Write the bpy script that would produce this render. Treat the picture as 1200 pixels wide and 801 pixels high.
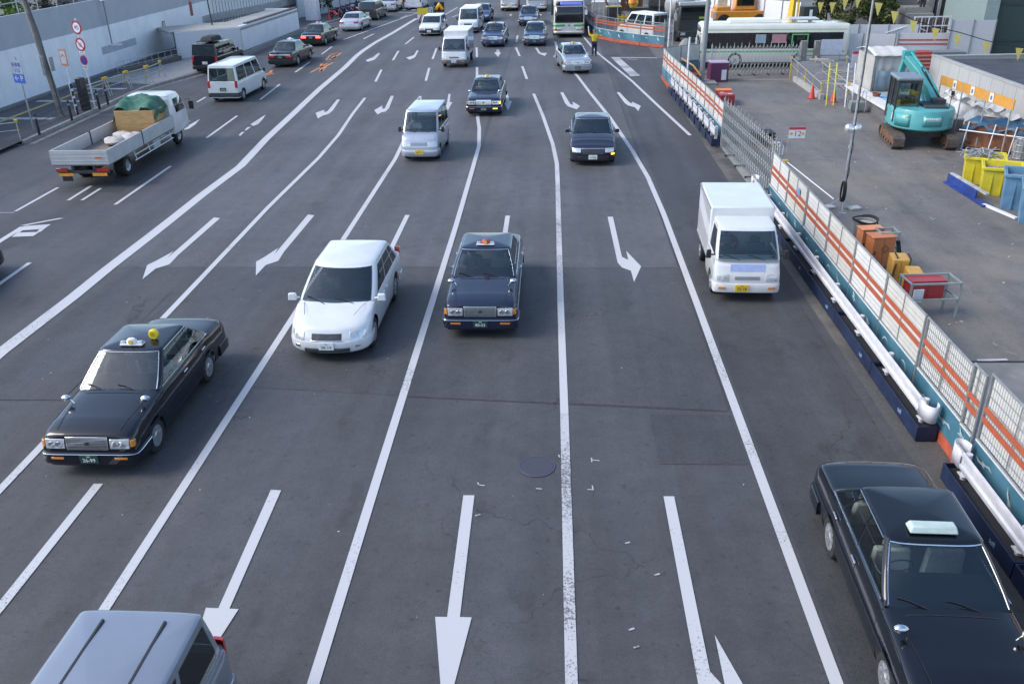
import bpy, bmesh, math, random
from mathutils import Vector, Matrix
random.seed(7)
PI = math.pi
sc = bpy.context.scene
for o in list(bpy.data.objects): bpy.data.objects.remove(o)
C = sc.collection

# ---------------------------------------------------------------- camera
F_PX, PITCH, ROLL, YAW, CAM_H = 1017.04, 0.455996, 0.019734, 0.0509466, 8.72606
_F = Vector((-math.sin(YAW)*math.cos(PITCH), math.cos(YAW)*math.cos(PITCH), -math.sin(PITCH)))
_R = Vector((math.cos(YAW), math.sin(YAW), 0)); _D = _F.cross(_R)
_R2 = math.cos(ROLL)*_R + math.sin(ROLL)*_D; _D2 = -math.sin(ROLL)*_R + math.cos(ROLL)*_D
cd = bpy.data.cameras.new('camera'); cam = bpy.data.objects.new('camera', cd); C.objects.link(cam)
cd.sensor_width = 36; cd.lens = F_PX/1200*36; cd.clip_end = 3000; cd.clip_start = .1
m = Matrix((( _R2.x, -_D2.x, -_F.x, 0), (_R2.y, -_D2.y, -_F.y, 0), (_R2.z, -_D2.z, -_F.z, CAM_H), (0, 0, 0, 1)))
cam.matrix_world = m
sc.camera = cam
sc.render.resolution_x = 1024; sc.render.resolution_y = 683

# ---------------------------------------------------------------- light
SUN_EL, SUN_AZ = math.radians(42), math.radians(-96)   # azimuth from +Y towards +X
w = bpy.data.worlds.new('World'); sc.world = w; w.use_nodes = True
nt = w.node_tree; bg = nt.nodes['Background']
sky = nt.nodes.new('ShaderNodeTexSky'); sky.sky_type = 'NISHITA'; sky.sun_disc = False
sky.sun_elevation = SUN_EL; sky.sun_rotation = SUN_AZ; sky.air_density = 1.0; sky.dust_density = 1.3; sky.ozone_density = .8
nt.links.new(sky.outputs[0], bg.inputs[0]); bg.inputs[1].default_value = 0.14
sd = bpy.data.lights.new('sun', 'SUN'); sd.energy = 1.2; sd.angle = math.radians(28); sd.color = (1, .955, .90)
so = bpy.data.objects.new('sun', sd); C.objects.link(so)
sdir = Vector((math.sin(SUN_AZ)*math.cos(SUN_EL), math.cos(SUN_AZ)*math.cos(SUN_EL), math.sin(SUN_EL)))
so.rotation_euler = sdir.to_track_quat('Z', 'Y').to_euler(); so.location = (0, 0, 40)
vs = sc.view_settings; vs.view_transform = 'Standard'; vs.look = 'None'; vs.gamma = 1; vs.use_curve_mapping = False
vs.exposure = 1.08

# ---------------------------------------------------------------- survey helpers: a sight line of the photograph meets a real plane
def ray(px, py):
    return _R2*((px-600)/F_PX) + _D2*((py-400.5)/F_PX) + _F
def G(px, py, z=0.0):
    d = ray(px, py); t = (z-CAM_H)/d.z
    return Vector((d.x*t, d.y*t, z))

# ---------------------------------------------------------------- materials
MATS = {}
def M(name, col, rough=.6, metal=0, var=.12, scale=6, bump=0, coat=0, emit=0, spec=.5, stretch=None, col2=None, detail=5, thr=None):
    if name in MATS: return MATS[name]
    m = bpy.data.materials.new(name); m.use_nodes = True; t = m.node_tree; n = t.nodes; l = t.links
    b = n['Principled BSDF']
    tc = n.new('ShaderNodeTexCoord'); no = n.new('ShaderNodeTexNoise'); no.inputs['Scale'].default_value = scale; no.inputs['Detail'].default_value = detail
    src = tc.outputs['Object']
    if stretch:
        mp = n.new('ShaderNodeMapping'); mp.inputs['Scale'].default_value = stretch; l.new(src, mp.inputs[0]); src = mp.outputs[0]
    l.new(src, no.inputs['Vector'])
    cr = n.new('ShaderNodeValToRGB'); e = cr.color_ramp.elements
    lo, hi = thr if thr else (.3, .7)
    e[0].position = lo; e[1].position = hi
    c2 = col2 if col2 else tuple(min(1, c*(1+var)) for c in col)
    e[0].color = (*[c*(1-var) for c in col], 1) if not col2 else (*col, 1)
    e[1].color = (*c2, 1)
    l.new(no.outputs['Fac'], cr.inputs[0]); l.new(cr.outputs[0], b.inputs['Base Color'])
    b.inputs['Roughness'].default_value = rough; b.inputs['Metallic'].default_value = metal
    b.inputs['Specular IOR Level'].default_value = spec
    if coat: b.inputs['Coat Weight'].default_value = coat; b.inputs['Coat Roughness'].default_value = .04
    if emit: b.inputs['Emission Color'].default_value = (*col, 1); b.inputs['Emission Strength'].default_value = emit
    if bump:
        bp = n.new('ShaderNodeBump'); bp.inputs['Strength'].default_value = bump; bp.inputs['Distance'].default_value = .01
        l.new(no.outputs['Fac'], bp.inputs['Height']); l.new(bp.outputs[0], b.inputs['Normal'])
    MATS[name] = m; return m

def glass_mat(name, tint=.45, col=(.8, .9, .88)):
    if name in MATS: return MATS[name]
    m = bpy.data.materials.new(name); m.use_nodes = True; t = m.node_tree; n = t.nodes; l = t.links
    n.remove(n['Principled BSDF'])
    tr = n.new('ShaderNodeBsdfTransparent'); tr.inputs[0].default_value = (*[c*tint for c in col], 1)
    gl = n.new('ShaderNodeBsdfGlossy'); gl.inputs[0].default_value = (.84, .95, 1, 1); gl.inputs['Roughness'].default_value = .03
    no = n.new('ShaderNodeTexNoise'); no.inputs['Scale'].default_value = 2.5
    mr = n.new('ShaderNodeMapRange'); mr.inputs[3].default_value = .0; mr.inputs[4].default_value = .02
    l.new(no.outputs['Fac'], mr.inputs[0]); l.new(mr.outputs[0], gl.inputs['Roughness'])
    fr = n.new('ShaderNodeFresnel'); fr.inputs[0].default_value = 1.9
    mx = n.new('ShaderNodeMixShader'); l.new(fr.outputs[0], mx.inputs[0]); l.new(tr.outputs[0], mx.inputs[1]); l.new(gl.outputs[0], mx.inputs[2])
    l.new(mx.outputs[0], n['Material Output'].inputs[0])
    MATS[name] = m; return m

# ---------------------------------------------------------------- mesh builder
class MB:
    def __init__(s): s.v = []; s.f = []
    def add(s, vs, fs, T=None):
        k = len(s.v)
        s.v += [(T @ Vector(p)) if T else Vector(p) for p in vs]; s.f += [[i+k for i in f] for f in fs]; return s
    def box(s, c, d, rz=0, T=None, top=None):
        x, y, z = d[0]/2, d[1]/2, d[2]/2; tx, ty = (top if top else (1, 1))
        vs = [(-x,-y,-z),(x,-y,-z),(x,y,-z),(-x,y,-z),(-x*tx,-y*ty,z),(x*tx,-y*ty,z),(x*tx,y*ty,z),(-x*tx,y*ty,z)]
        R = Matrix.Translation(Vector(c)) @ Matrix.Rotation(rz, 4, 'Z')
        if T: R = T @ R
        return s.add(vs, [(3,2,1,0),(4,5,6,7),(0,1,5,4),(1,2,6,5),(2,3,7,6),(3,0,4,7)], R)
    def b2(s, x0, x1, y0, y1, z0, z1, T=None):
        return s.box(((x0+x1)/2,(y0+y1)/2,(z0+z1)/2), (abs(x1-x0),abs(y1-y0),abs(z1-z0)), T=T)
    def tube(s, pts, r, n=8, caps=True, T=None):
        pts = [Vector(p) for p in pts]; rs = r if isinstance(r, (list, tuple)) else [r]*len(pts)
        vs = []; fs = []
        up = Vector((0, 0, 1))
        prev = None
        for i, p in enumerate(pts):
            d = (pts[min(i+1, len(pts)-1)]-pts[max(i-1, 0)]).normalized()
            if prev is None:
                a = d.cross(up) if abs(d.z) < .95 else d.cross(Vector((0, 1, 0)))
            else: a = prev-d*prev.dot(d)
            a.normalize(); b = d.cross(a); prev = a
            for k in range(n):
                t = 2*PI*k/n; vs.append(p+(a*math.cos(t)+b*math.sin(t))*rs[i])
        for i in range(len(pts)-1):
            for k in range(n):
                k2 = (k+1) % n; fs.append((i*n+k, i*n+k2, (i+1)*n+k2, (i+1)*n+k))
        if caps: fs.append(tuple(range(n-1, -1, -1))); fs.append(tuple((len(pts)-1)*n+k for k in range(n)))
        return s.add(vs, fs, T)
    def lathe(s, prof, n=24, T=None, a0=0, a1=2*PI):
        vs = []; fs = []; m = len(prof); full = abs(a1-a0-2*PI) < 1e-6; N = n if full else n+1
        for k in range(N):
            t = a0+(a1-a0)*k/n
            for (r, z) in prof: vs.append((r*math.cos(t), r*math.sin(t), z))
        for k in range(n):
            k2 = (k+1) % N
            for i in range(m-1): fs.append((k*m+i, k2*m+i, k2*m+i+1, k*m+i+1))
        return s.add(vs, fs, T)
    def poly(s, pts, z0, z1, T=None):           # prism from plan polygon
        n = len(pts)
        vs = [(p[0], p[1], z0) for p in pts]+[(p[0], p[1], z1) for p in pts]
        fs = [tuple(range(n-1, -1, -1)), tuple(range(n, 2*n))]+[(i, (i+1) % n, (i+1) % n+n, i+n) for i in range(n)]
        return s.add(vs, fs, T)
    def sheet(s, pts, T=None):
        return s.add(pts, [tuple(range(len(pts)))], T)
    def grid(s, P, T=None, closed=False):        # P[i][j]
        a, b = len(P), len(P[0]); vs = [p for r in P for p in r]; fs = []
        for i in range(a-1):
            for j in range(b if closed else b-1):
                j2 = (j+1) % b; fs.append((i*b+j, i*b+j2, (i+1)*b+j2, (i+1)*b+j))
        return s.add(vs, fs, T)
    def build(s, name, mat, parent=None, smooth=35, bevel=0, loc=None, rz=0, fix=True, solid=0):
        me = bpy.data.meshes.new(name); me.from_pydata([tuple(v) for v in s.v], [], s.f)
        bm = bmesh.new(); bm.from_mesh(me); bmesh.ops.remove_doubles(bm, verts=bm.verts, dist=1e-5)
        if fix: bmesh.ops.recalc_face_normals(bm, faces=bm.faces)
        bm.to_mesh(me); bm.free()
        me.materials.append(mat)
        if smooth:
            me.polygons.foreach_set('use_smooth', [True]*len(me.polygons)); me.set_sharp_from_angle(angle=math.radians(smooth))
        o = bpy.data.objects.new(name, me); C.objects.link(o)
        if parent: o.parent = parent
        if loc is not None: o.location = loc
        o.rotation_euler.z = rz
        if solid:
            so_ = o.modifiers.new('solid', 'SOLIDIFY'); so_.thickness = solid; so_.offset = 0
        if bevel:
            bv = o.modifiers.new('bevel', 'BEVEL'); bv.width = bevel; bv.segments = 2; bv.limit_method = 'ANGLE'; bv.angle_limit = math.radians(40); bv.harden_normals = False
        return o

def tag(o, label=None, cat=None, group=None, kind=None):
    if label: o['label'] = label
    if cat: o['category'] = cat
    if group: o['group'] = group
    if kind: o['kind'] = kind
    return o
def thing(name, label, cat, loc=(0, 0, 0), rz=0, group=None):
    o = bpy.data.objects.new(name, None); C.objects.link(o); o.empty_display_size = .2
    o.location = loc; o.rotation_euler = (0, 0, rz); return tag(o, label, cat, group)
def copy_tree(o, parent=None):
    c = o.copy(); C.objects.link(c)
    if parent: c.parent = parent
    for ch in list(o.children): copy_tree(ch, c)
    return c
def dup(root, loc, rz=0, label=None):
    c = copy_tree(root); c.location = loc; c.rotation_euler = (0, 0, rz)
    if label: c['label'] = label
    return c
def struct(o): o['kind'] = 'structure'; return o
def text(body, size, mat, name='lettering', parent=None, T=None, depth=.002, align='CENTER'):
    cu = bpy.data.curves.new(name, 'FONT'); cu.body = body; cu.size = size; cu.extrude = depth; cu.align_x = align; cu.align_y = 'CENTER'
    tmp = bpy.data.objects.new('tmp', cu); C.objects.link(tmp)
    bpy.context.view_layer.update()
    dg = bpy.context.evaluated_depsgraph_get(); me = bpy.data.meshes.new_from_object(tmp.evaluated_get(dg))
    bpy.data.objects.remove(tmp); bpy.data.curves.remove(cu)
    if T: me.transform(T)
    me.materials.clear(); me.materials.append(mat)
    o = bpy.data.objects.new(name, me); C.objects.link(o)
    if parent: o.parent = parent
    return o
def frame_T(origin, xdir, ydir):
    x = Vector(xdir).normalized(); y = Vector(ydir); y = (y-x*y.dot(x)).normalized(); z = x.cross(y)
    m = Matrix(((x.x, y.x, z.x, origin[0]), (x.y, y.y, z.y, origin[1]), (x.z, y.z, z.z, origin[2]), (0, 0, 0, 1))); return m

white_paint = lambda: M('painted white metal', (.72, .73, .75), .4, var=.06, scale=3)
steel = lambda: M('galvanised steel', (.42, .44, .46), .45, metal=.6, var=.2, scale=9)
dark_steel = lambda: M('dark steel', (.06, .065, .07), .5, metal=.4, var=.3, scale=9)
black_plastic = lambda: M('black plastic', (.018, .018, .02), .55, var=.25, scale=14)
rubber = lambda: M('tyre rubber', (.022, .022, .023), .85, var=.25, scale=12)
chrome = lambda: M('chrome', (.75, .76, .78), .12, metal=1, var=.03)
# ================================================================ ground, road and its paint
def asphalt(name, base, lane=True, tint=(.99, .99, 1.05), dirt=0):
    m = bpy.data.materials.new(name); m.use_nodes = True; t = m.node_tree; n = t.nodes; l = t.links; b = n['Principled BSDF']
    tc = n.new('ShaderNodeTexCoord')
    def noise(scale, det=4, st=None, rough=.55):
        mp = n.new('ShaderNodeMapping'); mp.inputs['Scale'].default_value = st or (1, 1, 1); l.new(tc.outputs['Object'], mp.inputs[0])
        x = n.new('ShaderNodeTexNoise'); x.inputs['Scale'].default_value = scale; x.inputs['Detail'].default_value = det; x.inputs['Roughness'].default_value = rough
        l.new(mp.outputs[0], x.inputs['Vector']); return x.outputs['Fac']
    def rng(f, a, b_, lo=.3, hi=.7):
        r = n.new('ShaderNodeMapRange'); r.inputs[1].default_value = lo; r.inputs[2].default_value = hi; r.inputs[3].default_value = a; r.inputs[4].default_value = b_; l.new(f, r.inputs[0]); return r.outputs[0]
    def mul(a, b_):
        x = n.new('ShaderNodeMath'); x.operation = 'MULTIPLY'; l.new(a, x.inputs[0]); l.new(b_, x.inputs[1]); return x.outputs[0]
    f = rng(noise(.22, 5), .82, 1.18)
    f = mul(f, rng(noise(1.0, 4, (1.0, .04, 1)), .80, 1.17))        # wheel tracks run along the lanes
    f = mul(f, rng(noise(2.2, 6, rough=.7), .87, 1.13)); f = mul(f, rng(noise(13, 4, rough=.7), .88, 1.12))
    f = mul(f, rng(noise(60, 2, rough=.8), .62, 1.42))               # aggregate
    f = mul(f, rng(noise(7, 3), 1.0, .66, .62, .72)); f = mul(f, rng(noise(1.3, 4, (1, .55, 1)), 1.0, .8, .60, .68))                # dark spots
    vo = n.new('ShaderNodeTexVoronoi'); vo.inputs['Scale'].default_value = 26; l.new(tc.outputs['Object'], vo.inputs['Vector'])
    f = mul(f, rng(vo.outputs['Distance'], 1.9, 1.0, .04, .09))     # pale stones
    # sparse cracks
    ve = n.new('ShaderNodeTexVoronoi'); ve.feature = 'DISTANCE_TO_EDGE'; ve.inputs['Scale'].default_value = .33
    wn = n.new('ShaderNodeTexNoise'); wn.inputs['Scale'].default_value = 1.6; wn.inputs['Detail'].default_value = 6; l.new(tc.outputs['Object'], wn.inputs['Vector'])
    va = n.new('ShaderNodeVectorMath'); va.operation = 'MULTIPLY_ADD'; va.inputs[1].default_value = (1.3, 1.3, 0); l.new(wn.outputs['Color'], va.inputs[0]); l.new(tc.outputs['Object'], va.inputs[2]); l.new(va.outputs[0], ve.inputs['Vector'])
    ck = rng(ve.outputs['Distance'], 1, 0, .0015, .004); msk = rng(noise(.16, 2), 0, 1, .46, .53); ck = mul(ck, msk)
    ck = rng(ck, 1, .6, 0, 1)
    f = mul(f, ck)
    mx = n.new('ShaderNodeVectorMath'); mx.operation = 'SCALE'; mx.inputs[0].default_value = [base*q for q in tint]; l.new(f, mx.inputs['Scale'])
    if dirt:
        md = n.new('ShaderNodeMix'); md.data_type = 'RGBA'; l.new(mul(rng(noise(.35, 7, (1, .7, 1), .65), 0, dirt, .48, .66), rng(noise(9, 3), .7, 1.2)), md.inputs['Factor']); l.new(mx.outputs[0], md.inputs['A']); md.inputs['B'].default_value = (.235, .20, .16, 1); l.new(md.outputs['Result'], b.inputs['Base Color'])
    else: l.new(mx.outputs[0], b.inputs['Base Color'])
    b.inputs['Specular IOR Level'].default_value = .4
    l.new(rng(noise(.5, 3, (1, .15, 1)), .52, .72), b.inputs['Roughness'])
    bp = n.new('ShaderNodeBump'); bp.inputs['Strength'].default_value = .35; bp.inputs['Distance'].default_value = .006
    l.new(noise(70, 2), bp.inputs['Height']); l.new(bp.outputs[0], b.inputs['Normal'])
    return m
AS = asphalt('road asphalt', .068); AS_D = asphalt('fresh dark asphalt', .054); AS_L = asphalt('pale asphalt with far sheen', .087)  # AS_L: paler surface beyond the seam, distant sheen put into its colour
AS_SITE = asphalt('yard asphalt', .135, tint=(1.08, 1, .95), dirt=.75); AS_WALK = asphalt('pavement asphalt', .066)
def flat(name, pts, z, mat, kind='structure'):
    o = MB().sheet([(p[0], p[1], z) for p in pts]).build(name, mat, smooth=0); o['kind'] = kind; return o
def rect(name, x0, x1, y0, y1, z, mat): return flat(name, [(x0, y0), (x1, y0), (x1, y1), (x0, y1)], z, mat)

rect('ground', -900, 900, -300, 1500, -.02, M('distant ground', (.12, .12, .12), .9, scale=.05, var=.3))
rect('road', -23.4, 6.95, -30, 400, 0.0, AS)
rect('road_side_street', 6.95, 60, 55.5, 61.0, 0.0, AS)
# re-laid strips of different age; the pale far pair also carries painted sheen
rect('asphalt_patch', 3.75, 6.9, -20, 53.5, .004, AS_D)
rect('asphalt_patch', -12.3, -3.05, 22.5, 110, .004, AS_L)
rect('asphalt_patch', -2.9, 3.45, 22.4, 110, .004, AS_L)
flat('asphalt_patch', [(-11.8, 15.9), (-6.3, 15.6), (-2.9, 15.25), (3.45, 14.75), (3.45, 22.4), (-11.8, 22.5)], .004, asphalt('patch asphalt', .062))
flat('asphalt_patch', [(.5, 15.0), (2.5, 14.85), (2.5, 22.4), (.5, 22.4)], .006, asphalt('older patch asphalt', .066))
rect('asphalt_patch', 1.9, 3.45, 12.9, 14.6, .006, asphalt('small patch asphalt', .057))
rect('asphalt_patch', -18.5, -15.6, 30, 62, .004, AS_D)
rect('asphalt_patch', -12.1, -10.0, 15.0, 20.6, .009, asphalt('left patch asphalt', .060))

PAINT = None
def road_paint(name, col, wear=.45):
    m = bpy.data.materials.new(name); m.use_nodes = True; t = m.node_tree; n = t.nodes; l = t.links; b = n['Principled BSDF']
    tc = n.new('ShaderNodeTexCoord')
    a = n.new('ShaderNodeTexNoise'); a.inputs['Scale'].default_value = 26; a.inputs['Detail'].default_value = 6; a.inputs['Roughness'].default_value = .75; l.new(tc.outputs['Object'], a.inputs['Vector'])
    c = n.new('ShaderNodeTexNoise'); c.inputs['Scale'].default_value = .45; c.inputs['Detail'].default_value = 2; l.new(tc.outputs['Object'], c.inputs['Vector'])
    ad = n.new('ShaderNodeMath'); ad.operation = 'MULTIPLY_ADD'; ad.inputs[1].default_value = .55; l.new(c.outputs['Fac'], ad.inputs[0]); l.new(a.outputs['Fac'], ad.inputs[2])
    r = n.new('ShaderNodeValToRGB'); e = r.color_ramp.elements
    e[0].position = wear-.03+.27; e[1].position = wear+.05+.27; e[0].color = (.13, .13, .14, 1); e[1].color = (*col, 1)
    l.new(ad.outputs[0], r.inputs[0]); l.new(r.outputs[0], b.inputs['Base Color']); b.inputs['Roughness'].default_value = .55
    return m
WP = road_paint('white road paint', (.50, .50, .51), .33); WPW = road_paint('worn white road paint', (.47, .47, .48), .44); OP = road_paint('orange road paint', (.55, .2, .05), .40)
def line(name, pts, w, mat=WP, z=.012):
    """painted strip along ground points (world), square ends across the road"""
    L = []; R = []
    for i, p in enumerate(pts):
        a = Vector(pts[max(i-1, 0)]); b = Vector(pts[min(i+1, len(pts)-1)]); d = (b-a).normalized()
        if i in (0, len(pts)-1) and abs(d.y) > .5: nrm = Vector((1, 0)) if d.y > 0 else Vector((-1, 0))
        else: nrm = Vector((d.y, -d.x))
        L.append(Vector(p)-nrm*w/2); R.append(Vector(p)+nrm*w/2)
    P = [[(a.x, a.y, z), (b.x, b.y, z)] for a, b in zip(L, R)]
    o = MB().grid(P).build(name, mat, smooth=0); return struct(o)
def gline(name, px, w, mat=WP, z=.012): return line(name, [tuple(G(*p)[:2]) for p in px], w, mat, z)

# sealed seams between the laid strips
for a, b in (((-2.9, 15.22), (3.4, 14.72)), ((-2.9, 22.42), (3.4, 22.4)), ((3.47, 14.8), (3.5, 60))): line('asphalt_seam', [a, b], .018, M('seam tar', (.044, .044, .046), .7), .0075)
# solid lane lines (surveyed)
line('lane_line', [(-6.33, 3), (-6.33, 30), (-6.33, 34.5), (-6.5, 38.5), (-6.95, 44.5), (-7.1, 47.5)], .16)
line('lane_line', [(-3.02, 3), (-3.02, 26), (-3.06, 32), (-3.1, 36.5), (-3.35, 40), (-3.7, 43.2)], .16)
line('lane_line', [(.27, 3), (.25, 14.6)], .16, WPW); line('lane_line', [(.25, 14.6), (.22, 20)], .16)
line('lane_line', [(.22, 20), (.2, 31)], .16, WPW); line('lane_line', [(.2, 31), (.18, 33.6), (.02, 36.8), (-.45, 42.5), (-1.02, 48.4)], .16)
line('lane_line', [(3.58, 3), (3.6, 20), (3.6, 27), (3.52, 31.5), (3.28, 35.5), (2.75, 42), (2.05, 48.5), (1.5, 54), (.5, 62), (.2, 70)], .17)
line('road_edge_line', [(6.0, 38.2), (5.3, 45), (4.6, 52.1), (3.1, 64), (2.5, 72), (1.9, 80), (1.6, 95)], .16)
line('lane_line', [(-9.5, 3), (-9.5, 12), (-9.55, 20), (-9.62, 28), (-9.52, 34.8), (-9.62, 38.8), (-9.95, 43.5), (-10.15, 47.7)], .16)
gline('centre_line', [(-60,465),(0,413.5),(87,347),(125,316),(175,277.5),(200,258),(237,228.5),(282,195),(312,163),(340,137),(360,118),(375,104),(404,79.5),(417,66.5),(425,60),(440,50),(460,39),(488,22)], .36)
def dash(a, b, w=.15, name='lane_dash', mat=WP): return gline(name, [a, b], w, mat)
# dashes of the carriageway ahead
for a, b in [((447,82),(440,96)), ((503,80),(499,95)), ((559,79),(559,93)), ((617.5,93),(612,78)), ((467,60),(460.5,71)), ((511.5,57),(507,69.5)), ((558.5,56),(559,67.5)), ((609,66),(604.5,56)), ((605,50),(606.5,42)),
             ((493,113),(488.5,118.5)), ((485,44),(475,52)), ((540,31),(533,36)), ((537,17.5),(530,20.5)), ((569,15.5),(567.5,19)), ((505,3),(485,7))]:
    dash(a, b)
# left carriageway dashes
for a, b in [((35,308),(-12,341)), ((200,195),(135,240)), ((278,136),(242,162)), ((328,99),(305,117)), ((363,73),(346,85)), ((389,55),(377,64)), ((241,114),(231,120)),
             ((68,220),(18,248)), ((107,218),(80,235)), ((396,33),(386,38)), ((385,28),(370,34)), ((222,142),(213,146))]:
    dash(a, b, .13)
dash((490,15),(402,47), .15, 'lane_line')
dash((438,40),(426,46)); dash((477,18.5),(469,22)); dash((515,10),(518,9)); 
gline('lane_line', [(118,221),(96,235)], .12)
gline('lane_line', [(536,9),(519,19)], .15); gline('stop_line', [(467,14.6),(500,15.2)], .3)
for k in range(5): gline('zebra_stripe', [(462+k*11, 12.5), (470+k*11, 9)], .5)
# side street mouth: stop line and hatch
gline('stop_line', [(716,67.6),(770,68.2)], .22)
flat('road_hatch', [tuple(G(*p)[:2]) for p in [(716,67.5),(726,68.2),(750.5,89.2),(739,90)]], .013, WPW)
gline('road_marking', [(735,69.5),(747,70)], .12)
gline('road_marking', [(655,52.5),(681,50)], .12); gline('road_marking', [(649,66),(655,71)], .15)

# arrows -- plan shapes built from surveyed corner points
def paint_poly(name, px, mat=WP, z=.012, world=False):
    pts = [tuple(G(*p)[:2]) for p in px] if not world else px
    bm = bmesh.new(); vs = [bm.verts.new((x, y, z)) for x, y in pts]; f = bm.faces.new(vs); f.normal_update(); bmesh.ops.triangulate(bm, faces=[f])
    bmesh.ops.recalc_face_normals(bm, faces=bm.faces)
    for f in bm.faces:
        if f.normal.z < 0: f.normal_flip()
    me = bpy.data.meshes.new(name); bm.to_mesh(me); bm.free(); me.materials.append(mat)
    o = bpy.data.objects.new(name, me); C.objects.link(o); return struct(o)
def straight_arrow(xc, y_tip, y_shoulder, y_tail, w=.15, hw=.5, mat=WP, slant=0):
    s = lambda y: xc+slant*(y-y_tip)
    return paint_poly('road_arrow', [(s(y_tail)-w/2, y_tail), (s(y_shoulder)-w/2, y_shoulder), (s(y_shoulder)-hw/2, y_shoulder), (s(y_tip), y_tip), (s(y_shoulder)+hw/2, y_shoulder), (s(y_shoulder)+w/2, y_shoulder), (s(y_tail)+w/2, y_tail)], mat, world=True)
paint_poly('road_arrow', [(317.5,574),(329.5,574.8),(269,713.2),(279.8,713.8),(205,830),(241.5,712.2),(256,712.8)])
paint_poly('road_arrow', [(543,580.5),(556,580.5),(539,723),(552.8,723.5),(520,850),(510,722.8),(524,723)])
paint_poly('road_arrow', [(777.5,581.7),(790,581.7),(832,787),(845,801),(862,830),(846,834),(818,801)])
paint_poly('road_arrow', [(837.5,744),(870,801),(895,850),(862,850),(849,801)])
paint_poly('road_arrow', [(110,567),(121,567),(0,720),(-30,760),(-48,760),(0,704)])
# bent arrows pointing left / right
LA = [tuple(G(*p)[:2]) for p in [(250.8,255),(258,256),(208.8,299.3),(198.8,310),(182.5,315),(167,327.5),(172.5,311),(183.8,305.5),(203.8,294.5),(196,303),(200,299.5)]]
paint_poly('road_arrow', LA, world=True)
off = G(364.7, 252.2)-G(254.4, 255.5); paint_poly('road_arrow', [(x+off.x, y+off.y) for x, y in LA], world=True)
paint_poly('road_arrow', [(712,254.3),(718.3,254.3),(728.8,301.3),(736.3,305),(733.8,294.3),(751.3,312.5),(743,330.8),(739.3,317.5),(728.8,313.8),(723.8,308)])
for px in ((477.5, 252.3), (595, 253)):
    g_ = G(*px); straight_arrow(g_.x, g_.y-5.0, g_.y-3.0, g_.y, .15, .46)
def small_arrow(px): paint_poly('road_arrow', px)
small_arrow([(395,117),(398.5,117),(390,130),(385,134),(378,136),(372.5,139.5),(370,132.5),(380,129),(380,132),(384,130.5)])
small_arrow([(458,112.5),(461.5,112.8),(456,127),(452,131),(447,132),(442.5,134.5),(438.5,129.5),(448,124),(448,128),(451,127.5)])
small_arrow([(525.5,110.5),(528,110.5),(527,120),(530.2,120.2),(525,129.5),(522.5,126),(524,120)])
small_arrow([(591.5,109.5),(595,109.5),(597,118.5),(600,118.8),(595.5,130),(589.5,119),(592,118.7)])
small_arrow([(656.5,108.5),(660,108.5),(668,122),(671.5,123.5),(671,119.5),(679.5,124.5),(676,128.5),(665.5,125),(662,121)])
small_arrow([(722.5,108.5),(726,108.5),(737,120),(741,122),(740.5,119.5),(751,124.5),(748,130.5),(744,126),(736,124),(732,121)])
small_arrow([(443.5,62.5),(445.5,63),(440,69.5),(436.5,71.2),(431,72.8),(428.5,71),(433,69),(437,67.5)])
small_arrow([(488.5,59.3),(490.5,59.8),(486.5,67.5),(483,69.2),(479.5,70.3),(476,67.8),(481,66.4),(485,65)])
small_arrow([(582,58.5),(585,58.5),(585.5,61.5),(587,62),(583.8,67.2),(579,62),(581.5,61.5)])
small_arrow([(627,56.3),(629.5,56.3),(633,62),(636,62.5),(641,62.5),(638.5,66),(634,64.2),(631,63)])
small_arrow([(592,29),(593.5,29),(592.5,33),(589,35),(589,32)])
small_arrow([(596.5,18),(600,16.5),(599,19.3)]); small_arrow([(632,17),(635,17.3),(634,19)])
small_arrow([(683.5,60.5),(687,61.5),(691,64),(688.5,65.5)]); small_arrow([(687.5,67.5),(689.5,67.7),(693.5,71),(691.5,71.5)])
small_arrow([(311.5,134.5),(308,140),(303,145.5),(297,148),(293.5,146)]); small_arrow([(294.5,148.8),(288.5,153.3),(286.5,153),(290,149.5)]); small_arrow([(287,154.5),(282,159.5),(279.5,159),(283,155.3)])
small_arrow([(234.5,139.8),(229,146),(222,151),(216,152.5),(217,149.5)])
small_arrow([(393.5,41.3),(390,44),(387,45.5),(386,44.2),(388,42.7)]); 
# the barred marking and the painted bar at the left edge
gline('road_marking', [(72,256),(27,264.5)], .2)
for pp in ([(28,265.3),(60,263),(52,268.6),(22.5,270.6)], [(20,273),(47,272),(39,277),(13.5,278)], [(22.5,270.4),(27,270.2),(22.5,273.2),(18,273.4)], [(47,268.8),(52.5,268.4),(47.5,272.2),(42,272.6)]): flat('road_marking', [tuple(G(*p)[:2]) for p in pp], .013, WP)
gline('road_marking', [(27,266),(-5,286)], .2)
gline('lane_line', [(-5,249.6),(17,249.4)], .05)
# orange turn-marks painted on the left carriageway
def orange(px, w=.16): gline('orange_road_mark', px, w, OP)
orange([(376,84.5),(382,78),(390,73.8),(397,73),(401,62.5)][:4], .2); orange([(364,85.5),(384,74.5)], .16); orange([(384,63.5),(401,62)], .2); orange([(382.5,71.5),(390,69),(400,62.5)], .15); orange([(390,69.5),(392,66)], .25)
orange([(382,70.8),(387,65),(396,62)], .14); orange([(305,89),(317,85.5),(318,82.5)], .2); orange([(307,90),(321,86)], .15); orange([(376,84),(377,75)], .2)
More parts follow.
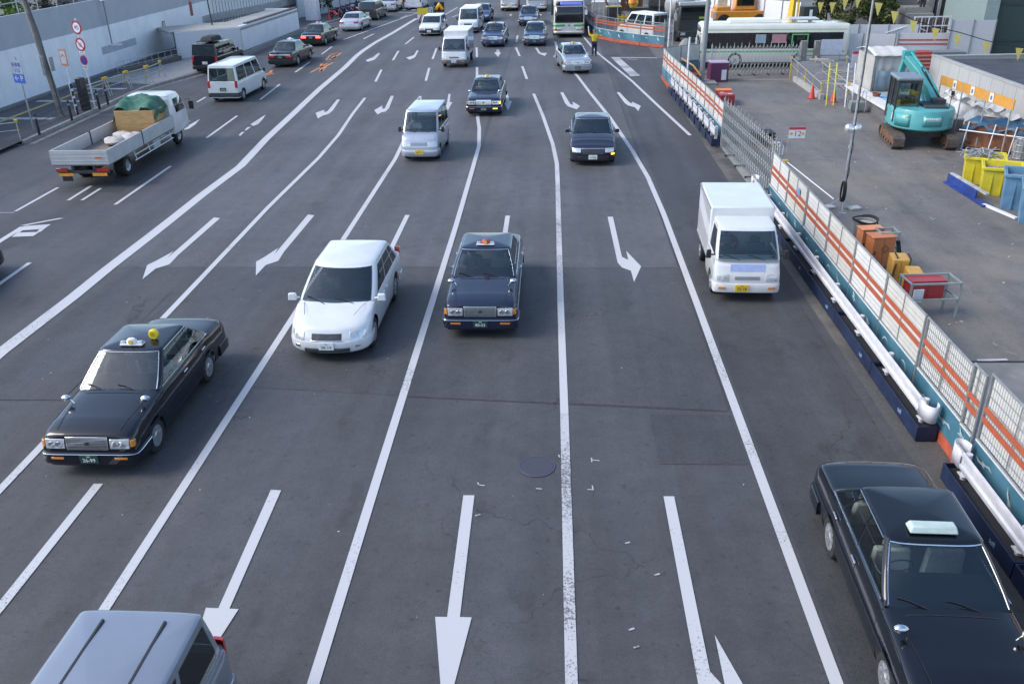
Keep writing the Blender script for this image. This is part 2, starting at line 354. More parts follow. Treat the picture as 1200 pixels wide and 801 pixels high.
# manhole and survey ticks
mh = MB(); mh.lathe([(0, 0), (.30, 0), (.305, -.004)], 40); c = G(629, 546.5)
manhole = mh.build('manhole_cover', M('cast iron', (.070, .070, .082), .5, metal=.3, scale=40, var=.2, bump=.4), loc=(c.x, c.y, .012)); manhole['kind'] = 'structure'; manhole.scale = (.98, .98, 1)
mh = MB(); mh.lathe([(.30, .001), (.325, .002), (.328, 0)], 40); o = mh.build('manhole_ring', M('ring iron', (.065, .065, .11), .5, scale=30), loc=(c.x, c.y, .012)); o['kind'] = 'structure'
for px in [[(560,568.5),(568,569)], [(560,565.5),(561,569)], [(688,573.5),(696,574)], [(694,569),(695,574)], [(692.5,538.8),(702.5,540)], [(693,536.5),(693.5,541.5)], [(628,572.5),(635,573)], [(654.5,533),(656,536)]]:
    gline('survey_mark', px, .022, WP, .011)
for px in [(560,603.5),(735,636),(740,737),(746,758),(770,673)]:
    c = G(*px); line('paint_fleck', [(c.x-.04, c.y-.02), (c.x+.04, c.y+.015)], .03, WPW, .011)
# litter flecks and tar spots over the near road
fl = MB()
for i in range(120):
    x = random.uniform(-12, 6.5); y = random.uniform(7, 40)**1.0; s = random.uniform(.008, .022)
    a = random.random()*3; fl.sheet([(x+s*math.cos(a+k*1.9)*random.uniform(.6, 1.2), y+s*math.sin(a+k*1.9), .0155) for k in range(4)])
o = fl.build('grit', M('pale grit', (.5, .5, .5), .8), smooth=0); o['kind'] = 'stuff'
# ================================================================ vehicles
def paint(name, col, flake=.0, rough=.28): return M(name, col, rough, metal=flake, var=.05, scale=2, coat=1, spec=.1 if sum(col) < .3 else .4)
GLASS = glass_mat('window glass', .78); GLASS_D = glass_mat('privacy glass', .14); 
LAMP = M('headlamp lens', (.62, .64, .66), .12, var=.25, scale=16, metal=.4, coat=1)
REDL = M('red tail lens', (.42, .02, .02), .2, coat=1, var=.2); AMBER = M('amber lens', (.65, .22, .02), .2, coat=1)
BRAKE = M('lit brake lamp', (1, .08, .05), .3, emit=2.2); IND = M('lit indicator lamp', (1, .33, .03), .3, emit=2.5)
SEATF = M('seat fabric', (.16, .16, .17), .9, scale=30); SEATW = M('white seat cover', (.62, .62, .6), .9, scale=30); DASH = M('dashboard', (.03, .03, .032), .7)
PLATE_W = M('white number plate', (.7, .71, .7), .5, var=.04); PLATE_G = M('green number plate', (.015, .06, .04), .5); PLATE_Y = M('yellow number plate', (.75, .5, .04), .5, var=.05)
INK_G = M('green plate characters', (.04, .2, .12), .6); INK_W = M('white plate characters', (.75, .75, .72), .6); INK_K = M('black plate characters', (.03, .03, .03), .6)

def interp(P, x):
    if x <= P[0][0]: return P[0][1]
    for (a, u), (b, v) in zip(P, P[1:]):
        if x <= b:
            t = (x-a)/(b-a) if b > a else 0; t = t*t*(3-2*t)*.5+t*.5
            return u+(v-u)*t
    return P[-1][1]
class Car:
    def __init__(s, root, L, W, paintm, zt, zs=None, zb=.2, wheels=(1.3, -1.3), rw=.31, tw=.19, nf=5, nr=5, Rf=.25, Rr=.2, lean_f=((0, 0),), lean_r=((0, 0),), open_x=None, side=((0, .93), (.12, .985), (.45, 1.0), (.75, .99), (.93, .965), (1, .93)), crown=.03):
        s.root = root; s.L = L; s.W = W; s.p = paintm; s.zt = zt; s.zs = zs or [(a, b-.05) for a, b in zt]; s.zb = zb; s.wheels = wheels; s.rw = rw
        s.nf, s.nr, s.Rf, s.Rr = nf, nr, Rf, Rr; s.lf, s.lr = lean_f, lean_r; s.side = side
        xs = []
        for u in [0, .2, .4, .6, .75, .86, .93, .97, 1]: xs.append((L/2-s._ins(u, nf, Rf), u))
        xf = L/2-Rf; xr = -L/2+Rr
        n = 44
        mid = [xf-(xf-xr)*k/n for k in range(1, n)]
        for wx in wheels:
            r = rw+.055; mid += [wx+r*math.cos(PI*k/12)*(1.0005 if k in (0, 12) else 1) for k in range(13)]+[wx+r*1.012, wx-r*1.012]
        mid = sorted(set(round(v, 4) for v in mid if xr < v < xf), reverse=True)
        xs += [(v, 1) for v in mid]
        for u in [1, .97, .93, .86, .75, .6, .4, .2, 0]: xs.append((-L/2+s._ins(u, nr, Rr), u))
        side_t = [0, .06, .14, .25, .38, .5, .62, .74, .84, .92, .97, 1]
        P = []
        for x, u in xs:
            zb_ = zb
            for wx in wheels:
                r = rw+.055; d = abs(x-wx)
                if d < r: zb_ = max(zb_, rw+math.sqrt(max(0, r*r-d*d)))
            zs_ = interp(s.zs, x); zt_ = interp(s.zt, x); w = W/2*u
            ring = []
            for t in side_t:
                z = zb_+(zs_-zb_)*t; tt = (z-zb)/(zs_-zb); k = interp(side, tt); ring.append((s.defx(x, z), w*k, z))
            kk = interp(side, 1)
            for j, (a, hz) in enumerate([(.965, .45), (.9, .75), (.75, .93), (.5, 1.0), (.25, 1.0+.5*crown/.05*.3), (0, 1.0+crown/.05*.3)]):
                z = zs_+(zt_-zs_)*min(hz, 1)+(crown*(1-a*a)*u if a < .8 else 0)
                ring.append((s.defx(x, z), w*kk*a, z))
            P.append((x, ring))
        vs = []; idx = []
        body = MB(); nr_ = len(P[0][1])
        for x, ring in P:
            full = ring+[(a, -b, c) for a, b, c in reversed(ring[:-1])]
            idx.append(len(body.v)); body.v += [Vector(q) for q in full]
        N = 2*nr_-1; nside = len(side_t)
        for i in range(len(P)-1):
            xm = (P[i][0]+P[i+1][0])/2
            for j in range(N-1):
                top = nside <= j < N-1-nside
                if open_x and top and open_x[0] < xm < open_x[1]: continue
                a, b = idx[i], idx[i+1]; body.f.append([a+j, a+j+1, b+j+1, b+j])
        body.build('body', paintm, root, smooth=32)
        # underbody and arches
        ub = MB(); ub.b2(-L/2+.25, L/2-.25, -W/2*.72, W/2*.72, zb-.04, zb+.34)
        ub.b2(wheels[0]-rw*1.35, wheels[0]+rw*1.35, -W/2*.70, W/2*.70, zb, rw*2.15); ub.b2(wheels[-1]-rw*1.35, wheels[-1]+rw*1.35, -W/2*.70, W/2*.70, zb, rw*2.15)
        ub.build('underbody', black_plastic(), root)
        s.wheels_(tw)
        if open_x: 
            fl_ = MB(); fl_.b2(open_x[0]+.02, open_x[1]-.25, -W/2*.88, W/2*.88, zb+.08, min(interp(s.zs, 0)-.36, zb+.3)); fl_.build('floor_pan', DASH, root)
    def _ins(s, u, n, R): return R*(1-(1-min(1, u)**n)**(1/n))
    def defx(s, x, z):
        L = s.L/2
        if x > 0:
            b = max(0, min(1, (x-(L-s.Rf-.5))/.5)); return x-b*interp(s.lf, z)
        b = max(0, min(1, (-x-(L-s.Rr-.4))/.4)); return x+b*interp(s.lr, z)
    def fx(s, y, z, d=0):   # front surface
        u = min(1, abs(y)/(s.W/2*.985)); return s.L/2-s._ins(u, s.nf, s.Rf)-interp(s.lf, z)+d
    def rx(s, y, z, d=0):
        u = min(1, abs(y)/(s.W/2*.985)); return -s.L/2+s._ins(u, s.nr, s.Rr)+interp(s.lr, z)-d
    def patch(s, name, mat, y0, y1, z0, z1, d=.012, back=.05, front=True, n=10, parent=None, bevel=.006, zn=2, inset=0):
        f = s.fx if front else s.rx; m = MB(); sg = -1 if front else 1
        ys = [y0+(y1-y0)*k/n for k in range(n+1)]; zz = [z0+(z1-z0)*k/zn for k in range(zn+1)]
        A = [[(f(y, z, d), y, z) for y in ys] for z in zz]; B = [[(f(y, z, d)+sg*back, y, z) for y in ys] for z in zz]
        ringA = A[0]+[r[-1] for r in A[1:-1]]+A[-1][::-1]+[r[0] for r in A[1:-1]][::-1]
        ringB = B[0]+[r[-1] for r in B[1:-1]]+B[-1][::-1]+[r[0] for r in B[1:-1]][::-1]
        m.grid(A); m.grid([ringA, ringB], closed=True)
        return m.build(name, mat, parent or s.root, bevel=bevel)
    def wrap(s, name, mat, z0, z1, front=True, ret=.55, d=.02, th=.05, parent=None):
        """bumper: follows the nose in plan and returns along the sides"""
        sg = 1 if front else -1; hw = s.W/2; pts = []
        R = s.Rf if front else s.Rr; nn = s.nf if front else s.nr
        for u in [1, .98, .95, .9, .8, .65, .4, 0]: pts.append((s.L/2-s._ins(u, nn, R), hw*u))
        pts = [(s.L/2-R-ret*(1-k/3), hw) for k in range(3)]+pts
        pts = pts+[(x, -y) for x, y in reversed(pts[:-1])]
        ctr = (s.L/2-R-ret, 0); P = []
        prof = [(z0, .6), (z0+.015, 1), ((z0+z1)/2, 1.12), (z1-.015, 1), (z1, .6), (z1, -1.5), (z0, -1.5)]
        for i, (x, y) in enumerate(pts):
            a = Vector(pts[max(i-1, 0)]); b = Vector(pts[min(i+1, len(pts)-1)]); t = (b-a).normalized(); nrm = Vector((-t.y, t.x)) 
            if nrm.dot(Vector((x-ctr[0], y))) < 0: nrm = -nrm
            le = interp(s.lf if front else s.lr, (z0+z1)/2)
            P.append([((x+nrm.x*d*k-le*max(0, 1-(s.L/2-R-x)/.4 if x < s.L/2-R else 1))*sg, y*.985+nrm.y*d*k, z) for z, k in prof])
        m = MB(); m.grid(P, closed=True); m.add(P[0], [tuple(range(len(prof)))]); m.add(P[-1], [tuple(range(len(prof)))])
        return m.build(name, mat, parent or s.root)
    def wheels_(s, tw, hub=None):
        for wx in s.wheels:
            for sg in (1, -1):
                T = Matrix.Translation((wx, sg*(s.W/2-.02), s.rw)) @ Matrix.Rotation(-sg*PI/2, 4, 'X')
                r = s.rw; t = MB(); t.lathe([(r*.62, -tw), (r*.93, -tw), (r, -tw+.03), (r, -.035), (r*.95, -.008), (r*.8, .004), (r*.66, -.004), (r*.62, -.03), (r*.62, -tw)], 32, T)
                tyre = t.build('wheel', rubber(), s.root)
                h = MB(); h.lathe([(0, .004), (r*.2, .006), (r*.24, -.006), (r*.42, -.016), (r*.58, -.004), (r*.64, -.002), (r*.645, -.02), (r*.6, -.05), (0, -.05)], 32, T)
                for k in range(8):
                    a = 2*PI*k/8; h.box((r*.43*math.cos(a), r*.43*math.sin(a), -.006), (r*.22, r*.09, .012), rz=a, T=T)
                h.build('rim', M('wheel trim', (.45, .46, .48), .35, metal=.7, var=.2, scale=18), tyre)
    def cabin(s, xr0, xf0, xr1, xf1, z0, z1, w0, w1, bow_f=.16, bow_r=.1, n=3.2, sidewin=((.03, .36), (.40, .70), (.74, .95)), wz=(.08, .9), front=(.9, .04, .95), rear=(.86, .1, .92), glass_side=None, glass_rear=None, roofm=None, trim=None, dome=.05, edge=.05, seats=((.2, 1), (-.8, 3)), seatm=None, open_back=False, sideleft=None):
        gs = glass_side or GLASS; gr = glass_rear or gs
        def P(side, a, t, off=0.0, conv=True):
            tt = t; x0 = xr0+(xr1-xr0)*tt; x1 = xf0+(xf1-xf0)*tt; w = w0+(w1-w0)*(t**1.35 if t > 0 else 0)+off; z = z0+(z1-z0)*t
            if side in ('L', 'R'):
                xa = x0+bow_r; xb = x1-bow_f; x = xa+(xb-xa)*a; return (x, w if side == 'L' else -w, z)
            u = abs(a)
            if side == 'F': return (x1-bow_f*(1-(1-u**n)**(1/n))+off, a*w, z+off*.5)
            return (x0+bow_r*(1-(1-u**n)**(1/n))-off, a*w, z+off*.5)
        ts = sorted(set([0, wz[0], wz[1], front[1], front[2], rear[1], rear[2], .25, .5, .75, 1]))
        brk = sorted(set([0, 1]+[round(q, 4) for ab in sidewin for q in ab]))
        us = sorted(set([1, .97, .93, .8, .6, .35, 0, front[0], rear[0]]))
        uf = us[::-1]+[-q for q in us[1:]] if us[0] == 0 else us
        uf = [q for q in sorted(us, reverse=True)]+[-q for q in sorted(us)[1:]]
        ring = []   # (side,a)
        for a in uf: ring.append(('F', a))                       # left to right across the front
        for a in sorted(brk, reverse=True)[1:-1]: ring.append(('R', a))
        for a in [-q for q in sorted(us, reverse=True)]+[q for q in sorted(us)[1:]]: ring.append(('B', a))
        for a in sorted(brk)[1:-1]: ring.append(('L', a))
        sh = MB(); idx = []
        for t in ts: idx.append(len(sh.v)); sh.v += [Vector(P(sd_, a, t)) for sd_, a in ring]
        N = len(ring)
        def is_open(i, j):
            ta, tb = ts[i], ts[i+1]; tm = (ta+tb)/2; (sa, a), (sb, b) = ring[j], ring[(j+1) % N]
            if sa == 'F' and sb == 'F': return abs((a+b)/2) < front[0] and front[1] < tm < front[2]
            if sa == 'B' and sb == 'B': return rear[0] > 0 and abs((a+b)/2) < rear[0] and rear[1] < tm < rear[2]
            sd_ = 'R' if 'R' in (sa, sb) else ('L' if 'L' in (sa, sb) else None)
            if not sd_: return False
            def fr(sx, ax): return ax if sx in 'LR' else (1 if sx == 'F' else 0)
            am = (fr(sa, a)+fr(sb, b))/2
            return wz[0] < tm < wz[1] and any(p < am < q_ for p, q_ in sidewin)
        for i in range(len(ts)-1):
            for j in range(N):
                if is_open(i, j): continue
                k = (j+1) % N; sh.f.append([idx[i]+j, idx[i]+k, idx[i+1]+k, idx[i+1]+j])
        # roof
        cx = (xr1+xf1)/2; last = idx[-1]; rm = MB(); top = [Vector(P(sd_, a, 1)) for sd_, a in ring]; hx = (xf1-xr1)/2
        levels = []
        for q, dz in [(0, 0), (.25, .45), (.6, .8), (1, 1)]:
            levels.append([Vector((cx+(p.x-cx)*(1-edge*q/hx), p.y*(1-edge*q/w1), p.z+edge*.45*dz)) for p in top])
        base = levels[-1]
        for q in (.85, .6, .35, .12):
            levels.append([Vector((cx+(p.x-cx)*q, p.y*q, p.z+dome*(1-q*q))) for p in base])
        rm.grid([[tuple(v) for v in l_] for l_ in levels], closed=True); rm.add([tuple(v) for v in levels[-1]], [tuple(range(N))])
        sh.build('cabin_pillars', s.p, s.root, smooth=32); s.roof = rm.build('roof', roofm or s.p, s.root, smooth=40)
        s.roofz = z1+edge*.45+dome; 
        def pane(name, sd_, a0, a1, t0, t1, mt, na=6, nt_=4, e=.004):
            m = MB(); m.grid([[P(sd_, a0+(a1-a0)*i/na, t0+(t1-t0)*j/nt_, e) for i in range(na+1)] for j in range(nt_+1)])
            return m.build(name, mt, s.root)
        g = .012
        pane('windscreen', 'F', -front[0]-g, front[0]+g, front[1]-g, front[2]+g, GLASS, 16)
        if rear[0] > 0: pane('rear_window', 'B', -rear[0]-g, rear[0]+g, rear[1]-g, rear[2]+g, gr, 14)
        for sd_ in 'LR':
            for a, b in sidewin: pane('side_window', sd_, a-.004, b+.004, wz[0]-g, wz[1]+g, gs)
        if trim:
            for sd_ in 'LR':
                k = 1 if sd_ == 'L' else -1; tr = MB()
                lo = [P(sd_, a, wz[0]-.03, .01) for a in (0, .25, .5, .75, 1)]; hi = [P(sd_, a, wz[1]+.05, .008) for a in (0, .25, .5, .75, 1)]
                tr.tube(lo, .011, 6); tr.tube(hi, .009, 6); tr.build('window_trim', trim, s.root)
            tr = MB(); e = front[0]+.02
            tr.tube([P('F', -e, front[2]+.02, .01)]+[P('F', -e+2*e*k/12, front[2]+.02, .01) for k in range(1, 12)]+[P('F', e, front[2]+.02, .01)], .009, 6)
            for k in (-1, 1): tr.tube([P('F', k*e, front[1]+(front[2]-front[1])*j/4, .01) for j in range(5)], .009, 6)
            tr.build('windscreen_trim', trim, s.root)
        # wipers
        wp = MB()
        for k in (.5, -.25):
            wp.tube([P('F', k, front[1]-.03, .02), P('F', k-.35, front[1]+.10, .022), P('F', k-.52, front[1]+.13, .022)], .008, 5)
        wp.build('wiper', black_plastic(), s.root)
        # interior
        sm = seatm or SEATF; zf = max(.25, z0-.62)
        d = MB(); d.b2(xf0-.75, xf0-.22, -w0*.9, w0*.9, z0-.35, z0+.0); d.build('dashboard', DASH, s.root, bevel=.03)
        sw = MB(); sw.lathe([(.165, -.012), (.185, 0), (.165, .012), (.15, 0), (.165, -.012)], 18, Matrix.Translation((xf0-.82, -w0*.45, z0+.02)) @ Matrix.Rotation(math.radians(-65), 4, 'Y')); sw.build('steering_wheel', DASH, s.root)
        for sx, kind in seats:
            ys = (w0*.45, -w0*.45) if kind < 3 else (0,)
            for y in ys:
                wd = w0*.72 if kind < 3 else w0*1.7
                st = MB(); st.box((sx, y, zf+.12), (.5, wd, .16)); st.box((sx-.28, y, zf+.40), (.13, wd, .56), top=(.8, .85)); 
                for hy in ((0,) if kind < 3 else (-w0*.5, w0*.5)): st.box((sx-.32, y+hy, zf+.75), (.09, .24, .16))
                st.build('seat', sm, s.root, bevel=.03)
        s.P = P
    def mirror(s, x, y, z, mat, fender=False, size=(.10, .2, .13)):
        for k in (1, -1):
            m = MB()
            if fender:
                m.tube([(x, k*y, z-.16), (x+.02, k*(y+.05), z-.05), (x+.03, k*(y+.10), z)], .011, 6)
                T = Matrix.Translation((x+.03, k*(y+.13), z)) @ Matrix.Scale(.6, 4, Vector((1, 0, 0)))
                m.lathe([(0, -.062), (.05, -.05), (.085, -.02), (.085, .02), (.05, .05), (0, .062)], 16, T)
            else:
                m.box((x, k*(y+.05), z-.02), (.05, .14, .04)); m.box((x, k*(y+.15), z), size, top=(.75, .8))
            m.build('wing_mirror', mat, s.root, bevel=0 if fender else .025)
    def plate(s, front, z, mat, ink, chars='46-17', w=.33, h=.165, y=0, d=.03):
        o = s.patch('number_plate', mat, y-w/2, y+w/2, z-h/2, z+h/2, d=d, back=.03, front=front, n=1, zn=1, bevel=.003)
        x = (s.fx if front else s.rx)(y, z, d+.002+(0)); 
        T = frame_T((x, y, z-.02), (0, 1, 0) if front else (0, -1, 0), (0, 0, 1))
        text(chars, .10, ink, 'plate_number', o, T, .001)
        T = frame_T((x, y, z+.055), (0, 1, 0) if front else (0, -1, 0), (0, 0, 1)); text('500', .04, ink, 'plate_number', o, T, .001)
        return o
    def handles(s, xs, z, mat):
        for x in xs:
            for k in (1, -1):
                m = MB(); m.box((x, k*(s.W/2+.006), z), (.17, .028, .03)); m.build('door_handle', mat, s.root, bevel=.008)
    def topz(s, x, y):
        a = min(1, abs(y)/(s.W/2*interp(s.side, 1))); H_ = [(0, 1.0), (.25, 1.0), (.5, 1.0), (.75, .93), (.9, .75), (.965, .45), (1, 0)]
        zs_ = interp(s.zs, x); zt_ = interp(s.zt, x); return zs_+(zt_-zs_)*interp(H_, a)+(.025*(1-a*a) if a < .8 else 0)
    def hood_seams(s, x0, y0, x1, y1):
        for k in (1, -1):
            m = MB(); m.grid([[(x0+(x1-x0)*i/8, k*(y0+(y1-y0)*i/8+e), s.topz(x0+(x1-x0)*i/8, y0+(y1-y0)*i/8)+.004) for e in (-.006, .006)] for i in range(9)]); m.build('bonnet_seam', black_plastic(), s.root, smooth=0)
        m = MB(); m.grid([[(x0+e, y0*(-1+2*i/8), s.topz(x0, y0*(-1+2*i/8))+.004) for e in (-.008, .008)] for i in range(9)]); m.build('bonnet_seam', black_plastic(), s.root, smooth=0)
    def door_lines(s, xs, z0, z1):
        for x in xs:
            for k in (1, -1):
                m = MB()
                for i in range(4):
                    za = z0+(z1-z0)*i/4; zb_ = z0+(z1-z0)*(i+1)/4
                    f = lambda z: s.W/2*interp(s.side, (z-s.zb)/(interp(s.zs, x)-s.zb))
                    m.add([(x-.006, k*(f(za)+.0025), za), (x+.006, k*(f(za)+.0025), za), (x+.006, k*(f(zb_)+.0025), zb_), (x-.006, k*(f(zb_)+.0025), zb_)], [(0, 1, 2, 3)])
                m.build('door_seam', black_plastic(), s.root, smooth=0)
    def side_trim(s, z, x0, x1, mat, h=.025, name='side_moulding', d=.012):
        for k in (1, -1):
            m = MB(); n = 12; P = []
            for i in range(n+1):
                x = x0+(x1-x0)*i/n; f = s.W/2*interp(s.side, (z-s.zb)/(interp(s.zs, x)-s.zb))
                P.append([(x, k*(f-.01), z-h/2), (x, k*(f+d), z-h/2), (x, k*(f+d), z+h/2), (x, k*(f-.01), z+h/2)])
            m.grid(P, closed=True); m.add(P[0], [(0, 1, 2, 3)]); m.add(P[-1], [(0, 1, 2, 3)]); m.build(name, mat, s.root)

def taxi(label, loc, rz, col=(.006, .008, .014), far=False, sign=True, indicator=False, group='taxis in the traffic', seatm=None, cat='taxi', name='taxi_sedan', flake=0, lamp=None, plate='26-99', lit_sign=None, roof_rect=False, brake=False, wing=False):
    t = thing(name, label, cat, loc, rz, group); pm = paint('taxi paint %.3f %.3f' % (col[0], col[2]), col, flake)
    L, W = 4.69, 1.69
    c = Car(t, L, W, pm, zt=[(-2.345, .93), (-2.2, .97), (-1.5, 1.0), (-1.2, 1.02), (.9, .99), (1.05, .965), (1.9, .90), (2.25, .85), (2.345, .80)], zb=.21,
            wheels=(1.50, -1.18), rw=.315, nf=7, nr=7, Rf=.16, Rr=.14, lean_f=((0, .03), (.35, 0), (.6, .0), (.8, .035), (.9, .06)), lean_r=((.3, 0), (.7, .02), (1, .07)), open_x=(-1.15, .95), crown=.025)
    c.cabin(-1.52, 1.04, -.92, .30, .965, 1.435, .775, .60, bow_f=.14, bow_r=.1, sidewin=((.02, .16), (.19, .52), (.55, .985)), trim=chrome(), seatm=seatm or SEATW, seats=((.18, 1), (-.82, 3)), wz=(.07, .9))
    for o in list(t.children):
        if o.name.startswith('body') or o.name.startswith('cabin') or o.name.startswith('roof'): pass
    c.wrap('bumper', pm, .26, .50, True, ret=.42, d=.035); c.wrap('bumper', pm, .26, .50, False, ret=.42, d=.035)
    c.wrap('bumper_strip', chrome(), .46, .475, True, ret=.40, d=.045)
    g = c.patch('grille', chrome(), -.37, .37, .55, .79, d=.022, n=4)
    for k in range(6): c.patch('grille_bar', dark_steel(), -.35, .35, .575+k*.03, .588+k*.03, d=.027, back=.01, n=2, parent=g, bevel=0, zn=1)
    b = MB(); b.box((c.fx(0, .68, .03), 0, .675), (.012, .07, .07), rz=0); b.build('badge', dark_steel(), g, bevel=.005)
    for k in (1, -1):
        h = c.patch('headlight', LAMP, k*.40, k*.74, .57, .745, d=.014, n=6)
        m = MB()
        for y in (.49, .62): m.lathe([(0, .0), (.055, .012), (.06, 0)], 16, frame_T((c.fx(k*y, .65, .018), k*y, .655), (0, 1, 0), (0, 0, 1)))
        m.build('lamp_bowl', chrome(), h)
        c.patch('indicator', (IND if indicator and k == 1 else AMBER), k*.755, k*.825, .60, .72, d=.012, n=4)
        c.patch('indicator', (IND if indicator and k == 1 else AMBER), k*.45, k*.68, .37, .41, d=.05, n=3)
        c.patch('tail_light', BRAKE if brake else REDL, k*.38, k*.76, .62, .76, d=.014, front=False, n=6)
    c.patch('tail_garnish', chrome(), -.7, .7, .78, .82, d=.012, front=False)
    c.plate(True, .38, PLATE_G, INK_W, plate, d=.062); c.plate(False, .66, PLATE_G, INK_W, plate, d=.02)
    c.mirror(1.42, .60, 1.06, chrome(), fender=True) if not wing else c.mirror(.82, .76, 1.02, pm)
    if not far:
        c.handles((-.05, -1.0), .84, chrome()); c.door_lines((.98, .0, -.98), .27, .94); c.side_trim(.62, -2.1, 2.1, pm); c.side_trim(.60, -2.1, 2.1, chrome(), h=.006, d=.014, name='chrome_strip')
        c.hood_seams(1.12, .66, 2.2, .56)
        m = MB()
        for k in (): m.add([(1.05, k*.70, interp(c.zt, 1.05)+.004), (1.05, k*.71, interp(c.zt, 1.05)+.004), (2.28, k*.585, interp(c.zt, 2.28)-.002+.006), (2.28, k*.575, interp(c.zt, 2.28)+.006)], [(0, 1, 2, 3)])
    if sign: 
        z = c.roofz
        base = MB(); base.box((.12, 0, z-.005), (.15, .44, .035)); sb = base.build('roof_sign', white_paint(), t, bevel=.01)
        q = MB(); q.lathe([(.0, .10), (.06, .095), (.10, .06), (.115, .0)], 20, Matrix.Translation((.12, 0, z+.012)) @ Matrix.Scale(.6, 4, Vector((1, 0, 0)))); q.build('sign_lamp', M('white lamp plastic', (.75, .75, .74), .3) if not lamp else lamp, sb)
        q = MB(); q.lathe([(0, .012), (.04, .01), (.042, 0)], 18, frame_T((.19, 0, z+.055), (0, 1, 0), (-.25, 0, 1))); q.build('sign_emblem', M('gold emblem', (.65, .42, .04), .4), sb)
        for k in (1, -1):
            q = MB(); q.box((.125, k*.165, z+.03), (.10, .11, .05), top=(.6, .8)); q.build('sign_wing', M('chrome grey', (.45, .46, .48), .3, metal=.3), sb, bevel=.008)
    return t, c
H = lambda d: math.radians(d)
DOWN, UP = H(-90), H(90)          # towards the camera / away from it

def sedan(name, label, cat, loc, rz, col, L=4.6, W=1.75, Ht=1.45, flake=0, brake=False, group=None, rnd=.3, plate='71-08', wing=True, indicator=False, pm_rough=.25, seatm=None, plate_m=None):
    t = thing(name, label, cat, loc, rz, group); pm = paint('sedan paint %.3f %.3f %.3f' % col, col, flake, pm_rough); h = L/2; k = Ht/1.45
    c = Car(t, L, W, pm, zt=[(-h, .86), (-h+.2, .96), (-h+.7, 1.0), (-h+1.0, 1.02), (h-1.55, .99), (h-1.3, .97), (h-.6, .86), (h-.15, .74), (h, .62)], zb=.2, wheels=(h-.88, -h+1.0), rw=.32, nf=3.2, nr=4, Rf=rnd+.1, Rr=rnd,
            lean_f=((0, .06), (.3, 0), (.6, .02), (.8, .16)), lean_r=((.2, .04), (.45, 0), (.7, .03), (1, .14)), open_x=(-h+1.15, h-1.4))
    c.cabin(-h+.72, h-1.22, -h+1.45, h-2.05, .96, (Ht-.07), W/2-.08, W/2-.24, bow_f=.22, bow_r=.18, n=2.6, sidewin=((.03, .17), (.2, .55), (.58, .97)), trim=chrome() if flake == 0 else black_plastic(), seats=((.05, 1), (-.85, 3)), seatm=seatm)
    c.patch('grille', dark_steel(), -.42, .42, .46, .66, d=.012, n=6); c.patch('lower_intake', black_plastic(), -.6, .6, .24, .38, d=.01)
    c.patch('grille_trim', chrome(), -.44, .44, .665, .685, d=.018, n=6)
    for q in (1, -1):
        c.patch('headlight', LAMP, q*.46, q*.80, .52, .68, d=.012, n=8)
        if indicator and q == 1: c.patch('indicator', IND, q*.70, q*.83, .44, .50, d=.03, n=4)
        c.patch('tail_light', BRAKE if brake else REDL, q*.44, q*.84, .66, .82, d=.012, front=False, n=8)
    c.patch('tail_garnish', pm if flake else chrome(), -.42, .42, .80, .835, d=.014, front=False)
    c.wrap('bumper', pm, .28, .5, False, ret=.3, d=.015)
    c.plate(True, .36, plate_m or PLATE_W, INK_G, plate, d=.02); c.plate(False, .58, plate_m or PLATE_W, INK_G, plate, d=.02)
    c.mirror(h-1.62, W/2-.06, 1.02, pm); c.handles((.2, -.75), .82, pm if flake else chrome()); 
    return t, c
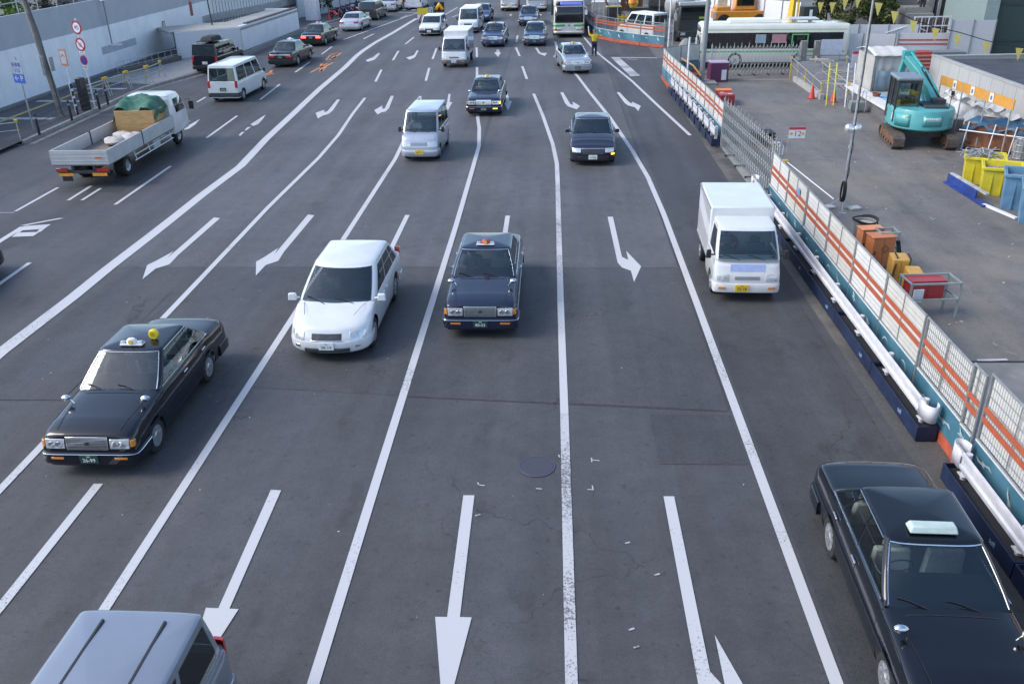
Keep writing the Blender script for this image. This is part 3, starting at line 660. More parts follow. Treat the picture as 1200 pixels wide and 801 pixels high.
def onebox(name, label, cat, loc, rz, col, L, W, Ht, belt=1.0, nose=.5, tail=.06, flake=0, group=None, brake=False, glass_side=None, glass_rear=None, front='van', plate=(None, None, '31-52'), bumper=None, rake=.55, hood_z=.85, seats=((.7, 1),), zb=.22, rw=.3, wh=None, sidewin=((.03, .3), (.34, .64), (.68, .97)), rear_rake=.1, rearlo=.12, wy=(.08, .86), roofm=None, low=None, rrear=.86, tailz=(.75, 1.1), Rf=.2, nf=3.4, bow=.16, cn=3.4, lf=((0, .05), (.3, 0), (.6, .02), (.9, .12)), edge=.05, dome=.035, mirm=None, msz=(.08, .14, .2), wtop=.86):
    t = thing(name, label, cat, loc, rz, group); pm = paint('van paint %.3f %.3f %.3f' % col, col, flake); h = L/2
    c = Car(t, L, W, pm, zt=[(-h, belt+.02), (h-nose-.5, belt+.02), (h-nose, belt-.0), (h-nose*.4, (belt+hood_z)/2+.03), (h-.04, hood_z), (h, hood_z-.05)], zb=zb, wheels=wh or (h-.72, -h+.72), rw=rw, nf=nf, nr=7, Rf=Rf, Rr=.1,
            lean_f=lf, lean_r=((.2, .02), (.4, 0), (1.2, .02)), open_x=(-h+.2, h-nose-.15), side=((0, .96), (.12, .99), (.45, 1.0), (.75, .995), (.93, .985), (1, .965)), crown=.02)
    c.cabin(-h+tail, h-nose+.05, -h+tail+rear_rake, h-nose-rake, belt-.01, Ht-.075, W/2*.965, W/2*wtop, bow_f=bow, bow_r=.07, n=cn, sidewin=sidewin, seats=seats, wz=wy, rear=(rrear, rearlo, .84), front=(.9, .03, .93), glass_side=glass_side, glass_rear=glass_rear, roofm=roofm, dome=dome, edge=edge)
    b = bumper or pm
    c.wrap('bumper', b, .26, .48, True, ret=.25, d=.02); c.wrap('bumper', b, .28, .5, False, ret=.25, d=.03)
    gz = (hood_z-.26, hood_z-.14)
    c.patch('grille', low or dark_steel(), -.33, .33, gz[0], gz[1], d=.012, n=4)
    hw = W/2
    for q in (1, -1):
        c.patch('headlight', LAMP, q*(hw-.40), q*(hw-.06), hood_z-.30, hood_z-.12, d=.012, n=8)
        c.patch('tail_light', BRAKE if brake else REDL, q*(hw-.16), q*(hw-.03), tailz[0], tailz[1], d=.014, front=False, n=5)
    pf, ink, ch = plate
    c.plate(True, .40, pf or PLATE_W, ink or INK_G, ch, d=.05, y=0); c.plate(False, .68, pf or PLATE_W, ink or INK_G, ch, d=.025)
    c.mirror(h-nose-.22, W/2-.02, belt+.06, mirm or black_plastic(), size=msz)
    c.handles((h-nose-1.05, h-nose-1.4), belt-.16, pm)
    return t, c

# ---- the carriageway coming towards the bridge
t, c = taxi('glossy black taxi with white roof sign, nearest the lower left corner', (-8.03, 14.72, 0), DOWN)
q = MB(); z = c.roofz
q.lathe([(0, .055), (.085, .05), (.10, 0), (.085, -.05), (0, -.055)], 24, Matrix.Translation((-.12, .33, z+.085)) @ Matrix.Rotation(PI/2, 4, 'Y')); q.tube([(-.12, .33, z-.02), (-.12, .33, z+.04)], .03)
yl = q.build('round_roof_lamp', M('yellow lamp plastic', (.8, .62, .02), .3), t)
text('個', .10, M('lamp lettering', (.4, .25, .02), .6), 'lamp_character', yl, frame_T((-.062, .33, z+.085), (0, 1, 0), (0, 0, 1)), .001)
taxi('dark navy taxi with red roof sign and chrome fender mirrors in the centre lane', (-1.63, 20.3, 0), DOWN, col=(.012, .018, .04), plate='80-53', lamp=M('red lamp plastic', (.5, .05, .04), .3))
taxi('dark blue taxi with its orange turn lamp lit, behind the silver van', (-3.28, 44.9, 0), H(-91), col=(.012, .018, .04), far=True, indicator=True, plate='55-20', lamp=M('yellow lamp plastic', (.8, .62, .02), .3))
taxi('blue taxi with chrome mirrors queueing left of its twin near the bus', (-4.35, 69.5, 0), H(-92), col=(.03, .05, .13), far=True, plate='12-33', lamp=M('red lamp plastic', (.5, .05, .04), .3))
taxi('blue taxi without roof sign just in front of the bus lane, white plate', (-1.3, 69.7, 0), H(-91), col=(.03, .05, .12), far=True, plate='41-09', sign=False)
taxi('blue taxi with headlamps on, partly hidden behind another blue taxi', (-2.1, 82.9, 0), H(-91), col=(.02, .04, .11), far=True, plate='19-70')
taxi('silver taxi with yellow roof lamp changing lanes in front of the green bus', (1.25, 57.1, 0), H(-83), col=(.42, .46, .52), far=True, flake=.5, plate='63-47', lamp=M('yellow lamp plastic', (.8, .62, .02), .3))
sedan('black_sedan', 'black sedan with bright headlamps and orange side lamp in the right lane', 'car', (1.6, 35.5, 0), H(-91), (.014, .018, .035), L=4.75, W=1.78, Ht=1.47, indicator=True, group='cars in the traffic')
t, c = taxi('large black taxi cut off by the lower right corner, beside the guardrail', (4.93, 9.35, 0), H(-92), col=(.004, .006, .010), sign=False, plate='26-31', name='taxi_sedan')
q = MB(); q.box((.1, 0, c.roofz+.035), (.22, .62, .09), top=(.6, .9)); q.build('roof_sign', M('pale green lamp plastic', (.45, .55, .52), .3), t, bevel=.02)

# white crossover
t, c = onebox('white_crossover', 'white crossover with dark side glass and big white mirrors, left of centre', 'car', (-4.86, 18.95, 0), H(-91), (.66, .67, .68), 4.45, 1.80, 1.58, belt=.98, nose=1.02, tail=.28, group='cars in the traffic', glass_side=GLASS_D, glass_rear=GLASS_D, rake=.95, hood_z=.78, seats=((.25, 1), (-.75, 3)), rear_rake=.45, wh=(1.32, -1.30), rw=.34, sidewin=((.06, .22), (.25, .58), (.61, .93)), wy=(.08, .84), plate=(None, None, '58-14'), Rf=.55, nf=2.3, bow=.34, cn=2.2, lf=((0, .10), (.3, 0), (.5, .02), (.7, .14), (.85, .34)), edge=.13, dome=.06, mirm=paint('van paint 0.660 0.670 0.680', (.66, .67, .68)), msz=(.12, .2, .16), wtop=.80)
c.door_lines((1.0, .05, -.85), .3, .95); c.hood_seams(1.1, .72, 1.75, .55)
c.patch('grille_bar', chrome(), -.36, .36, .50, .515, d=.02, n=4); c.patch('lower_intake', dark_steel(), -.5, .5, .25, .34, d=.045); c.patch('fog_lamp', chrome(), .62, .72, .34, .40, d=.045); c.patch('fog_lamp', chrome(), -.72, -.62, .34, .40, d=.045)
for k in (1, -1):
    q = MB(); q.tube([c.P('L' if k > 0 else 'R', a, 1.0, -.02) for a in (.02, .4, .98)], .016, 6); q.build('roof_rail', chrome(), t)
# silver kei van
t, c = onebox('silver_kei_van', 'small tall silver van with yellow number plate behind the white crossover', 'van', (-5.2, 35.65, 0), H(-92), (.50, .53, .60), 3.4, 1.475, 1.89, belt=1.08, nose=.52, flake=.55, group='vans in the traffic', rake=.48, hood_z=.90, plate=(PLATE_Y, INK_K, '50-72'), seats=((.55, 1), (-.5, 3)), low=M('silver grille', (.3, .31, .33), .4, metal=.5), wh=(1.0, -1.35), rw=.28)
# silver MPV under the bridge, lower left
t, c = onebox('silver_minivan', 'silver blue minivan leaving the frame in the lower left corner', 'van', (-4.72, 5.3, 0), H(-91), (.26, .285, .33), 4.6, 1.66, 1.72, belt=1.0, nose=1.0, tail=.1, flake=.5, group='vans in the traffic', rake=.9, hood_z=.8, seats=((.25, 1), (-.75, 3)), wh=(1.4, -1.4))
for k in (.36, -.36):
    q = MB(); q.b2(-1.9, .35, k-.014, k+.014, c.roofz-.03, c.roofz-.004); q.build('roof_groove', black_plastic(), t)
# distant ones
onebox('white_hatchback', 'white hatchback leading the left lane beside the yellow median sign', 'car', (-9.95, 76.4, 0), H(-93), (.76, .77, .78), 4.2, 1.69, 1.5, belt=.95, nose=1.0, tail=.15, group='cars in the traffic', rake=.7, hood_z=.74, bumper=black_plastic(), seats=((.3, 1), (-.6, 3)), rear_rake=.25)
onebox('white_van', 'white van with dark bumper following behind the box truck', 'van', (-6.95, 78.3, 0), H(-92), (.74, .75, .76), 4.69, 1.69, 1.95, belt=1.05, nose=.55, group='vans in the traffic', bumper=dark_steel(), rake=.5, hood_z=.92)
sedan('dark_blue_sedan', 'dark blue car half hidden behind the white van', 'car', (-6.55, 86.2, 0), H(-92), (.02, .04, .12), group='cars in the traffic')
sedan('silver_sedan', 'silver car with red tail lamps ahead of the dark minivan, going away', 'car', (-17.0, 97.3, 0), H(87), (.55, .57, .6), flake=.4, group='cars in the traffic', brake=False)

# white delivery truck on the right, and its far cousin
def box_truck(name, label, loc, rz, col, L, W, cabH, boxH, group, plate, low=None, stripe=None, boxL=None, cabL=1.35, zfloor=.62):
    t = thing(name, label, 'truck', loc, rz, group); pm = paint('truck paint %.3f %.3f' % (col[0], col[2]), col); h = L/2; belt = 1.08
    c = Car(t, cabL+.35, W, pm, zt=[(-1, belt+.02), (.3, belt+.02), (cabL/2+.05, belt-.03), ((cabL+.35)/2, belt-.14)], zb=.26, wheels=(.12,), rw=.28, nf=4.5, nr=9, Rf=.16, Rr=.05, lean_f=((0, .06), (.35, 0), (.6, .01), (1.05, .12)), open_x=(-(cabL+.35)/2+.1, .45), side=((0, .97), (.12, .99), (.45, 1.0), (.75, .995), (1, .97)), crown=.01)
    hc = (cabL+.35)/2
    c.cabin(-hc+.03, hc-.12, -hc+.08, hc-.62, belt-.01, cabH-.06, W/2*.965, W/2*.86, bow_f=.14, bow_r=.05, n=3.6, sidewin=((.30, .96),), wz=(.06, .84), rear=(0, .2, .8), front=(.91, .02, .88), seats=((-.15, 1),), dome=.02, edge=.04)
    c.wrap('bumper', low or pm, .27, .50, True, ret=.2, d=.02)
    for q_ in (1, -1):
        c.patch('headlight', LAMP, q_*(W/2-.36), q_*(W/2-.08), .56, .74, d=.012, n=6); c.patch('indicator', AMBER, q_*(W/2-.30), q_*(W/2-.12), .36, .42, d=.04, n=3)
    c.patch('grille', low or M('silver grille', (.3, .31, .33), .4, metal=.5), -.3, .3, .6, .68, d=.012, n=3)
    c.mirror(hc-.32, W/2-.02, belt+.08, black_plastic(), size=(.07, .13, .22))
    if stripe: c.patch('bonnet_stripe', stripe, -.42, .42, .80, .96, d=.006, n=6, bevel=0)
    c.plate(True, .40, *plate, d=.06, y=-.12 if stripe else 0)
    sh = h-hc
    for o in list(t.children): o.location.x += sh
    bx0 = -h; bx1 = sh-hc+.28
    b = MB(); b.b2(bx0, bx1-.05, -W/2*.985, W/2*.985, zfloor, boxH); bo = b.build('cargo_box', pm, t, bevel=.04)
    tr = MB()
    for q_ in (1, -1):
        for zz in (zfloor+.01, boxH-.05): tr.b2(bx0+.02, bx1-.07, q_*(W/2*.985-.005), q_*(W/2*.985+.012), zz-.02, zz+.03)
    tr.build('box_edge_rail', steel(), bo)
    ds = MB()
    for q_ in (-.02, .02): ds.b2(bx0-.012, bx0-.002, q_-.008, q_+.008, zfloor+.06, boxH-.08)
    ds.build('rear_door_seam', steel(), bo)
    ch = MB(); ch.b2(bx0+.1, bx1, -.35, .35, .42, zfloor-.01); ch.b2(bx0+.0, bx0+.1, -W/2*.9, W/2*.9, .38, .5); ch.build('chassis', black_plastic(), t)
    c.wheels = (-h+.75,); c.wheels_(.16)
    for q_ in (1, -1):
        m_ = MB(); m_.b2(-h-.02, -h+.0, q_*(W/2-.3), q_*(W/2-.1), .40, .5); m_.build('tail_light', REDL, t)
    return t, c
box_truck('white_delivery_truck', 'small white delivery truck with box body and blue stripe beside the guardrail', (4.86, 21.9, 0), H(-92), (.66, .67, .67), 3.75, 1.62, 1.8, 2.0, 'delivery trucks in the traffic', (PLATE_Y, INK_K, '72-18'), stripe=M('pale blue decal', (.35, .42, .68), .4))
box_truck('silver_white_box_truck', 'white box truck with grey lower cab in front of the white van', (-6.25, 59.9, 0), H(-92), (.66, .66, .68), 4.3, 1.62, 1.85, 2.12, 'delivery trucks in the traffic', (PLATE_W, INK_G, '44-02'), low=M('grey bumper plastic', (.12, .12, .125), .5))

# ---- the left carriageway, tails towards us
t, c = onebox('white_cargo_van', 'white cargo van seen from behind, next to the parked black off-roader', 'van', (-17.5, 49.2, 0), H(88), (.66, .67, .67), 4.69, 1.69, 1.95, belt=1.04, nose=.55, group='vans in the traffic', bumper=dark_steel(), rake=.5, hood_z=.92, sidewin=((.03, .36), (.39, .68), (.72, .97)), rrear=.88, rearlo=.06, plate=(PLATE_G, INK_W, '10-88'))
taxi('dark green taxi with red tail band, alone behind the white van, left carriageway', (-17.75, 61.0, 0), H(87), col=(.02, .028, .026), far=True, plate='77-31', wing=True)
taxi('dark green taxi with both brake lamps lit on the left carriageway', (-18.3, 71.2, 0), H(87), col=(.015, .024, .02), far=True, brake=True, plate='20-45', wing=True, lamp=M('red lamp plastic', (.5, .05, .04), .3))
sedan('silver_saloon', 'silver car with red tail lamps beside the solid line, right behind the brown minivan', 'car', (-17.35, 80.6, 0), H(86), (.55, .57, .6), flake=.4, W=1.79, group='cars in the traffic', plate='36-21', brake=False)
onebox('brown_minivan', 'dark brown minivan with black rear window between two silver cars', 'van', (-17.4, 89.3, 0), H(86), (.07, .06, .055), 4.6, 1.72, 1.72, belt=1.0, nose=1.0, group='vans in the traffic', flake=.4, brake=False, glass_side=GLASS_D, glass_rear=GLASS_D, rake=.9, hood_z=.8, rear_rake=.2, tailz=(.85, 1.02), rrear=.9)
onebox('white_minivan', 'white wide minivan seen from behind at the far pedestrian crossing', 'van', (-14.6, 99.6, 0), H(87), (.75, .75, .76), 4.8, 1.85, 1.7, belt=1.0, nose=1.0, group='vans in the traffic', rake=.9, hood_z=.8, glass_side=GLASS_D, glass_rear=GLASS_D)
sedan('black_car', 'black car of which only a corner enters at the left edge', 'car', (-16.25, 20.2, 0), H(90), (.01, .012, .016), L=4.7, W=1.75, group='cars in the traffic')
t, c = onebox('black_offroader', 'black off-road car with rooftop load parked at the left kerb', 'car', (-21.9, 58.6, 0), H(86), (.012, .014, .02), 4.4, 1.75, 1.85, belt=1.1, nose=1.15, group='cars in the traffic', glass_side=GLASS_D, glass_rear=GLASS_D, rake=.3, hood_z=1.02, rear_rake=.05, zb=.35, rw=.36)
r = MB()
for x in (-1.5, -.5): r.tube([(x, -.65, c.roofz-.05), (x, -.6, c.roofz+.06), (x, .6, c.roofz+.06), (x, .65, c.roofz-.05)], .018)
for y in (-.55, .55): r.tube([(-1.8, y, c.roofz+.07), (0, y, c.roofz+.07)], .016)
r.build('roof_rack', dark_steel(), t)
r = MB(); r.box((-1.0, -.1, c.roofz+.22), (1.6, .9, .28), top=(.75, .8)); tag(r.build('roof_bag', M('black bag', (.025, .03, .03), .8, scale=8, bump=.6), None, bevel=.08, loc=(-21.9, 58.6, 0), rz=H(86)), 'black cargo bag strapped on the roof of the parked off-roader', 'bag')

# ---- buses
def bus_front(t, W, Ht, body):
    pass
def bus(name, label, loc, rz, L, W, Ht, base, sign=None, green=True, group=None, small=False):
    t = thing(name, label, 'bus', loc, rz, group); h = L/2; hw = W/2
    gm = M('bus green', (.10, .42, .13), .35, coat=.6); bm_ = paint('bus cream %.2f' % base[0], base)
    n = 5; R = .22
    def outline(k=1.0, dx=0):
        p = []
        for sx, sy in ((1, 1), (-1, 1), (-1, -1), (1, -1)):
            cx_, cy_ = sx*(h-R), sy*(hw-R); a0 = {(1, 1): 0, (-1, 1): 90, (-1, -1): 180, (1, -1): 270}[(sx, sy)]
            for i in range(n+1):
                a = H(a0+90*i/n); p.append((cx_+R*math.cos(a), cy_+R*math.sin(a)))
        return p
    o = outline(); P = []
    for z, k in [(.32, .985), (.36, 1), (.9, 1), (1.5, .995), (Ht-.28, .975), (Ht-.12, .95), (Ht-.03, .88), (Ht, .75), (Ht+.02, .3)]:
        P.append([(x if k > .9 else math.copysign(h-(1-k)*1.2, x) if abs(x) > h-R-.01 else x, y*k, z) for x, y in o])
    m = MB(); m.grid(P, closed=True); m.add(P[-1], [tuple(range(len(o)))]); body = m.build('body', bm_, t, smooth=40)
    sk = MB(); sk.b2(-h+.3, h-.3, -hw+.15, hw-.15, .2, .5); sk.build('underbody', black_plastic(), t)
    # windscreen, sign and side glazing follow the shell, a touch proud
    def fpatch(nm, mt, y0, y1, z0, z1, d=.01, fr=1):
        q = MB(); ys = [y0+(y1-y0)*i/10 for i in range(11)]
        def X(y):
            e = max(0, abs(y)-(hw-R)); return h-R+math.sqrt(max(0, R*R-e*e))
        k = lambda z: 1 if z < 1.5 else .985
        q.grid([[(fr*(X(y)+d), y*k(z), z) for y in ys] for z in (z0, z1)]); q.grid([[(fr*(X(y)+d), y*k(z), z) for y in ys] for z in (z1, z1+.0)])
        return q.build(nm, mt, t, solid=.012)
    fpatch('windscreen', GLASSK, -hw+.1, hw-.1, 1.12, Ht-.55, .012)
    fpatch('header_panel', M('black header', (.02, .02, .025), .3), -hw+.18, hw-.14, Ht-.47, Ht-.18, .01)
    if sign:
        fpatch('destination_display', M('blue display', (.12, .16, .5), .4, emit=.35), -hw+.5, hw-.2, Ht-.43, Ht-.22, .022)
    else: fpatch('destination_display', M('dim display', (.05, .06, .10), .4), -hw+.5, hw-.5, Ht-.43, Ht-.22, .022)
    if green:
        fpatch('green_band', gm, -hw+.02, -.35, .88, 1.02, .014); fpatch('green_band', gm, .35, hw-.02, .88, 1.02, .014)
        q = MB(); q.lathe([(0, .012), (.08, .008), (.085, 0)], 18, frame_T((h+.01, 0, .93), (0, 1, 0), (0, 0, 1))); q.build('badge', chrome(), t)
    for k in (1, -1):
        fpatch('headlight', LAMP, k*(hw-.62), k*(hw-.28), .56, .76, .016); fpatch('indicator', AMBER, k*(hw-.26), k*(hw-.06), .56, .76, .018)
        fpatch('tail_light', REDL, k*(hw-.3), k*(hw-.08), .7, 1.0, .016, -1)
    fpatch('bumper', bm_, -hw+.02, hw-.02, .34, .52, .05)
    o_ = fpatch('number_plate', PLATE_W if not small else PLATE_Y, -.17, .17, .36, .5, .085); 
    for k in (1, -1):
        q = MB(); q.b2(-h+.45, h-.35, k*(hw+.002), k*(hw*.985+.012), 1.12, Ht-.5); q.build('side_glazing', GLASSK, t)
        for i in range(1, int((L-.9)/1.35)):
            q = MB(); x = -h+.45+i*1.35; q.b2(x-.03, x+.03, k*(hw+.004), k*(hw+.018), 1.12, Ht-.5); q.build('window_post', black_plastic(), t)
        if green:
            q = MB(); q.b2(-h+.3, h-.3, k*(hw-.004), k*(hw+.006), .90, 1.0); q.build('green_band', gm, t)
            q = MB(); q.b2(-h+.3, h-.3, k*(hw*.975-.006), k*(hw*.975+.008), Ht-.36, Ht-.30); q.build('green_roof_line', M('pale green line', (.42, .55, .36), .4), t)
        q = MB(); q.tube([(h-.1, k*(hw-.1), Ht-.5), (h+.22, k*(hw+.08), Ht-.55), (h+.25, k*(hw+.1), Ht-.8)], .018); q.box((h+.24, k*(hw+.1), Ht-.95), (.08, .2, .34)); q.build('wing_mirror', white_paint() if k > 0 else black_plastic(), t)
        for wx in (h-2.2 if L > 8 else h-1.2, -h+(2.9 if L > 8 else 1.5)):
            T = Matrix.Translation((wx, k*(hw+.005), .46)) @ Matrix.Rotation(-k*PI/2, 4, 'X')
            q = MB(); q.lathe([(.26, -.28), (.43, -.28), (.46, -.24), (.46, -.04), (.42, 0), (.3, .01), (.27, -.03)], 28, T); ty = q.build('wheel', rubber(), t)
            q = MB(); q.lathe([(0, .02), (.09, .02), (.12, -.04), (.2, -.05), (.26, -.01), (.28, -.03), (.0, -.08)], 24, T); q.build('rim', M('wheel trim', (.45, .46, .48), .35, metal=.7), ty)
            q = MB(); q.lathe([(.46, .0), (.54, .0), (.54, .012), (.46, .012), (.46, 0)], 26, Matrix.Translation((wx, k*(hw+.001), .46)) @ Matrix.Rotation(-k*PI/2, 4, 'X'), 0, PI if k > 0 else PI); 
    return t
GLASSK = M('dark bus glass', (.012, .014, .016), .06, var=.3, scale=1.2, coat=1)
t = bus('green_cream_bus', 'cream and green city bus with blue destination display, head-on in the right lane', (1.2, 77.4, 0), H(-89), 10.4, 2.42, 2.85, (.66, .66, .60), sign=True, group='buses')
q = MB(); q.box((2.6, 0, 2.98), (2.2, 1.5, .22), top=(.9, .85)); q.build('roof_unit', paint('bus cream 0.66', (.66, .66, .60)), t, bevel=.05)
for y in (-.55, .35):
    q = MB(); q.box((3.72, y+.1, 2.98), (.03, .6, .07)); q.build('roof_vent', black_plastic(), t)
bus('white_minibus', 'small white bus with yellow plate, centre of the far road', (-4.4, 97.4, 0), H(-90), 6.9, 1.75, 2.35, (.72, .72, .72), green=False, group='buses', small=True)
bus('pale_coach', 'pale grey coach behind the blue taxis at the top of the road', (-1.6, 97.0, 0), H(-90), 8.2, 2.05, 2.5, (.6, .62, .64), green=False, group='buses')
t = bus('side_on_bus', 'long cream and green bus standing side-on behind the folding yard gate', (13.65, 57.6, 0), H(177), 9.0, 2.3, 2.55, (.66, .66, .60), group='buses')
q = MB(); q.box((1.2, 0, 2.66), (3.2, 1.4, .2), top=(.92, .8)); q.build('roof_unit', paint('bus cream 0.66', (.66, .66, .60)), t, bevel=.04)
q = MB(); q.box((-1.7, .1, 2.76), (1.8, 1.2, .06)); q.box((-1.3, .1, 2.62), (.06, 1.0, .22)); q.box((-2.2, .1, 2.62), (.06, 1.0, .22)); q.build('roof_rack', M('pale grey roof panel', (.5, .52, .55), .4), t, bevel=.01)
for x, w_, cc, cn in ((-.2+1.05, .62, (.28, .36, .42), 'window_poster'), (-1.0+.75, .85, (.42, .22, .25), 'window_poster')):
    q = MB(); q.b2(x-w_/2, x+w_/2, 1.168, 1.18, 1.45, 1.95); q.build(cn, M('poster %.2f' % cc[0], cc, .5), t)
fr = MB()
for (x0, x1, z0, z1) in ((-2.0, -1.0, 1.9, 1.98), (-2.0, -1.92, 1.3, 1.9), (-1.08, -1.0, 1.3, 1.9)): fr.b2(x0, x1, 1.168, 1.182, z0, z1)
fr.build('window_frame', M('bus green', (.10, .42, .13), .35, coat=.6), t)

# dark red truck far up on the left
t = thing('dark_red_truck', 'dark truck with orange lamps at the top edge, beyond the crossing', 'truck', (-16.9, 104.5, 0), UP, 'far trucks')
q = MB(); q.box((0, 0, 1.65), (6, 2.2, 2.0)); q.build('cargo_box', M('dark maroon panel', (.035, .022, .02), .5), t, bevel=.05)
q = MB(); q.box((3.7, 0, 1.4), (1.4, 2.1, 2.0), top=(.8, .9)); q.build('cab', M('dark cab', (.05, .04, .04), .4), t, bevel=.08)
q = MB(); q.box((0, 0, .5), (7, 1.0, .3)); q.build('chassis', black_plastic(), t)
for y in (.9, -.9):
    q = MB(); q.box((-3.03, y, 1.9), (.05, .3, .3)); q.build('marker_lamp', M('orange lamp', (.5, .15, .04), .4), t)
    for x in (-2.1, 3.2):
        q = MB(); q.lathe([(0, 0), (.3, 0), (.42, -.03), (.42, -.25), (0, -.25)], 20, Matrix.Translation((x, y*1.15, .42)) @ Matrix.Rotation(-math.copysign(PI/2, y), 4, 'X')); q.build('wheel', rubber(), t)

# ---- flatbed truck
t = thing('flatbed_truck', 'white cab flatbed truck with grey aluminium side boards, seen from behind', 'truck', (-17.25, 34.65, 0), H(90.5), 'far trucks')
t['group'] = 'trucks on the left carriageway'
alu = M('dull aluminium', (.50, .50, .51), .5, metal=.2, var=.08, scale=2); bedw = 1.04
BX0, BX1, BZ, BT = -4.0, 2.25, .88, 1.36
q = MB(); q.b2(BX0, BX1, -bedw, bedw, BZ-.08, BZ); q.build('bed_floor', M('truck bed wood', (.20, .17, .14), .8, stretch=(1, 14, 1)), t)
for k in (1, -1):
    for a, b in ((BX0+.06, -1.0), (-.94, BX1)):
        q = MB(); q.b2(a, b, k*(bedw-.02), k*(bedw+.03), BZ-.03, BT); 
        for zz in (BZ+.1, BZ+.24, BZ+.38): q.b2(a, b, k*(bedw+.03), k*(bedw+.038), zz-.012, zz+.012)
        q.build('side_board', alu, t)
    q = MB(); q.box((-.97, k*bedw, (BZ+BT)/2), (.05, .09, BT-BZ+.08)); q.build('board_post', dark_steel(), t)
q = MB(); q.b2(BX0-.03, BX0+.04, -bedw-.03, bedw+.03, BZ-.03, BT)
for zz in (BZ+.1, BZ+.24, BZ+.38): q.b2(BX0-.04, BX0-.03, -bedw, bedw, zz-.01, zz+.01)
tb = q.build('tail_board', alu, t)
q = MB(); q.box((BX0-.045, -.72, BZ+.22), (.012, .26, .06)); q.build('orange_label', M('orange reflector', (.6, .15, .05), .4), tb)
q = MB()
for y in (-.4, .4): q.b2(BX0+.1, 3.2, y-.05, y+.05, .58, .80)
for x in (-3.6, -2, -.5, 1, 2): q.b2(x-.04, x+.04, -.9, .9, .72, .80)
q.b2(BX0+.05, BX0+.15, -.95, .95, .5, .62); q.build('chassis', dark_steel(), t)
for k in (1, -1):
    q = MB(); q.b2(BX0-.02, BX0+.04, k*.55, k*.98, .58, .70); q.build('tail_light', REDL, t)
    q = MB(); q.b2(BX0-.02, BX0+.0, k*.36, k*.9, .42, .53); q.build('reflector_bar', M('orange yellow reflector', (.75, .3, .03), .35), t)
    q = MB(); q.b2(BX0+.3, BX0+.32, k*.6, k*.98, .15, .55); q.build('mud_flap', black_plastic(), t)
    for x, rr in ((-2.35, .38), (2.85, .38)):
        T = Matrix.Translation((x, k*(bedw-.09), rr)) @ Matrix.Rotation(-k*PI/2, 4, 'X')
        q = MB(); q.lathe([(.2, -.42 if x < 0 else -.22), (.35, -.42 if x < 0 else -.22), (.38, -.2), (.38, -.03), (.34, 0), (.24, .005), (.21, -.04)], 28, T); ty = q.build('wheel', rubber(), t)
        q = MB(); q.lathe([(0, -.02), (.07, -.02), (.09, -.08), (.15, -.10), (.21, -.02), (.23, -.03), (0, -.12)], 24, T); q.build('rim', M('wheel trim', (.45, .46, .48), .35, metal=.7), ty)
    q = MB()
    for zz in (.42, .62): q.tube([(-1.75, k*.97, zz), (2.1, k*.97, zz)], .022, 6)
    for x in (-1.6, -.3, 1.9): q.tube([(x, k*.97, .42), (x, k*.9, .80)], .02, 6)
    q.build('side_guard', white_paint(), t)
q = MB(); q.box((.6, -.7, .55), (.7, .42, .36)); q.build('fuel_tank', M('pale tank', (.5, .5, .5), .5), t, bevel=.06)
cabp = paint('truck paint 0.770 0.780', (.66, .67, .67))
P = []
for z, xa, xb, w_ in [(.52, 2.32, 3.98, 1.0), (.62, 2.3, 4.02, 1.03), (1.25, 2.3, 4.0, 1.03), (1.38, 2.3, 3.95, 1.02), (1.95, 2.32, 3.62, .94), (2.12, 2.38, 3.5, .88), (2.18, 2.55, 3.35, .76)]:
    r = .12; pts = []
    for sx, sy, a0 in ((1, 1, 0), (0, 1, 90), (0, -1, 180), (1, -1, 270)):
        cx_ = (xb-r) if sx else (xa+r); cy_ = sy*(w_-r)
        for i in range(5): a = H(a0+22.5*i); pts.append((cx_+r*math.cos(a), cy_+r*math.sin(a), z))
    P.append(pts)
q = MB(); q.grid(P, closed=True); q.add(P[-1], [tuple(range(20))]); cab = q.build('cab', cabp, t, smooth=40)
q = MB(); q.b2(2.288, 2.31, -.62, .62, 1.5, 1.92); q.build('rear_window', GLASSK, cab)
for k in (1, -1):
    q = MB(); q.add([(2.75, k*1.032, 1.36), (3.75, k*1.028, 1.36), (3.52, k*.965, 1.93), (2.75, k*.972, 1.93)], [(0, 1, 2, 3)]); q.build('side_window', GLASSK, cab, solid=.01)
    q = MB(); q.tube([(3.85, k*1.0, 1.7), (3.95, k*1.22, 1.72), (3.95, k*1.24, 1.5)], .014, 6); q.box((3.95, k*1.25, 1.45), (.06, .2, .34)); q.build('wing_mirror', black_plastic(), cab)
# guard frame and load
q = MB()
for y in (-.95, 0, .95): q.tube([(2.24, y, BZ), (2.24, y, 2.0)], .025, 6)
q.tube([(2.24, -.95, 2.0), (2.24, .95, 2.0)], .025, 6); q.build('headboard', white_paint(), t)
base = Vector((-17.25, 34.65, 0)); Rz = Matrix.Translation(base) @ Matrix.Rotation(H(90.5), 4, 'Z')
q = MB(); q.box((1.35, -.05, BZ+.47), (1.1, 1.62, .92), T=Rz)
tag(q.build('plywood_crate', M('plywood', (.46, .28, .12), .75, stretch=(1, 1, 9), scale=3, var=.2), bevel=.01), 'tan plywood crate standing at the front of the flatbed', 'crate')
tp = MB(); nx, ny = 14, 18; random.seed(3); P = []
for i in range(nx):
    r_ = []
    for j in range(ny):
        u = i/(nx-1); v = j/(ny-1); x = .85+u*1.3; y = -.92+1.84*v; edge = max(0, abs(v-.5)*2-.72)/.28
        z = BZ+1.12+.10*math.sin(v*9+u*3)*math.sin(u*7)+.05*random.random()-.62*edge**1.5*(1 if v > .5 else .8)-(.25*max(0, .25-u)/.25 if .3 < v < .7 else .1*max(0, .3-u)/.3)+.18*u
        r_.append((x+.04*random.random(), y, z))
    P.append(r_)
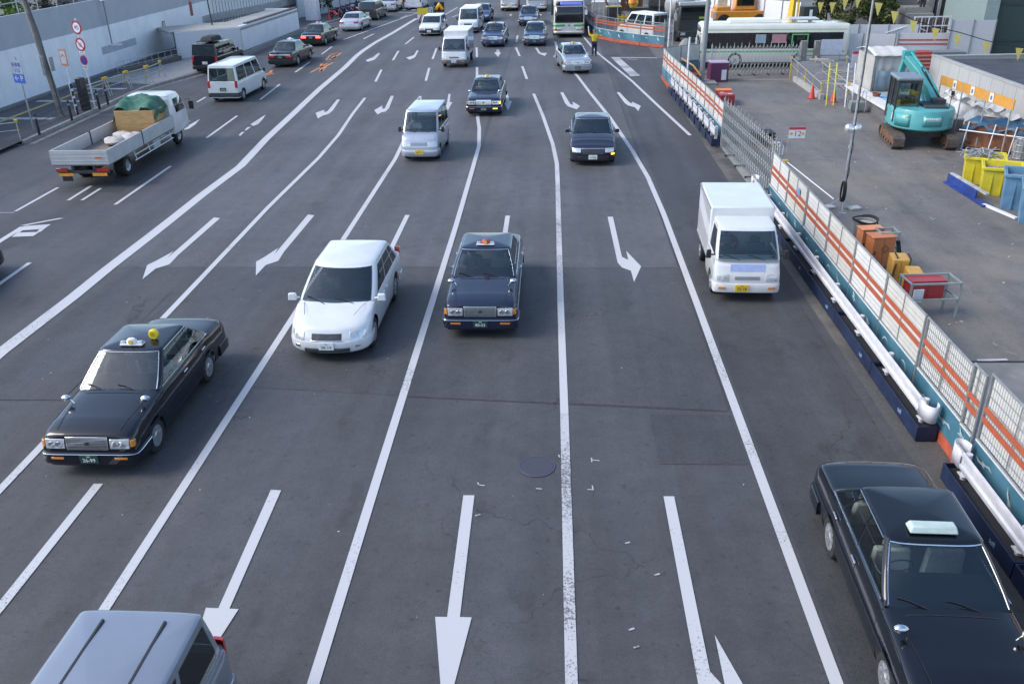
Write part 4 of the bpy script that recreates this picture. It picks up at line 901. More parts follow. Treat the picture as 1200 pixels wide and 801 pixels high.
tp.grid(P, T=Rz); o = tp.build('green_tarpaulin', M('green tarpaulin', (.035, .13, .09), .65, var=.3, scale=5, bump=.5), smooth=60, solid=.02); tag(o, 'crumpled dark green tarpaulin thrown over the crate behind the truck cab', 'tarpaulin')
for i, (x, y, s) in enumerate([(-.35, -.35, 1.0), (-.95, .1, .95), (.15, .3, .8)]):
    q = MB(); P = []
    for a in range(7):
        el = -PI/2+PI*a/6
        P.append([(s*.55*math.cos(el)*math.cos(b*PI/8)*(1+.08*math.sin(b*3+i)), s*.42*math.cos(el)*math.sin(b*PI/8)*(1+.1*math.cos(b*2+i)), s*.17*math.sin(el)+.015*math.sin(b*5)) for b in range(16)])
    q.grid(P, closed=True, T=Rz @ Matrix.Translation((x, y, BZ+.15*s)) @ Matrix.Rotation(.4*i, 4, 'Z'))
    tag(q.build('sand_sack', M('dusty white sacking', (.50, .46, .42), .9, scale=4, var=.2, bump=.5), smooth=60), ['slumped white sack on the truck bed nearest the plywood crate, right side', 'slumped white sack on the truck bed nearest the tail board', 'smaller slumped white sack on the truck bed by the left side board'][i], 'sack', 'white sacks on the truck bed')
# ================================================================ right-hand side: works fence, guardrails and yard
rect('yard', 6.95, 70, 16.8, 55.5, .006, AS_SITE); rect('yard_apron', 6.95, 70, -30, 16.8, .010, M('worn concrete', (.22, .215, .20), .85, var=.15, scale=2.5, bump=.3))
rect('yard', 8.5, 70, 61, 110, .006, AS_SITE)
rect('gutter', 6.35, 7.5, -30, 54, .014, asphalt('dusty gutter', .075, tint=(1.05, 1, .93), dirt=.8))
rect('gutter', 6.95, 7.75, 28.4, 36.4, .018, M('pale gutter concrete', (.24, .235, .22), .85, var=.15, scale=3, bump=.3))
rect('asphalt_patch', 6.1, 6.5, -20, 53, .013, asphalt('kerbside asphalt', .058))
line('yard_joint', [(7.6, 16.85), (30, 16.85)], .05, M('joint tar', (.03, .03, .03), .8), .02)
line('yard_joint', [(9.1, 16.9), (9.75, 16.95)], .09, WP, .02)
line('yard_joint', [(7.9, 52.2), (14.6, 52.0)], .5, M('pinkish dust', (.22, .18, .165), .9), .012)
for px in [((960,185),(968,187)), ((950,215),(962,217)), ((1183,440),(1190,442)), ((945,190),(950,192)), ((1090,255),(1094,258)), ((1178,412),(1192,416)), ((1163,402),(1168,405))]:
    gline('paint_fleck', px, .03, M('pale scuff', (.36, .36, .35), .8), .012)

GREY_T = M('grey fence tube', (.27, .28, .29), .5, metal=.4, var=.15); BOARD = M('white fence board', (.60, .60, .58), .6, var=.07, scale=2.5, bump=.05)
BOARD2 = M('creamy fence board', (.52, .51, .47), .6, var=.1, scale=2.5); ORG = M('orange fence stripe', (.40, .095, .045), .5, var=.12, scale=7)
BLUE = M('sea blue printed board', (.03, .115, .17), .55, var=.35, scale=1.3, detail=9, col2=(.075, .20, .27), thr=(.35, .68)); GULL = M('pale gull print', (.42, .52, .54), .6, var=.2, scale=6); REDB = M('red base board', (.42, .09, .05), .6, var=.2)
def gull(m, x, y, z, s, a, var=0):
    """printed sea bird in the plane x"""
    shapes = [[(0, 0), (.09, .05), (.2, .055), (.30, .12), (.22, .02), (.13, -.01), (.07, -.06), (.04, -.02), (-.05, -.03), (-.16, -.10), (-.10, -.01)],
              [(0, 0), (.06, .09), (.17, .13), (.12, .03), (.17, -.02), (.07, -.03), (.0, -.1), (-.03, -.03), (-.12, -.02)]]
    p = shapes[var % 2]; ca, sa = math.cos(a), math.sin(a)
    pts = [(x, y+s*(u*ca-v*sa), z+s*(u*sa+v*ca)) for u, v in p]; c = (x, y, z); k = len(m.v); m.v += [Vector(q) for q in [c]+pts]
    for i in range(len(pts)): m.f.append([k, k+1+i, k+1+(i+1) % len(pts)])
def wave(m, x, y, z, s, a0=.3, a1=2.6, w=.018):
    P = []
    for i in range(11):
        a = a0+(a1-a0)*i/10; q = w*math.sin(PI*i/10)+.002; P.append([(x, y+(s+q)*math.cos(a), z+(s+q)*math.sin(a)), (x, y+(s-q)*math.cos(a), z+(s-q)*math.sin(a))])
    m.grid(P)
def fence_panel(name, label, loc, rz, w, Ht=1.86, kind=0, seed=0, group=None, stripes=True):
    """local +Y runs along the fence, -X faces the traffic"""
    rnd = random.Random(seed); t = thing(name, label, 'fence', loc, rz, group)
    f = MB(); r = .024
    for y in (0, w): f.tube([(0, y, .0), (0, y, Ht)], r, 8)
    f.tube([(0, 0, Ht-.02), (0, w, Ht-.02)], r*.9, 8); f.tube([(0, 0, .30), (0, w, .30)], r*.8, 6); f.tube([(0, 0, .80), (0, w, .80)], r*.7, 6)
    f.tube([(0, w*.52, .8), (0, w*.52, Ht)], r*.5, 6); f.build('frame', GREY_T, t)
    f = MB(); f.b2(-.03, -.008, -.0, .05, .0, .02)
    if kind in (0, 1):
        q = MB(); q.b2(.008, .016, .03, w-.03, .82, Ht-.05); q.build('white_board', BOARD if kind == 0 else BOARD2, t)
        q = MB()
        for k in range(1, 9): q.b2(.0, .008, .03, w-.03, .82+k*(Ht-.9)/9-.004, .82+k*(Ht-.9)/9+.004)
        o = q.build('mesh_wire', M('mesh wire', (.40, .40, .40), .5, metal=.4), t)
    else:
        q = MB(); q.b2(.03, .036, .03, w-.03, .82, Ht-.05)
        if kind == 2: q.build('white_board', BOARD, t)
        q = MB()
        n = int(w/.075)
        for k in range(1, n): q.b2(-.003, .003, k*w/n-.0035, k*w/n+.0035, .80, Ht-.03)
        for k in range(1, 7): q.b2(-.004, .004, .02, w-.02, .8+k*(Ht-.85)/7-.003, .8+k*(Ht-.85)/7+.003)
        q.build('mesh_wire', GREY_T, t)
    if stripes:
        for z in (1.14, 1.33):
            q = MB(); q.b2(-.012, -.004, .0, w, z, z+.105); q.build('orange_stripe', ORG, t)
    q = MB(); q.b2(-.03, -.02, .01, w-.01, .24, .79); b = q.build('blue_board', BLUE, t)
    q = MB(); q.b2(-.031, -.019, .01, w-.01, .775, .80); q.build('board_edge', BOARD, b)
    for k in range(2):
        q = MB()
        if rnd.random() < .6: gull(q, -.0335, w*(.22+.5*k+rnd.random()*.1), .42+rnd.random()*.2, 1.0+rnd.random()*.25, rnd.uniform(-.5, .6), rnd.randint(0, 1)); q.build('gull_print', GULL, b, smooth=0, fix=False)
        else: wave(q, -.0335, w*(.25+.5*k), .45, .12+.06*rnd.random(), rnd.random(), 2.2+rnd.random()); q.build('wave_print', GULL, b, smooth=0, fix=False)
    q = MB(); q.b2(-.045, .03, .01, w-.01, .02, .235); q.build('base_board', REDB, t)
    return t
NG = 'white and blue fence panels along the near guardrails'
NL = 'white over blue fence panel with two orange stripes, near row behind the guardrail'
k = 0
for y in [25.75, 23.65, 21.5, 19.4, 17.3, 15.2]:
    fence_panel('fence_panel', NL, (7.05, y, 0), 0, 2.06, kind=k % 2, seed=k, group=NG); k += 1
fence_panel('fence_panel', 'see-through wire fence panel with orange stripes beside the rolled guardrail end', (7.05, 13.1, 0), H(0), 2.0, kind=2, seed=31)
fence_panel('fence_panel', 'short creased fence panel leaning out of line at the gap between the two guardrails', (7.02, 12.62, 0), H(0), .44, Ht=1.95, kind=2, seed=33)
for i, y in enumerate([10.5, 8.4, 6.3, 4.2]):
    fence_panel('fence_panel', 'tall wire-fronted fence panel, right of the nearest guardrail at the right edge', (7.07, y, 0), 0, 2.06, Ht=2.02, kind=2, seed=40+i, group='tall wire-fronted fence panels')
# small blue notice on a board
q = MB(); q.b2(7.028, 7.034, 24.3, 24.55, 1.42, 1.62); tag(q.build('notice', M('blue notice', (.12, .28, .55), .5)), 'small pale blue notice stuck on the fence near the floodlight pole', 'notice')
FG = 'white and blue fence panels beyond the folding gate'
xs = [(6.98, 36.3), (6.95, 38.3), (6.88, 40.4), (6.8, 42.5), (6.7, 44.6), (6.6, 46.7), (6.5, 48.8), (6.42, 50.9), (6.42, 52.8)]
for i, ((xa, ya), (xb, yb)) in enumerate(zip(xs, xs[1:])):
    d = Vector((xb-xa, yb-ya)); fence_panel('fence_panel', 'white fence panel with thin orange stripes, far row behind the folding gate', (xa, ya, 0), math.atan2(-d.x, d.y), d.length-.04, Ht=1.75, kind=i % 2, seed=60+i, group=FG)
for i, ((xa, ya), (xb, yb)) in enumerate(zip([(6.5, 53.2), (7.6, 54.0)], [(7.6, 54.0), (8.8, 54.6)])):
    d = Vector((xb-xa, yb-ya)); fence_panel('fence_panel', 'fence panel closing the far row crosswise, beside the thin white pole', (xa, ya, 0), math.atan2(-d.x, d.y), d.length-.04, Ht=1.7, kind=1, seed=80+i, group='crosswise fence panels')
# barrier round the far corner
pts = [(8.0, 65.6), (6.4, 67.2), (4.7, 69.4), (3.4, 71.7), (3.0, 74.5), (2.85, 77.5), (2.8, 80.5), (2.8, 84), (2.8, 88), (2.8, 92)]
for i, ((xa, ya), (xb, yb)) in enumerate(zip(pts, pts[1:])):
    d = Vector((xb-xa, yb-ya)); t = fence_panel('fence_panel', 'blue fence panel on a red base, curving round the far corner', (xa, ya, 0), math.atan2(-d.x, d.y), d.length-.05, Ht=1.7, kind=3, seed=90+i, group='curved far fence panels')
    t.scale = (1, 1, 1.0)

# guardrails on blue weight boxes
RAIL = M('white guardrail paint', (.56, .56, .60), .4, var=.12, scale=5); BLK = M('navy steel box', (.008, .018, .055), .5, var=.35, scale=3, coat=.1); INSD = M('box ballast', (.02, .02, .022), .9)
def guardrail(name, label, x, y0, y1, box, z=.60, curl0=True, curl1=True, group=None, post=2.0, words=True):
    t = thing(name, label, 'guardrail', (x, y0, 0), 0, group); L = y1-y0
    prof = [(-.018, .165), (-.035, .155), (-.045, .12), (-.045, .08), (-.012, .05), (-.012, -.05), (-.045, -.08), (-.045, -.12), (-.035, -.155), (-.018, -.165)]
    P = []
    ya = .12 if curl0 else 0; yb = L-.12 if curl1 else L
    for i in range(0, 13): P.append([(a, ya+(yb-ya)*i/12, z+b) for a, b in prof])
    q = MB(); q.grid(P); q.build('rail', RAIL, t, solid=.008, smooth=22)
    for yy, s in ((ya, -1), (yb, 1)):
        if (s < 0 and not curl0) or (s > 0 and not curl1): continue
        P = [[(-.05, yy-s*.22, z+h_) for h_ in (-.165, .165)]]+[[(-.05, yy, z+h_) for h_ in (-.165, .165)]]
        for i in range(1, 11): a = PI*i/10*1.05; P.append([(-.05+.12*(1-math.cos(a)), yy+s*.12*math.sin(a)*1.5, z+h_) for h_ in (-.165, .165)])
        q = MB(); q.grid(P); q.build('rolled_end', RAIL, t, solid=.012, smooth=60)
    n = max(1, round(L/post)); 
    for i in range(n+1):
        y = .35+(L-.7)*i/n
        q = MB(); q.tube([(.07, y, .10), (.07, y, z+.10)], .055, 14); q.lathe([(0, .02), (.055, .015), (.06, .0), (.06, -.01)], 16, Matrix.Translation((.07, y, z+.11))); q.box((.02, y, z), (.08, .12, .1)); q.box((.07, y, .315), (.16, .18, .02)); q.build('post', RAIL, t)
    nb = max(1, round(L/box)); bl = L/nb
    for i in range(nb):
        a, b = i*bl+.01, (i+1)*bl-.02
        q = MB(); q.b2(-.14, -.115, a, b, .03, .33); q.b2(.20, .225, a, b, .03, .33); q.b2(-.115, .20, a, a+.02, .03, .33); q.b2(-.115, .20, b-.02, b, .03, .33); q.b2(-.115, .2, a+.02, b-.02, .03, .06)
        o = q.build('blue_box', BLK, t, bevel=.004)
        q = MB(); q.b2(-.112, .197, a+.022, b-.022, .062, .24); q.build('ballast', INSD, o)
        if words: text('toll', .13, M('pale blue lettering', (.30, .42, .62), .6), 'stencil', o, frame_T((-.1425, a+(.62 if i else .85), .17), (0, -1, 0), (0, 0, 1)), .001)
    return t
guardrail('guardrail', 'white guardrail on navy boxes cut off by the right edge, nearest of all', 6.74, 2.4, 12.55, 2.55, group=None)
guardrail('guardrail', 'long white guardrail on navy boxes with a rolled end, from folding gate to mid right', 6.74, 13.66, 29.0, 2.55)
g0 = thing('short_guardrail', 'short white guardrail piece in the far row before the folding gate', 'guardrail', (6.70, 36.1, 0), 0, 'short far guardrails')
for z0_, z1_ in ((.46, .60), (.64, .80)):
    q = MB(); q.b2(-.05, -.02, 0, 1.22, z0_, z1_); q.build('rail', RAIL, g0, bevel=.012)
q = MB(); q.b2(-.03, -.015, 0, 1.22, .58, .66); q.build('rail_web', RAIL, g0)
for y in (.12, 1.1): q = MB(); q.b2(.0, .10, y-.05, y+.05, .06, .84); q.build('post', RAIL, g0, bevel=.01)
for a_, b_ in ((-.14, -.115), (.20, .225)): q = MB(); q.b2(a_, b_, 0, 1.36, .03, .33); q.build('box_side', BLK, g0)
q = MB(); q.b2(-.115, .2, .02, 1.34, .03, .22); q.build('ballast', INSD, g0); q = MB(); q.b2(-.115, .2, 0, .02, .03, .33); q.build('box_end', BLK, g0)
for i in range(1, 9): dup(g0, (6.70-.035*i, 36.1+i*1.4, 0))

# folding gates
def folding_gate(name, label, p0, p1, Ht, n, mat_, loops=False, posts=2):
    d = Vector((p1[0]-p0[0], p1[1]-p0[1])); L = d.length; t = thing(name, label, 'gate', (p0[0], p0[1], 0), math.atan2(d.y, d.x)); s = L/n
    q = MB()
    for i in range(n+1):
        q.b2(i*s-.011, i*s+.011, -.016, .016, .08, Ht-(.18 if i % 2 else 0)+.06)
        if not i % 2: q.tube([(i*s, 0, Ht+.05), (i*s, 0, Ht+.16)], [.012, .001], 5)
    q.build('upright', mat_, t) if n < 3 else q.build('uprights', mat_, t)
    q = MB(); z0, z1 = .18, Ht-.05; rows = 4; hz = (z1-z0)/rows
    for i in range(n):
        for r in range(rows):
            for sg, yo in ((1, -.022), (-1, .022)):
                a = (i*s, z0+r*hz) if sg > 0 else (i*s, z0+(r+1)*hz); b = ((i+1)*s, z0+(r+1)*hz) if sg > 0 else ((i+1)*s, z0+r*hz)
                q.tube([(a[0], yo, a[1]), (b[0], yo, b[1])], .009, 4, caps=False)
    q.build('lattice', mat_, t)
    for i in range(0, n+1, max(1, n//5)):
        q = MB(); q.box((i*s, 0, .075), (.06, .42, .03)); q.box((i*s, -.17, .035), (.04, .07, .07)); q.box((i*s, .17, .035), (.04, .07, .07)); q.build('castor_foot', dark_steel(), t)
    for k in range(posts):
        q = MB(); q.b2(k*L-.035, k*L+.035, -.035, .035, .0, Ht+.02); q.build('end_post', mat_, t)
    return t
GG = M('grey gate bars', (.36, .37, .37), .45, metal=.3, var=.12)
folding_gate('folding_gate', 'grey folding lattice gate between the near and far fence rows', (6.95, 36.0), (7.35, 28.15), 1.98, 30, GG)
folding_gate('folding_gate', 'pale folding lattice gate across the yard in front of the side-on bus', (9.3, 53.4), (14.5, 53.9), 1.75, 24, M('pale gate bars', (.46, .47, .45), .45, metal=.2, var=.12))
folding_gate('folding_gate', 'small closed folding gate at the end of the curved blue fence', (7.95, 65.7), (8.55, 65.5), 1.9, 9, GG)

# lamp and sign poles
def pole(name, label, base, top, r0, r1, mat_, flange=.12, cat='pole'):
    t = thing(name, label, cat, base); q = MB(); q.tube([(0, 0, 0), ((top[0]-base[0])*.5, (top[1]-base[1])*.5, (top[2])*.5), (top[0]-base[0], top[1]-base[1], top[2])], [r0, (r0+r1)/2, r1], 16); q.build('shaft', mat_, t)
    q = MB(); q.lathe([(0, .05), (flange, .045), (flange, 0)], 16); q.build('foot', mat_, t); return t
t = pole('street_pole', 'thick grey street pole rising beside the purple cabinet', (8.45, 51.2, 0), (8.6, 51.3, 10), .145, .11, M('grey pole paint', (.27, .29, .31), .45, metal=.3, var=.08), .2)
q = MB(); q.b2(-.65, .75, -.9, .5, .0, .14); q.build('concrete_footing', M('pale gutter concrete', (.24, .235, .22), .85, var=.15, scale=3, bump=.3), t)
pole('marker_pole', 'thin white pole standing right behind the far fence row', (6.93, 46.6, 0), (6.95, 46.6, 3.05), .045, .045, white_paint(), .08)
pole('marker_pole', 'thin white pole beside the small closed folding gate', (8.15, 64.6, 0), (8.2, 64.6, 4.6), .055, .055, white_paint(), .08)
# floodlight pole
t = thing('floodlight_pole', 'slim steel work-light pole with two round lamps and hanging cable', 'floodlight', (9.35, 27.6, 0))
q = MB(); q.tube([(0, 0, .0), (.02, 0, 3.0), (.02, .02, 6.9)], [.045, .04, .03], 12); q.lathe([(.04, 2.0), (.055, 2.0), (.055, 2.08), (.04, 2.08)], 12); q.build('shaft', steel(), t)
for k, (x, y) in enumerate(((-.13, -.02), (.14, .05))):
    T = Matrix.Translation((x, y, 2.62)) @ Matrix.Rotation(H(-25 if k == 0 else 28), 4, 'Y') @ Matrix.Rotation(H(20), 4, 'X')
    q = MB(); q.lathe([(0, .14), (.05, .13), (.10, .09), (.145, .0), (.15, -.05), (.135, -.05), (.09, .05), (0, .09)], 24, T); q.build('lamp_head', M('bright lamp shell', (.7, .7, .7), .25, metal=.7, var=.15), t)
q = MB(); q.tube([(.05+.004*math.sin(i), -.03+.004*math.cos(i*1.7), .3+i*.15) for i in range(44)], .011, 6); q.tube([(.07+.03*math.sin(i*1.3), .01, .25+i*.16) for i in range(14)], .010, 6); q.build('cable', rubber(), t)
q = MB()
for k in range(7):
    q.tube([(-.08+.016*k, -.10+.13*math.cos(a*PI/12), .62+.33*math.sin(a*PI/12)) for a in range(25)], .014, 6, caps=False)
q.build('cable_coil', rubber(), t)
for a in (20, 140, 260):
    q = MB(); q.tube([(0, 0, .42), (.42*math.cos(H(a)), .42*math.sin(H(a)), .03)], .014, 6); q.box((.45*math.cos(H(a)), .45*math.sin(H(a)), .012), (.22, .16, .02)); q.build('stay_leg', steel(), t)
for k, (x, y) in enumerate(((.42, -.02), (-.38, .1))):
    q = MB(); q.b2(-.2, .2, -.14, .14, 0, .07); tag(q.build('ballast_plate', M('pale ballast', (.45, .45, .44), .8), None, bevel=.01, loc=(9.35+x, 27.6+y, .012), rz=.3), ['pale flat ballast block right of the work-light pole foot', 'pale flat ballast block left of the work-light pole foot'][k], 'block')
# bucket with hose ring
t = thing('waste_bin', 'grey round bin with black hose looped over its rim, behind the fence', 'bin', (9.05, 24.5, 0))
q = MB(); q.lathe([(0, .02), (.24, .0), (.30, .62), (.32, .64), (.29, .62), (.235, .06), (0, .08)], 28); q.build('shell', M('grey bin', (.20, .20, .19), .6, var=.15), t)
q = MB(); q.lathe([(0, .56), (.28, .56)], 24); q.build('contents', M('pale bin filling', (.38, .38, .36), .9, scale=20, var=.4), t)
q = MB()
for k in range(3): q.tube([((.33+.012*k)*math.cos(a*PI/14), (.33+.012*k)*math.sin(a*PI/14)*(1.0), .64+.022*k+.03*math.sin(a*.5)) for a in range(29)], .018, 6)
q.tube([(.33, .0, .66), (.36, -.15, .45), (.30, -.3, .1), (.1, -.45, .03)], .018, 6); q.build('hose', rubber(), t)

def frame_px(a, b, z=0):
    A = G(*a, z); B = G(*b, z); x = (B-A).normalized(); y = Vector((-x.y, x.x, 0)); 
    if y.y < 0: pass
    return A, math.atan2(x.y, x.x), (B-A).length
def cabinet(name, label, cat, loc, rz, w, d, h, mat_, extras=None, bevel=.015, lid=True, z0=0, group=None):
    t = thing(name, label, cat, loc, rz, group); q = MB(); q.b2(0, w, 0, d, z0, z0+h); body = q.build('body', mat_, t, bevel=bevel)
    if lid: q = MB(); q.b2(-.02, w+.02, -.02, d+.02, z0+h, z0+h+.04); q.build('lid', mat_, t, bevel=.012)
    q = MB(); q.box((w*.12, -.01, z0+h*.5), (.025, .02, .1)); q.build('latch', black_plastic(), t)
    q = MB(); q.b2(w*.5-.003, w*.5+.003, -.004, 0, z0+.03, z0+h-.03); q.build('door_gap', black_plastic(), t)
    return t
OB = M('orange enclosure', (.54, .18, .065), .5, var=.1, scale=6, coat=.2)
t = cabinet('electric_cabinet', 'orange electric box with a dark diamond mark, first behind the fence', 'cabinet', (8.48, 22.1, 0), H(8), .62, .42, .80, OB, z0=.12)
q = MB(); 
T = frame_T((.36, -.006, .62), (1, 0, 0), (0, 0, 1))
for r0, r1 in ((.10, .115), (.055, .062)): q.grid([[(r*math.cos(a*PI/2), r*math.sin(a*PI/2), 0) for r in (r0, r1)] for a in range(5)], T=T)
q.build('diamond_mark', M('dark mark', (.15, .04, .02), .6), t, smooth=0, solid=.002)
q = MB(); q.b2(.50, .58, -.008, 0, .2, .34); q.build('white_label', PLATE_W, t)
cabinet('electric_cabinet', 'paler orange box lid just behind the orange electric box', 'cabinet', (8.40, 22.75, 0), H(8), .6, .34, .80, M('pale orange enclosure', (.70, .27, .12), .45), z0=.12)
YB = M('ochre yellow box', (.58, .33, .07), .5, var=.12, scale=5)
cabinet('storage_box', 'ochre yellow box with black straps between the orange and red boxes', 'box', (8.62, 20.98, 0), H(-8), .42, .55, .72, YB, z0=.05, lid=False, bevel=.03)
cabinet('storage_box', 'smaller ochre yellow box touching the red box', 'box', (8.80, 20.3, 0), H(-8), .36, .6, .60, YB, z0=.05, lid=False, bevel=.03)
for x, y in ((8.64, 21.0), (8.94, 20.9)):
    q = MB(); q.tube([(x, y-.04, .2), (x+.05, y-.05, .6), (x+.1, y+.05, .80), (x+.16, y+.4, .80)], .018, 6); tag(q.build('strap', rubber()), 'black strap over the ochre yellow box, %s one' % ('left' if x < 8.8 else 'right'), 'strap')
t = cabinet('electric_cabinet', 'dark red box inside the pale pipe frame, right of the yellow boxes', 'cabinet', (8.42, 19.2, 0), H(4), .80, .42, .44, M('signal red enclosure', (.36, .03, .035), .45, var=.1, coat=.2), z0=.42)
q = MB(); q.b2(.06, .30, -.05, -.012, .38, .70); q.build('white_box', white_paint(), t, bevel=.008)
def pipe_frame(name, label, loc, rz, w, d, h, mat_):
    t = thing(name, label, 'frame', loc, rz)
    for x in (0, w):
        for y in (0, d): q = MB(); q.b2(x-.022, x+.022, y-.022, y+.022, 0, h); q.build('leg', mat_, t)
    q = MB()
    for z in (h-.03, h*.55): 
        for y in (0, d): q.b2(-.03, w+.03, y-.02, y+.02, z-.02, z+.02)
        for x in (0, w): q.b2(x-.018, x+.018, 0, d, z-.018, z+.018)
    q.build('rails', mat_, t); return t
PG = M('pale green grey steel', (.33, .37, .35), .5, metal=.3)
pipe_frame('pipe_frame', 'pale grey-green pipe frame carrying the dark red box', (8.32, 18.95, 0), H(4), 1.16, .6, .95, PG)
pipe_frame('pipe_frame', 'pale grey-green pipe frame behind the orange electric box', (8.78, 22.4, 0), H(4), .48, .4, 1.0, PG)
q = MB()
for i in range(4): q.tube([(9.14+.03*i, 22.3, .8), (9.2+.04*i, 22.1+.05*i, .4), (9.1+.06*i, 21.9, .04), (8.9-.1*i, 21.65, .03)], .016, 6)
tag(q.build('cable_bundle', rubber()), 'black cables hanging between the orange box and its pipe frame', 'cable')

# far end of the yard: cabinets, crate, net
t = cabinet('purple_cabinet', 'dark purple cabinet with pale lilac top beside the thick street pole', 'cabinet', (8.98, 51.4, 0), H(3), 1.02, .95, 1.02, M('dark purple panel', (.13, .03, .085), .5, var=.1), lid=False, z0=.02)
q = MB(); q.b2(-.02, 1.04, -.02, .97, 1.04, 1.08); q.build('lilac_top', M('lilac top', (.46, .35, .46), .5), t)
q = MB(); q.b2(.62, .90, -.012, 0, .12, .68); q.build('white_label', white_paint(), t)
t = thing('safety_drum', 'red round-topped box with white marks and orange rim beside the far fence', 'box', (8.35, 44.6, 0))
q = MB(); q.b2(0, .75, 0, 1.4, .0, .55); q.build('body', M('signal red enclosure', (.36, .03, .035), .45, var=.1, coat=.2), t, bevel=.06)
q = MB(); q.b2(-.02, .77, .9, 1.42, .55, .62); q.build('orange_lid', M('orange lid', (.75, .22, .05), .5), t, bevel=.02)
for x, y in ((.1, .55), (.45, .2)): q = MB(); q.b2(x, x+.18, y, y+.12, .551, .556); q.build('white_mark', white_paint(), t)
q = MB(); q.b2(0, .8, 0, .9, 0, .6); tag(q.build('timber_crate', M('reddish brown timber', (.13, .05, .03), .8, stretch=(1, 1, 8), var=.3), None, bevel=.02, loc=(7.35, 50.3, 0)), 'reddish brown crate standing behind the far fence near the pole', 'crate')
q = MB(); q.tube([(7.3, 51.6, 1.3), (7.9, 51.0, 1.0), (8.3, 50.6, .5)], .05, 8); tag(q.build('orange_hose', M('orange hose', (.6, .28, .06), .5)), 'short orange hose bent over the brown crate', 'hose')
q = MB(); P = []
for i in range(9):
    el = PI/2*i/8; P.append([(.62*math.cos(el)*math.cos(b*PI/10)*(1+.12*math.sin(b*2.3+i)), .6*math.cos(el)*math.sin(b*PI/10)*(1+.1*math.sin(b*3)), 1.75*math.sin(el)) for b in range(20)])
q.grid(P, closed=True); tag(q.build('netted_shrub', M('grey green netting', (.24, .25, .24), .9, scale=22, var=.5, bump=1), None, smooth=70, loc=(8.25, 56.8, 0)), 'grey shapeless bundle under netting behind the crosswise fence panels', 'bundle')
# stacked black mats and a small white rack
t = thing('mat_stack', 'stack of four black rubber mats behind the folding lattice gate', 'stack', (8.3, 36.0, 0), H(4))
for i in range(4):
    q = MB(); q.b2(0, .85, 0, .8, .1+i*.13, .17+i*.13); q.build('mat', black_plastic(), t, bevel=.01)
q = MB(); q.b2(.7, 1.05, -.1, .1, .15, .19); q.build('pale_tray', white_paint(), t)
q = MB()
for i in range(5): q.tube([(8.72+.1*i, 34.6, .02), (8.72+.1*i, 34.6, .42)], .016, 5)
q.tube([(8.7, 34.6, .05), (9.14, 34.6, .05)], .016, 5); q.tube([(8.7, 34.6, .25), (9.14, 34.6, .25)], .016, 5); tag(q.build('small_rack', white_paint()), 'small white wire rack in front of the black mats', 'rack')
# clearance sign
t = thing('yard_sign', 'small white and red sign reading 12 on a thin post in the yard', 'sign', (9.0, 33.6, 0))
q = MB(); q.tube([(0, 0, 0), (0, 0, 1.32)], .014, 6); q.build('post', steel(), t)
q = MB(); q.b2(0, .62, -.012, .0, .92, 1.34); s_ = q.build('board', white_paint(), t)
q = MB(); q.b2(.0, .62, -.016, -.012, 1.24, 1.34); q.build('red_header', M('sign red', (.5, .04, .08), .5), s_)
text('12', .30, M('sign red', (.5, .04, .08), .5), 'sign_number', s_, frame_T((.33, -.014, 1.08), (1, 0, 0), (0, 0, 1)), .002)
for x in (.10, .53):
    q = MB(); q.lathe([(0, .002), (.065, .002), (.065, 0)], 6, frame_T((x, -.013, 1.09), (1, 0, 0), (0, 0, 1))); q.build('yellow_mark', M('sign yellow', (.55, .50, .05), .5), s_)
q = MB(); q.b2(-.1, .1, -.1, .1, 0, .08); q.build('foot', M('yellow foot', (.6, .45, .08), .6), t)
q = MB(); q.tube([(9.05, 33.4, .03), (9.42, 28.6, .03)], .022, 8); tag(q.build('white_pipe', white_paint()), 'long thin white pipe lying on the yard between sign and work-light', 'pipe')
# ================================================================ excavator
TQ = M('turquoise machine paint', (.08, .34, .35), .45, var=.08, scale=3, coat=.4); TQD = M('darker turquoise', (.05, .33, .34), .4)
t = thing('mini_excavator', 'turquoise tracked excavator standing in the yard with its boom raised', 'excavator', (15.0, 36.45, 0), H(-6))
TRK = M('muddy track rubber', (.085, .07, .06), .9, var=.35, scale=9); RUST = M('rusty track frame', (.16, .085, .05), .85, var=.4, scale=7)
for k in (-1, 1):
    xc = k*1.02; P = []; n = 40
    def tr(i, off, w0, w1):
        s = i/n*2*(2.0+PI*.27); L_ = 2.0; r = .27+off
        if s < L_: y, z = -1.0+s, .27-r; 
        elif s < L_+PI*.27: a = (s-L_)/.27; y, z = 1.0+r*math.sin(a), .27-r*math.cos(a)
        elif s < 2*L_+PI*.27: y, z = 1.0-(s-L_-PI*.27), .27+r
        else: a = (s-2*L_-PI*.27)/.27; y, z = -1.0-r*math.sin(a), .27+r*math.cos(a)
        return y, z
    q = MB(); 
    for i in range(n+1):
        o = .0 if i % 2 else .035; y, z = tr(i % n, o, 0, 0); y2, z2 = tr(i % n, -.06, 0, 0)
        P.append([(xc-.22, y, z+.035), (xc+.22, y, z+.035), (xc+.22, y2, z2+.035), (xc-.22, y2, z2+.035)])
    q.grid(P, closed=True); q.build('track', TRK, t, smooth=0)
    q = MB(); q.box((xc, 0, .30), (.30, 2.0, .26)); fr = q.build('track_frame', RUST, t, bevel=.03)
    for y in (-1.0, 1.0):
        q = MB(); q.lathe([(0, -.17), (.17, -.17), (.2, 0), (.17, .17), (0, .17)], 16, Matrix.Translation((xc, y, .305)) @ Matrix.Rotation(PI/2, 4, 'Y')); q.build('track_wheel', RUST, fr)
    for y in (-.6, -.2, .2, .6):
        q = MB(); q.lathe([(0, -.19), (.09, -.19), (.09, .19), (0, .19)], 12, Matrix.Translation((xc, y, .16)) @ Matrix.Rotation(PI/2, 4, 'Y')); q.build('roller', RUST, fr)
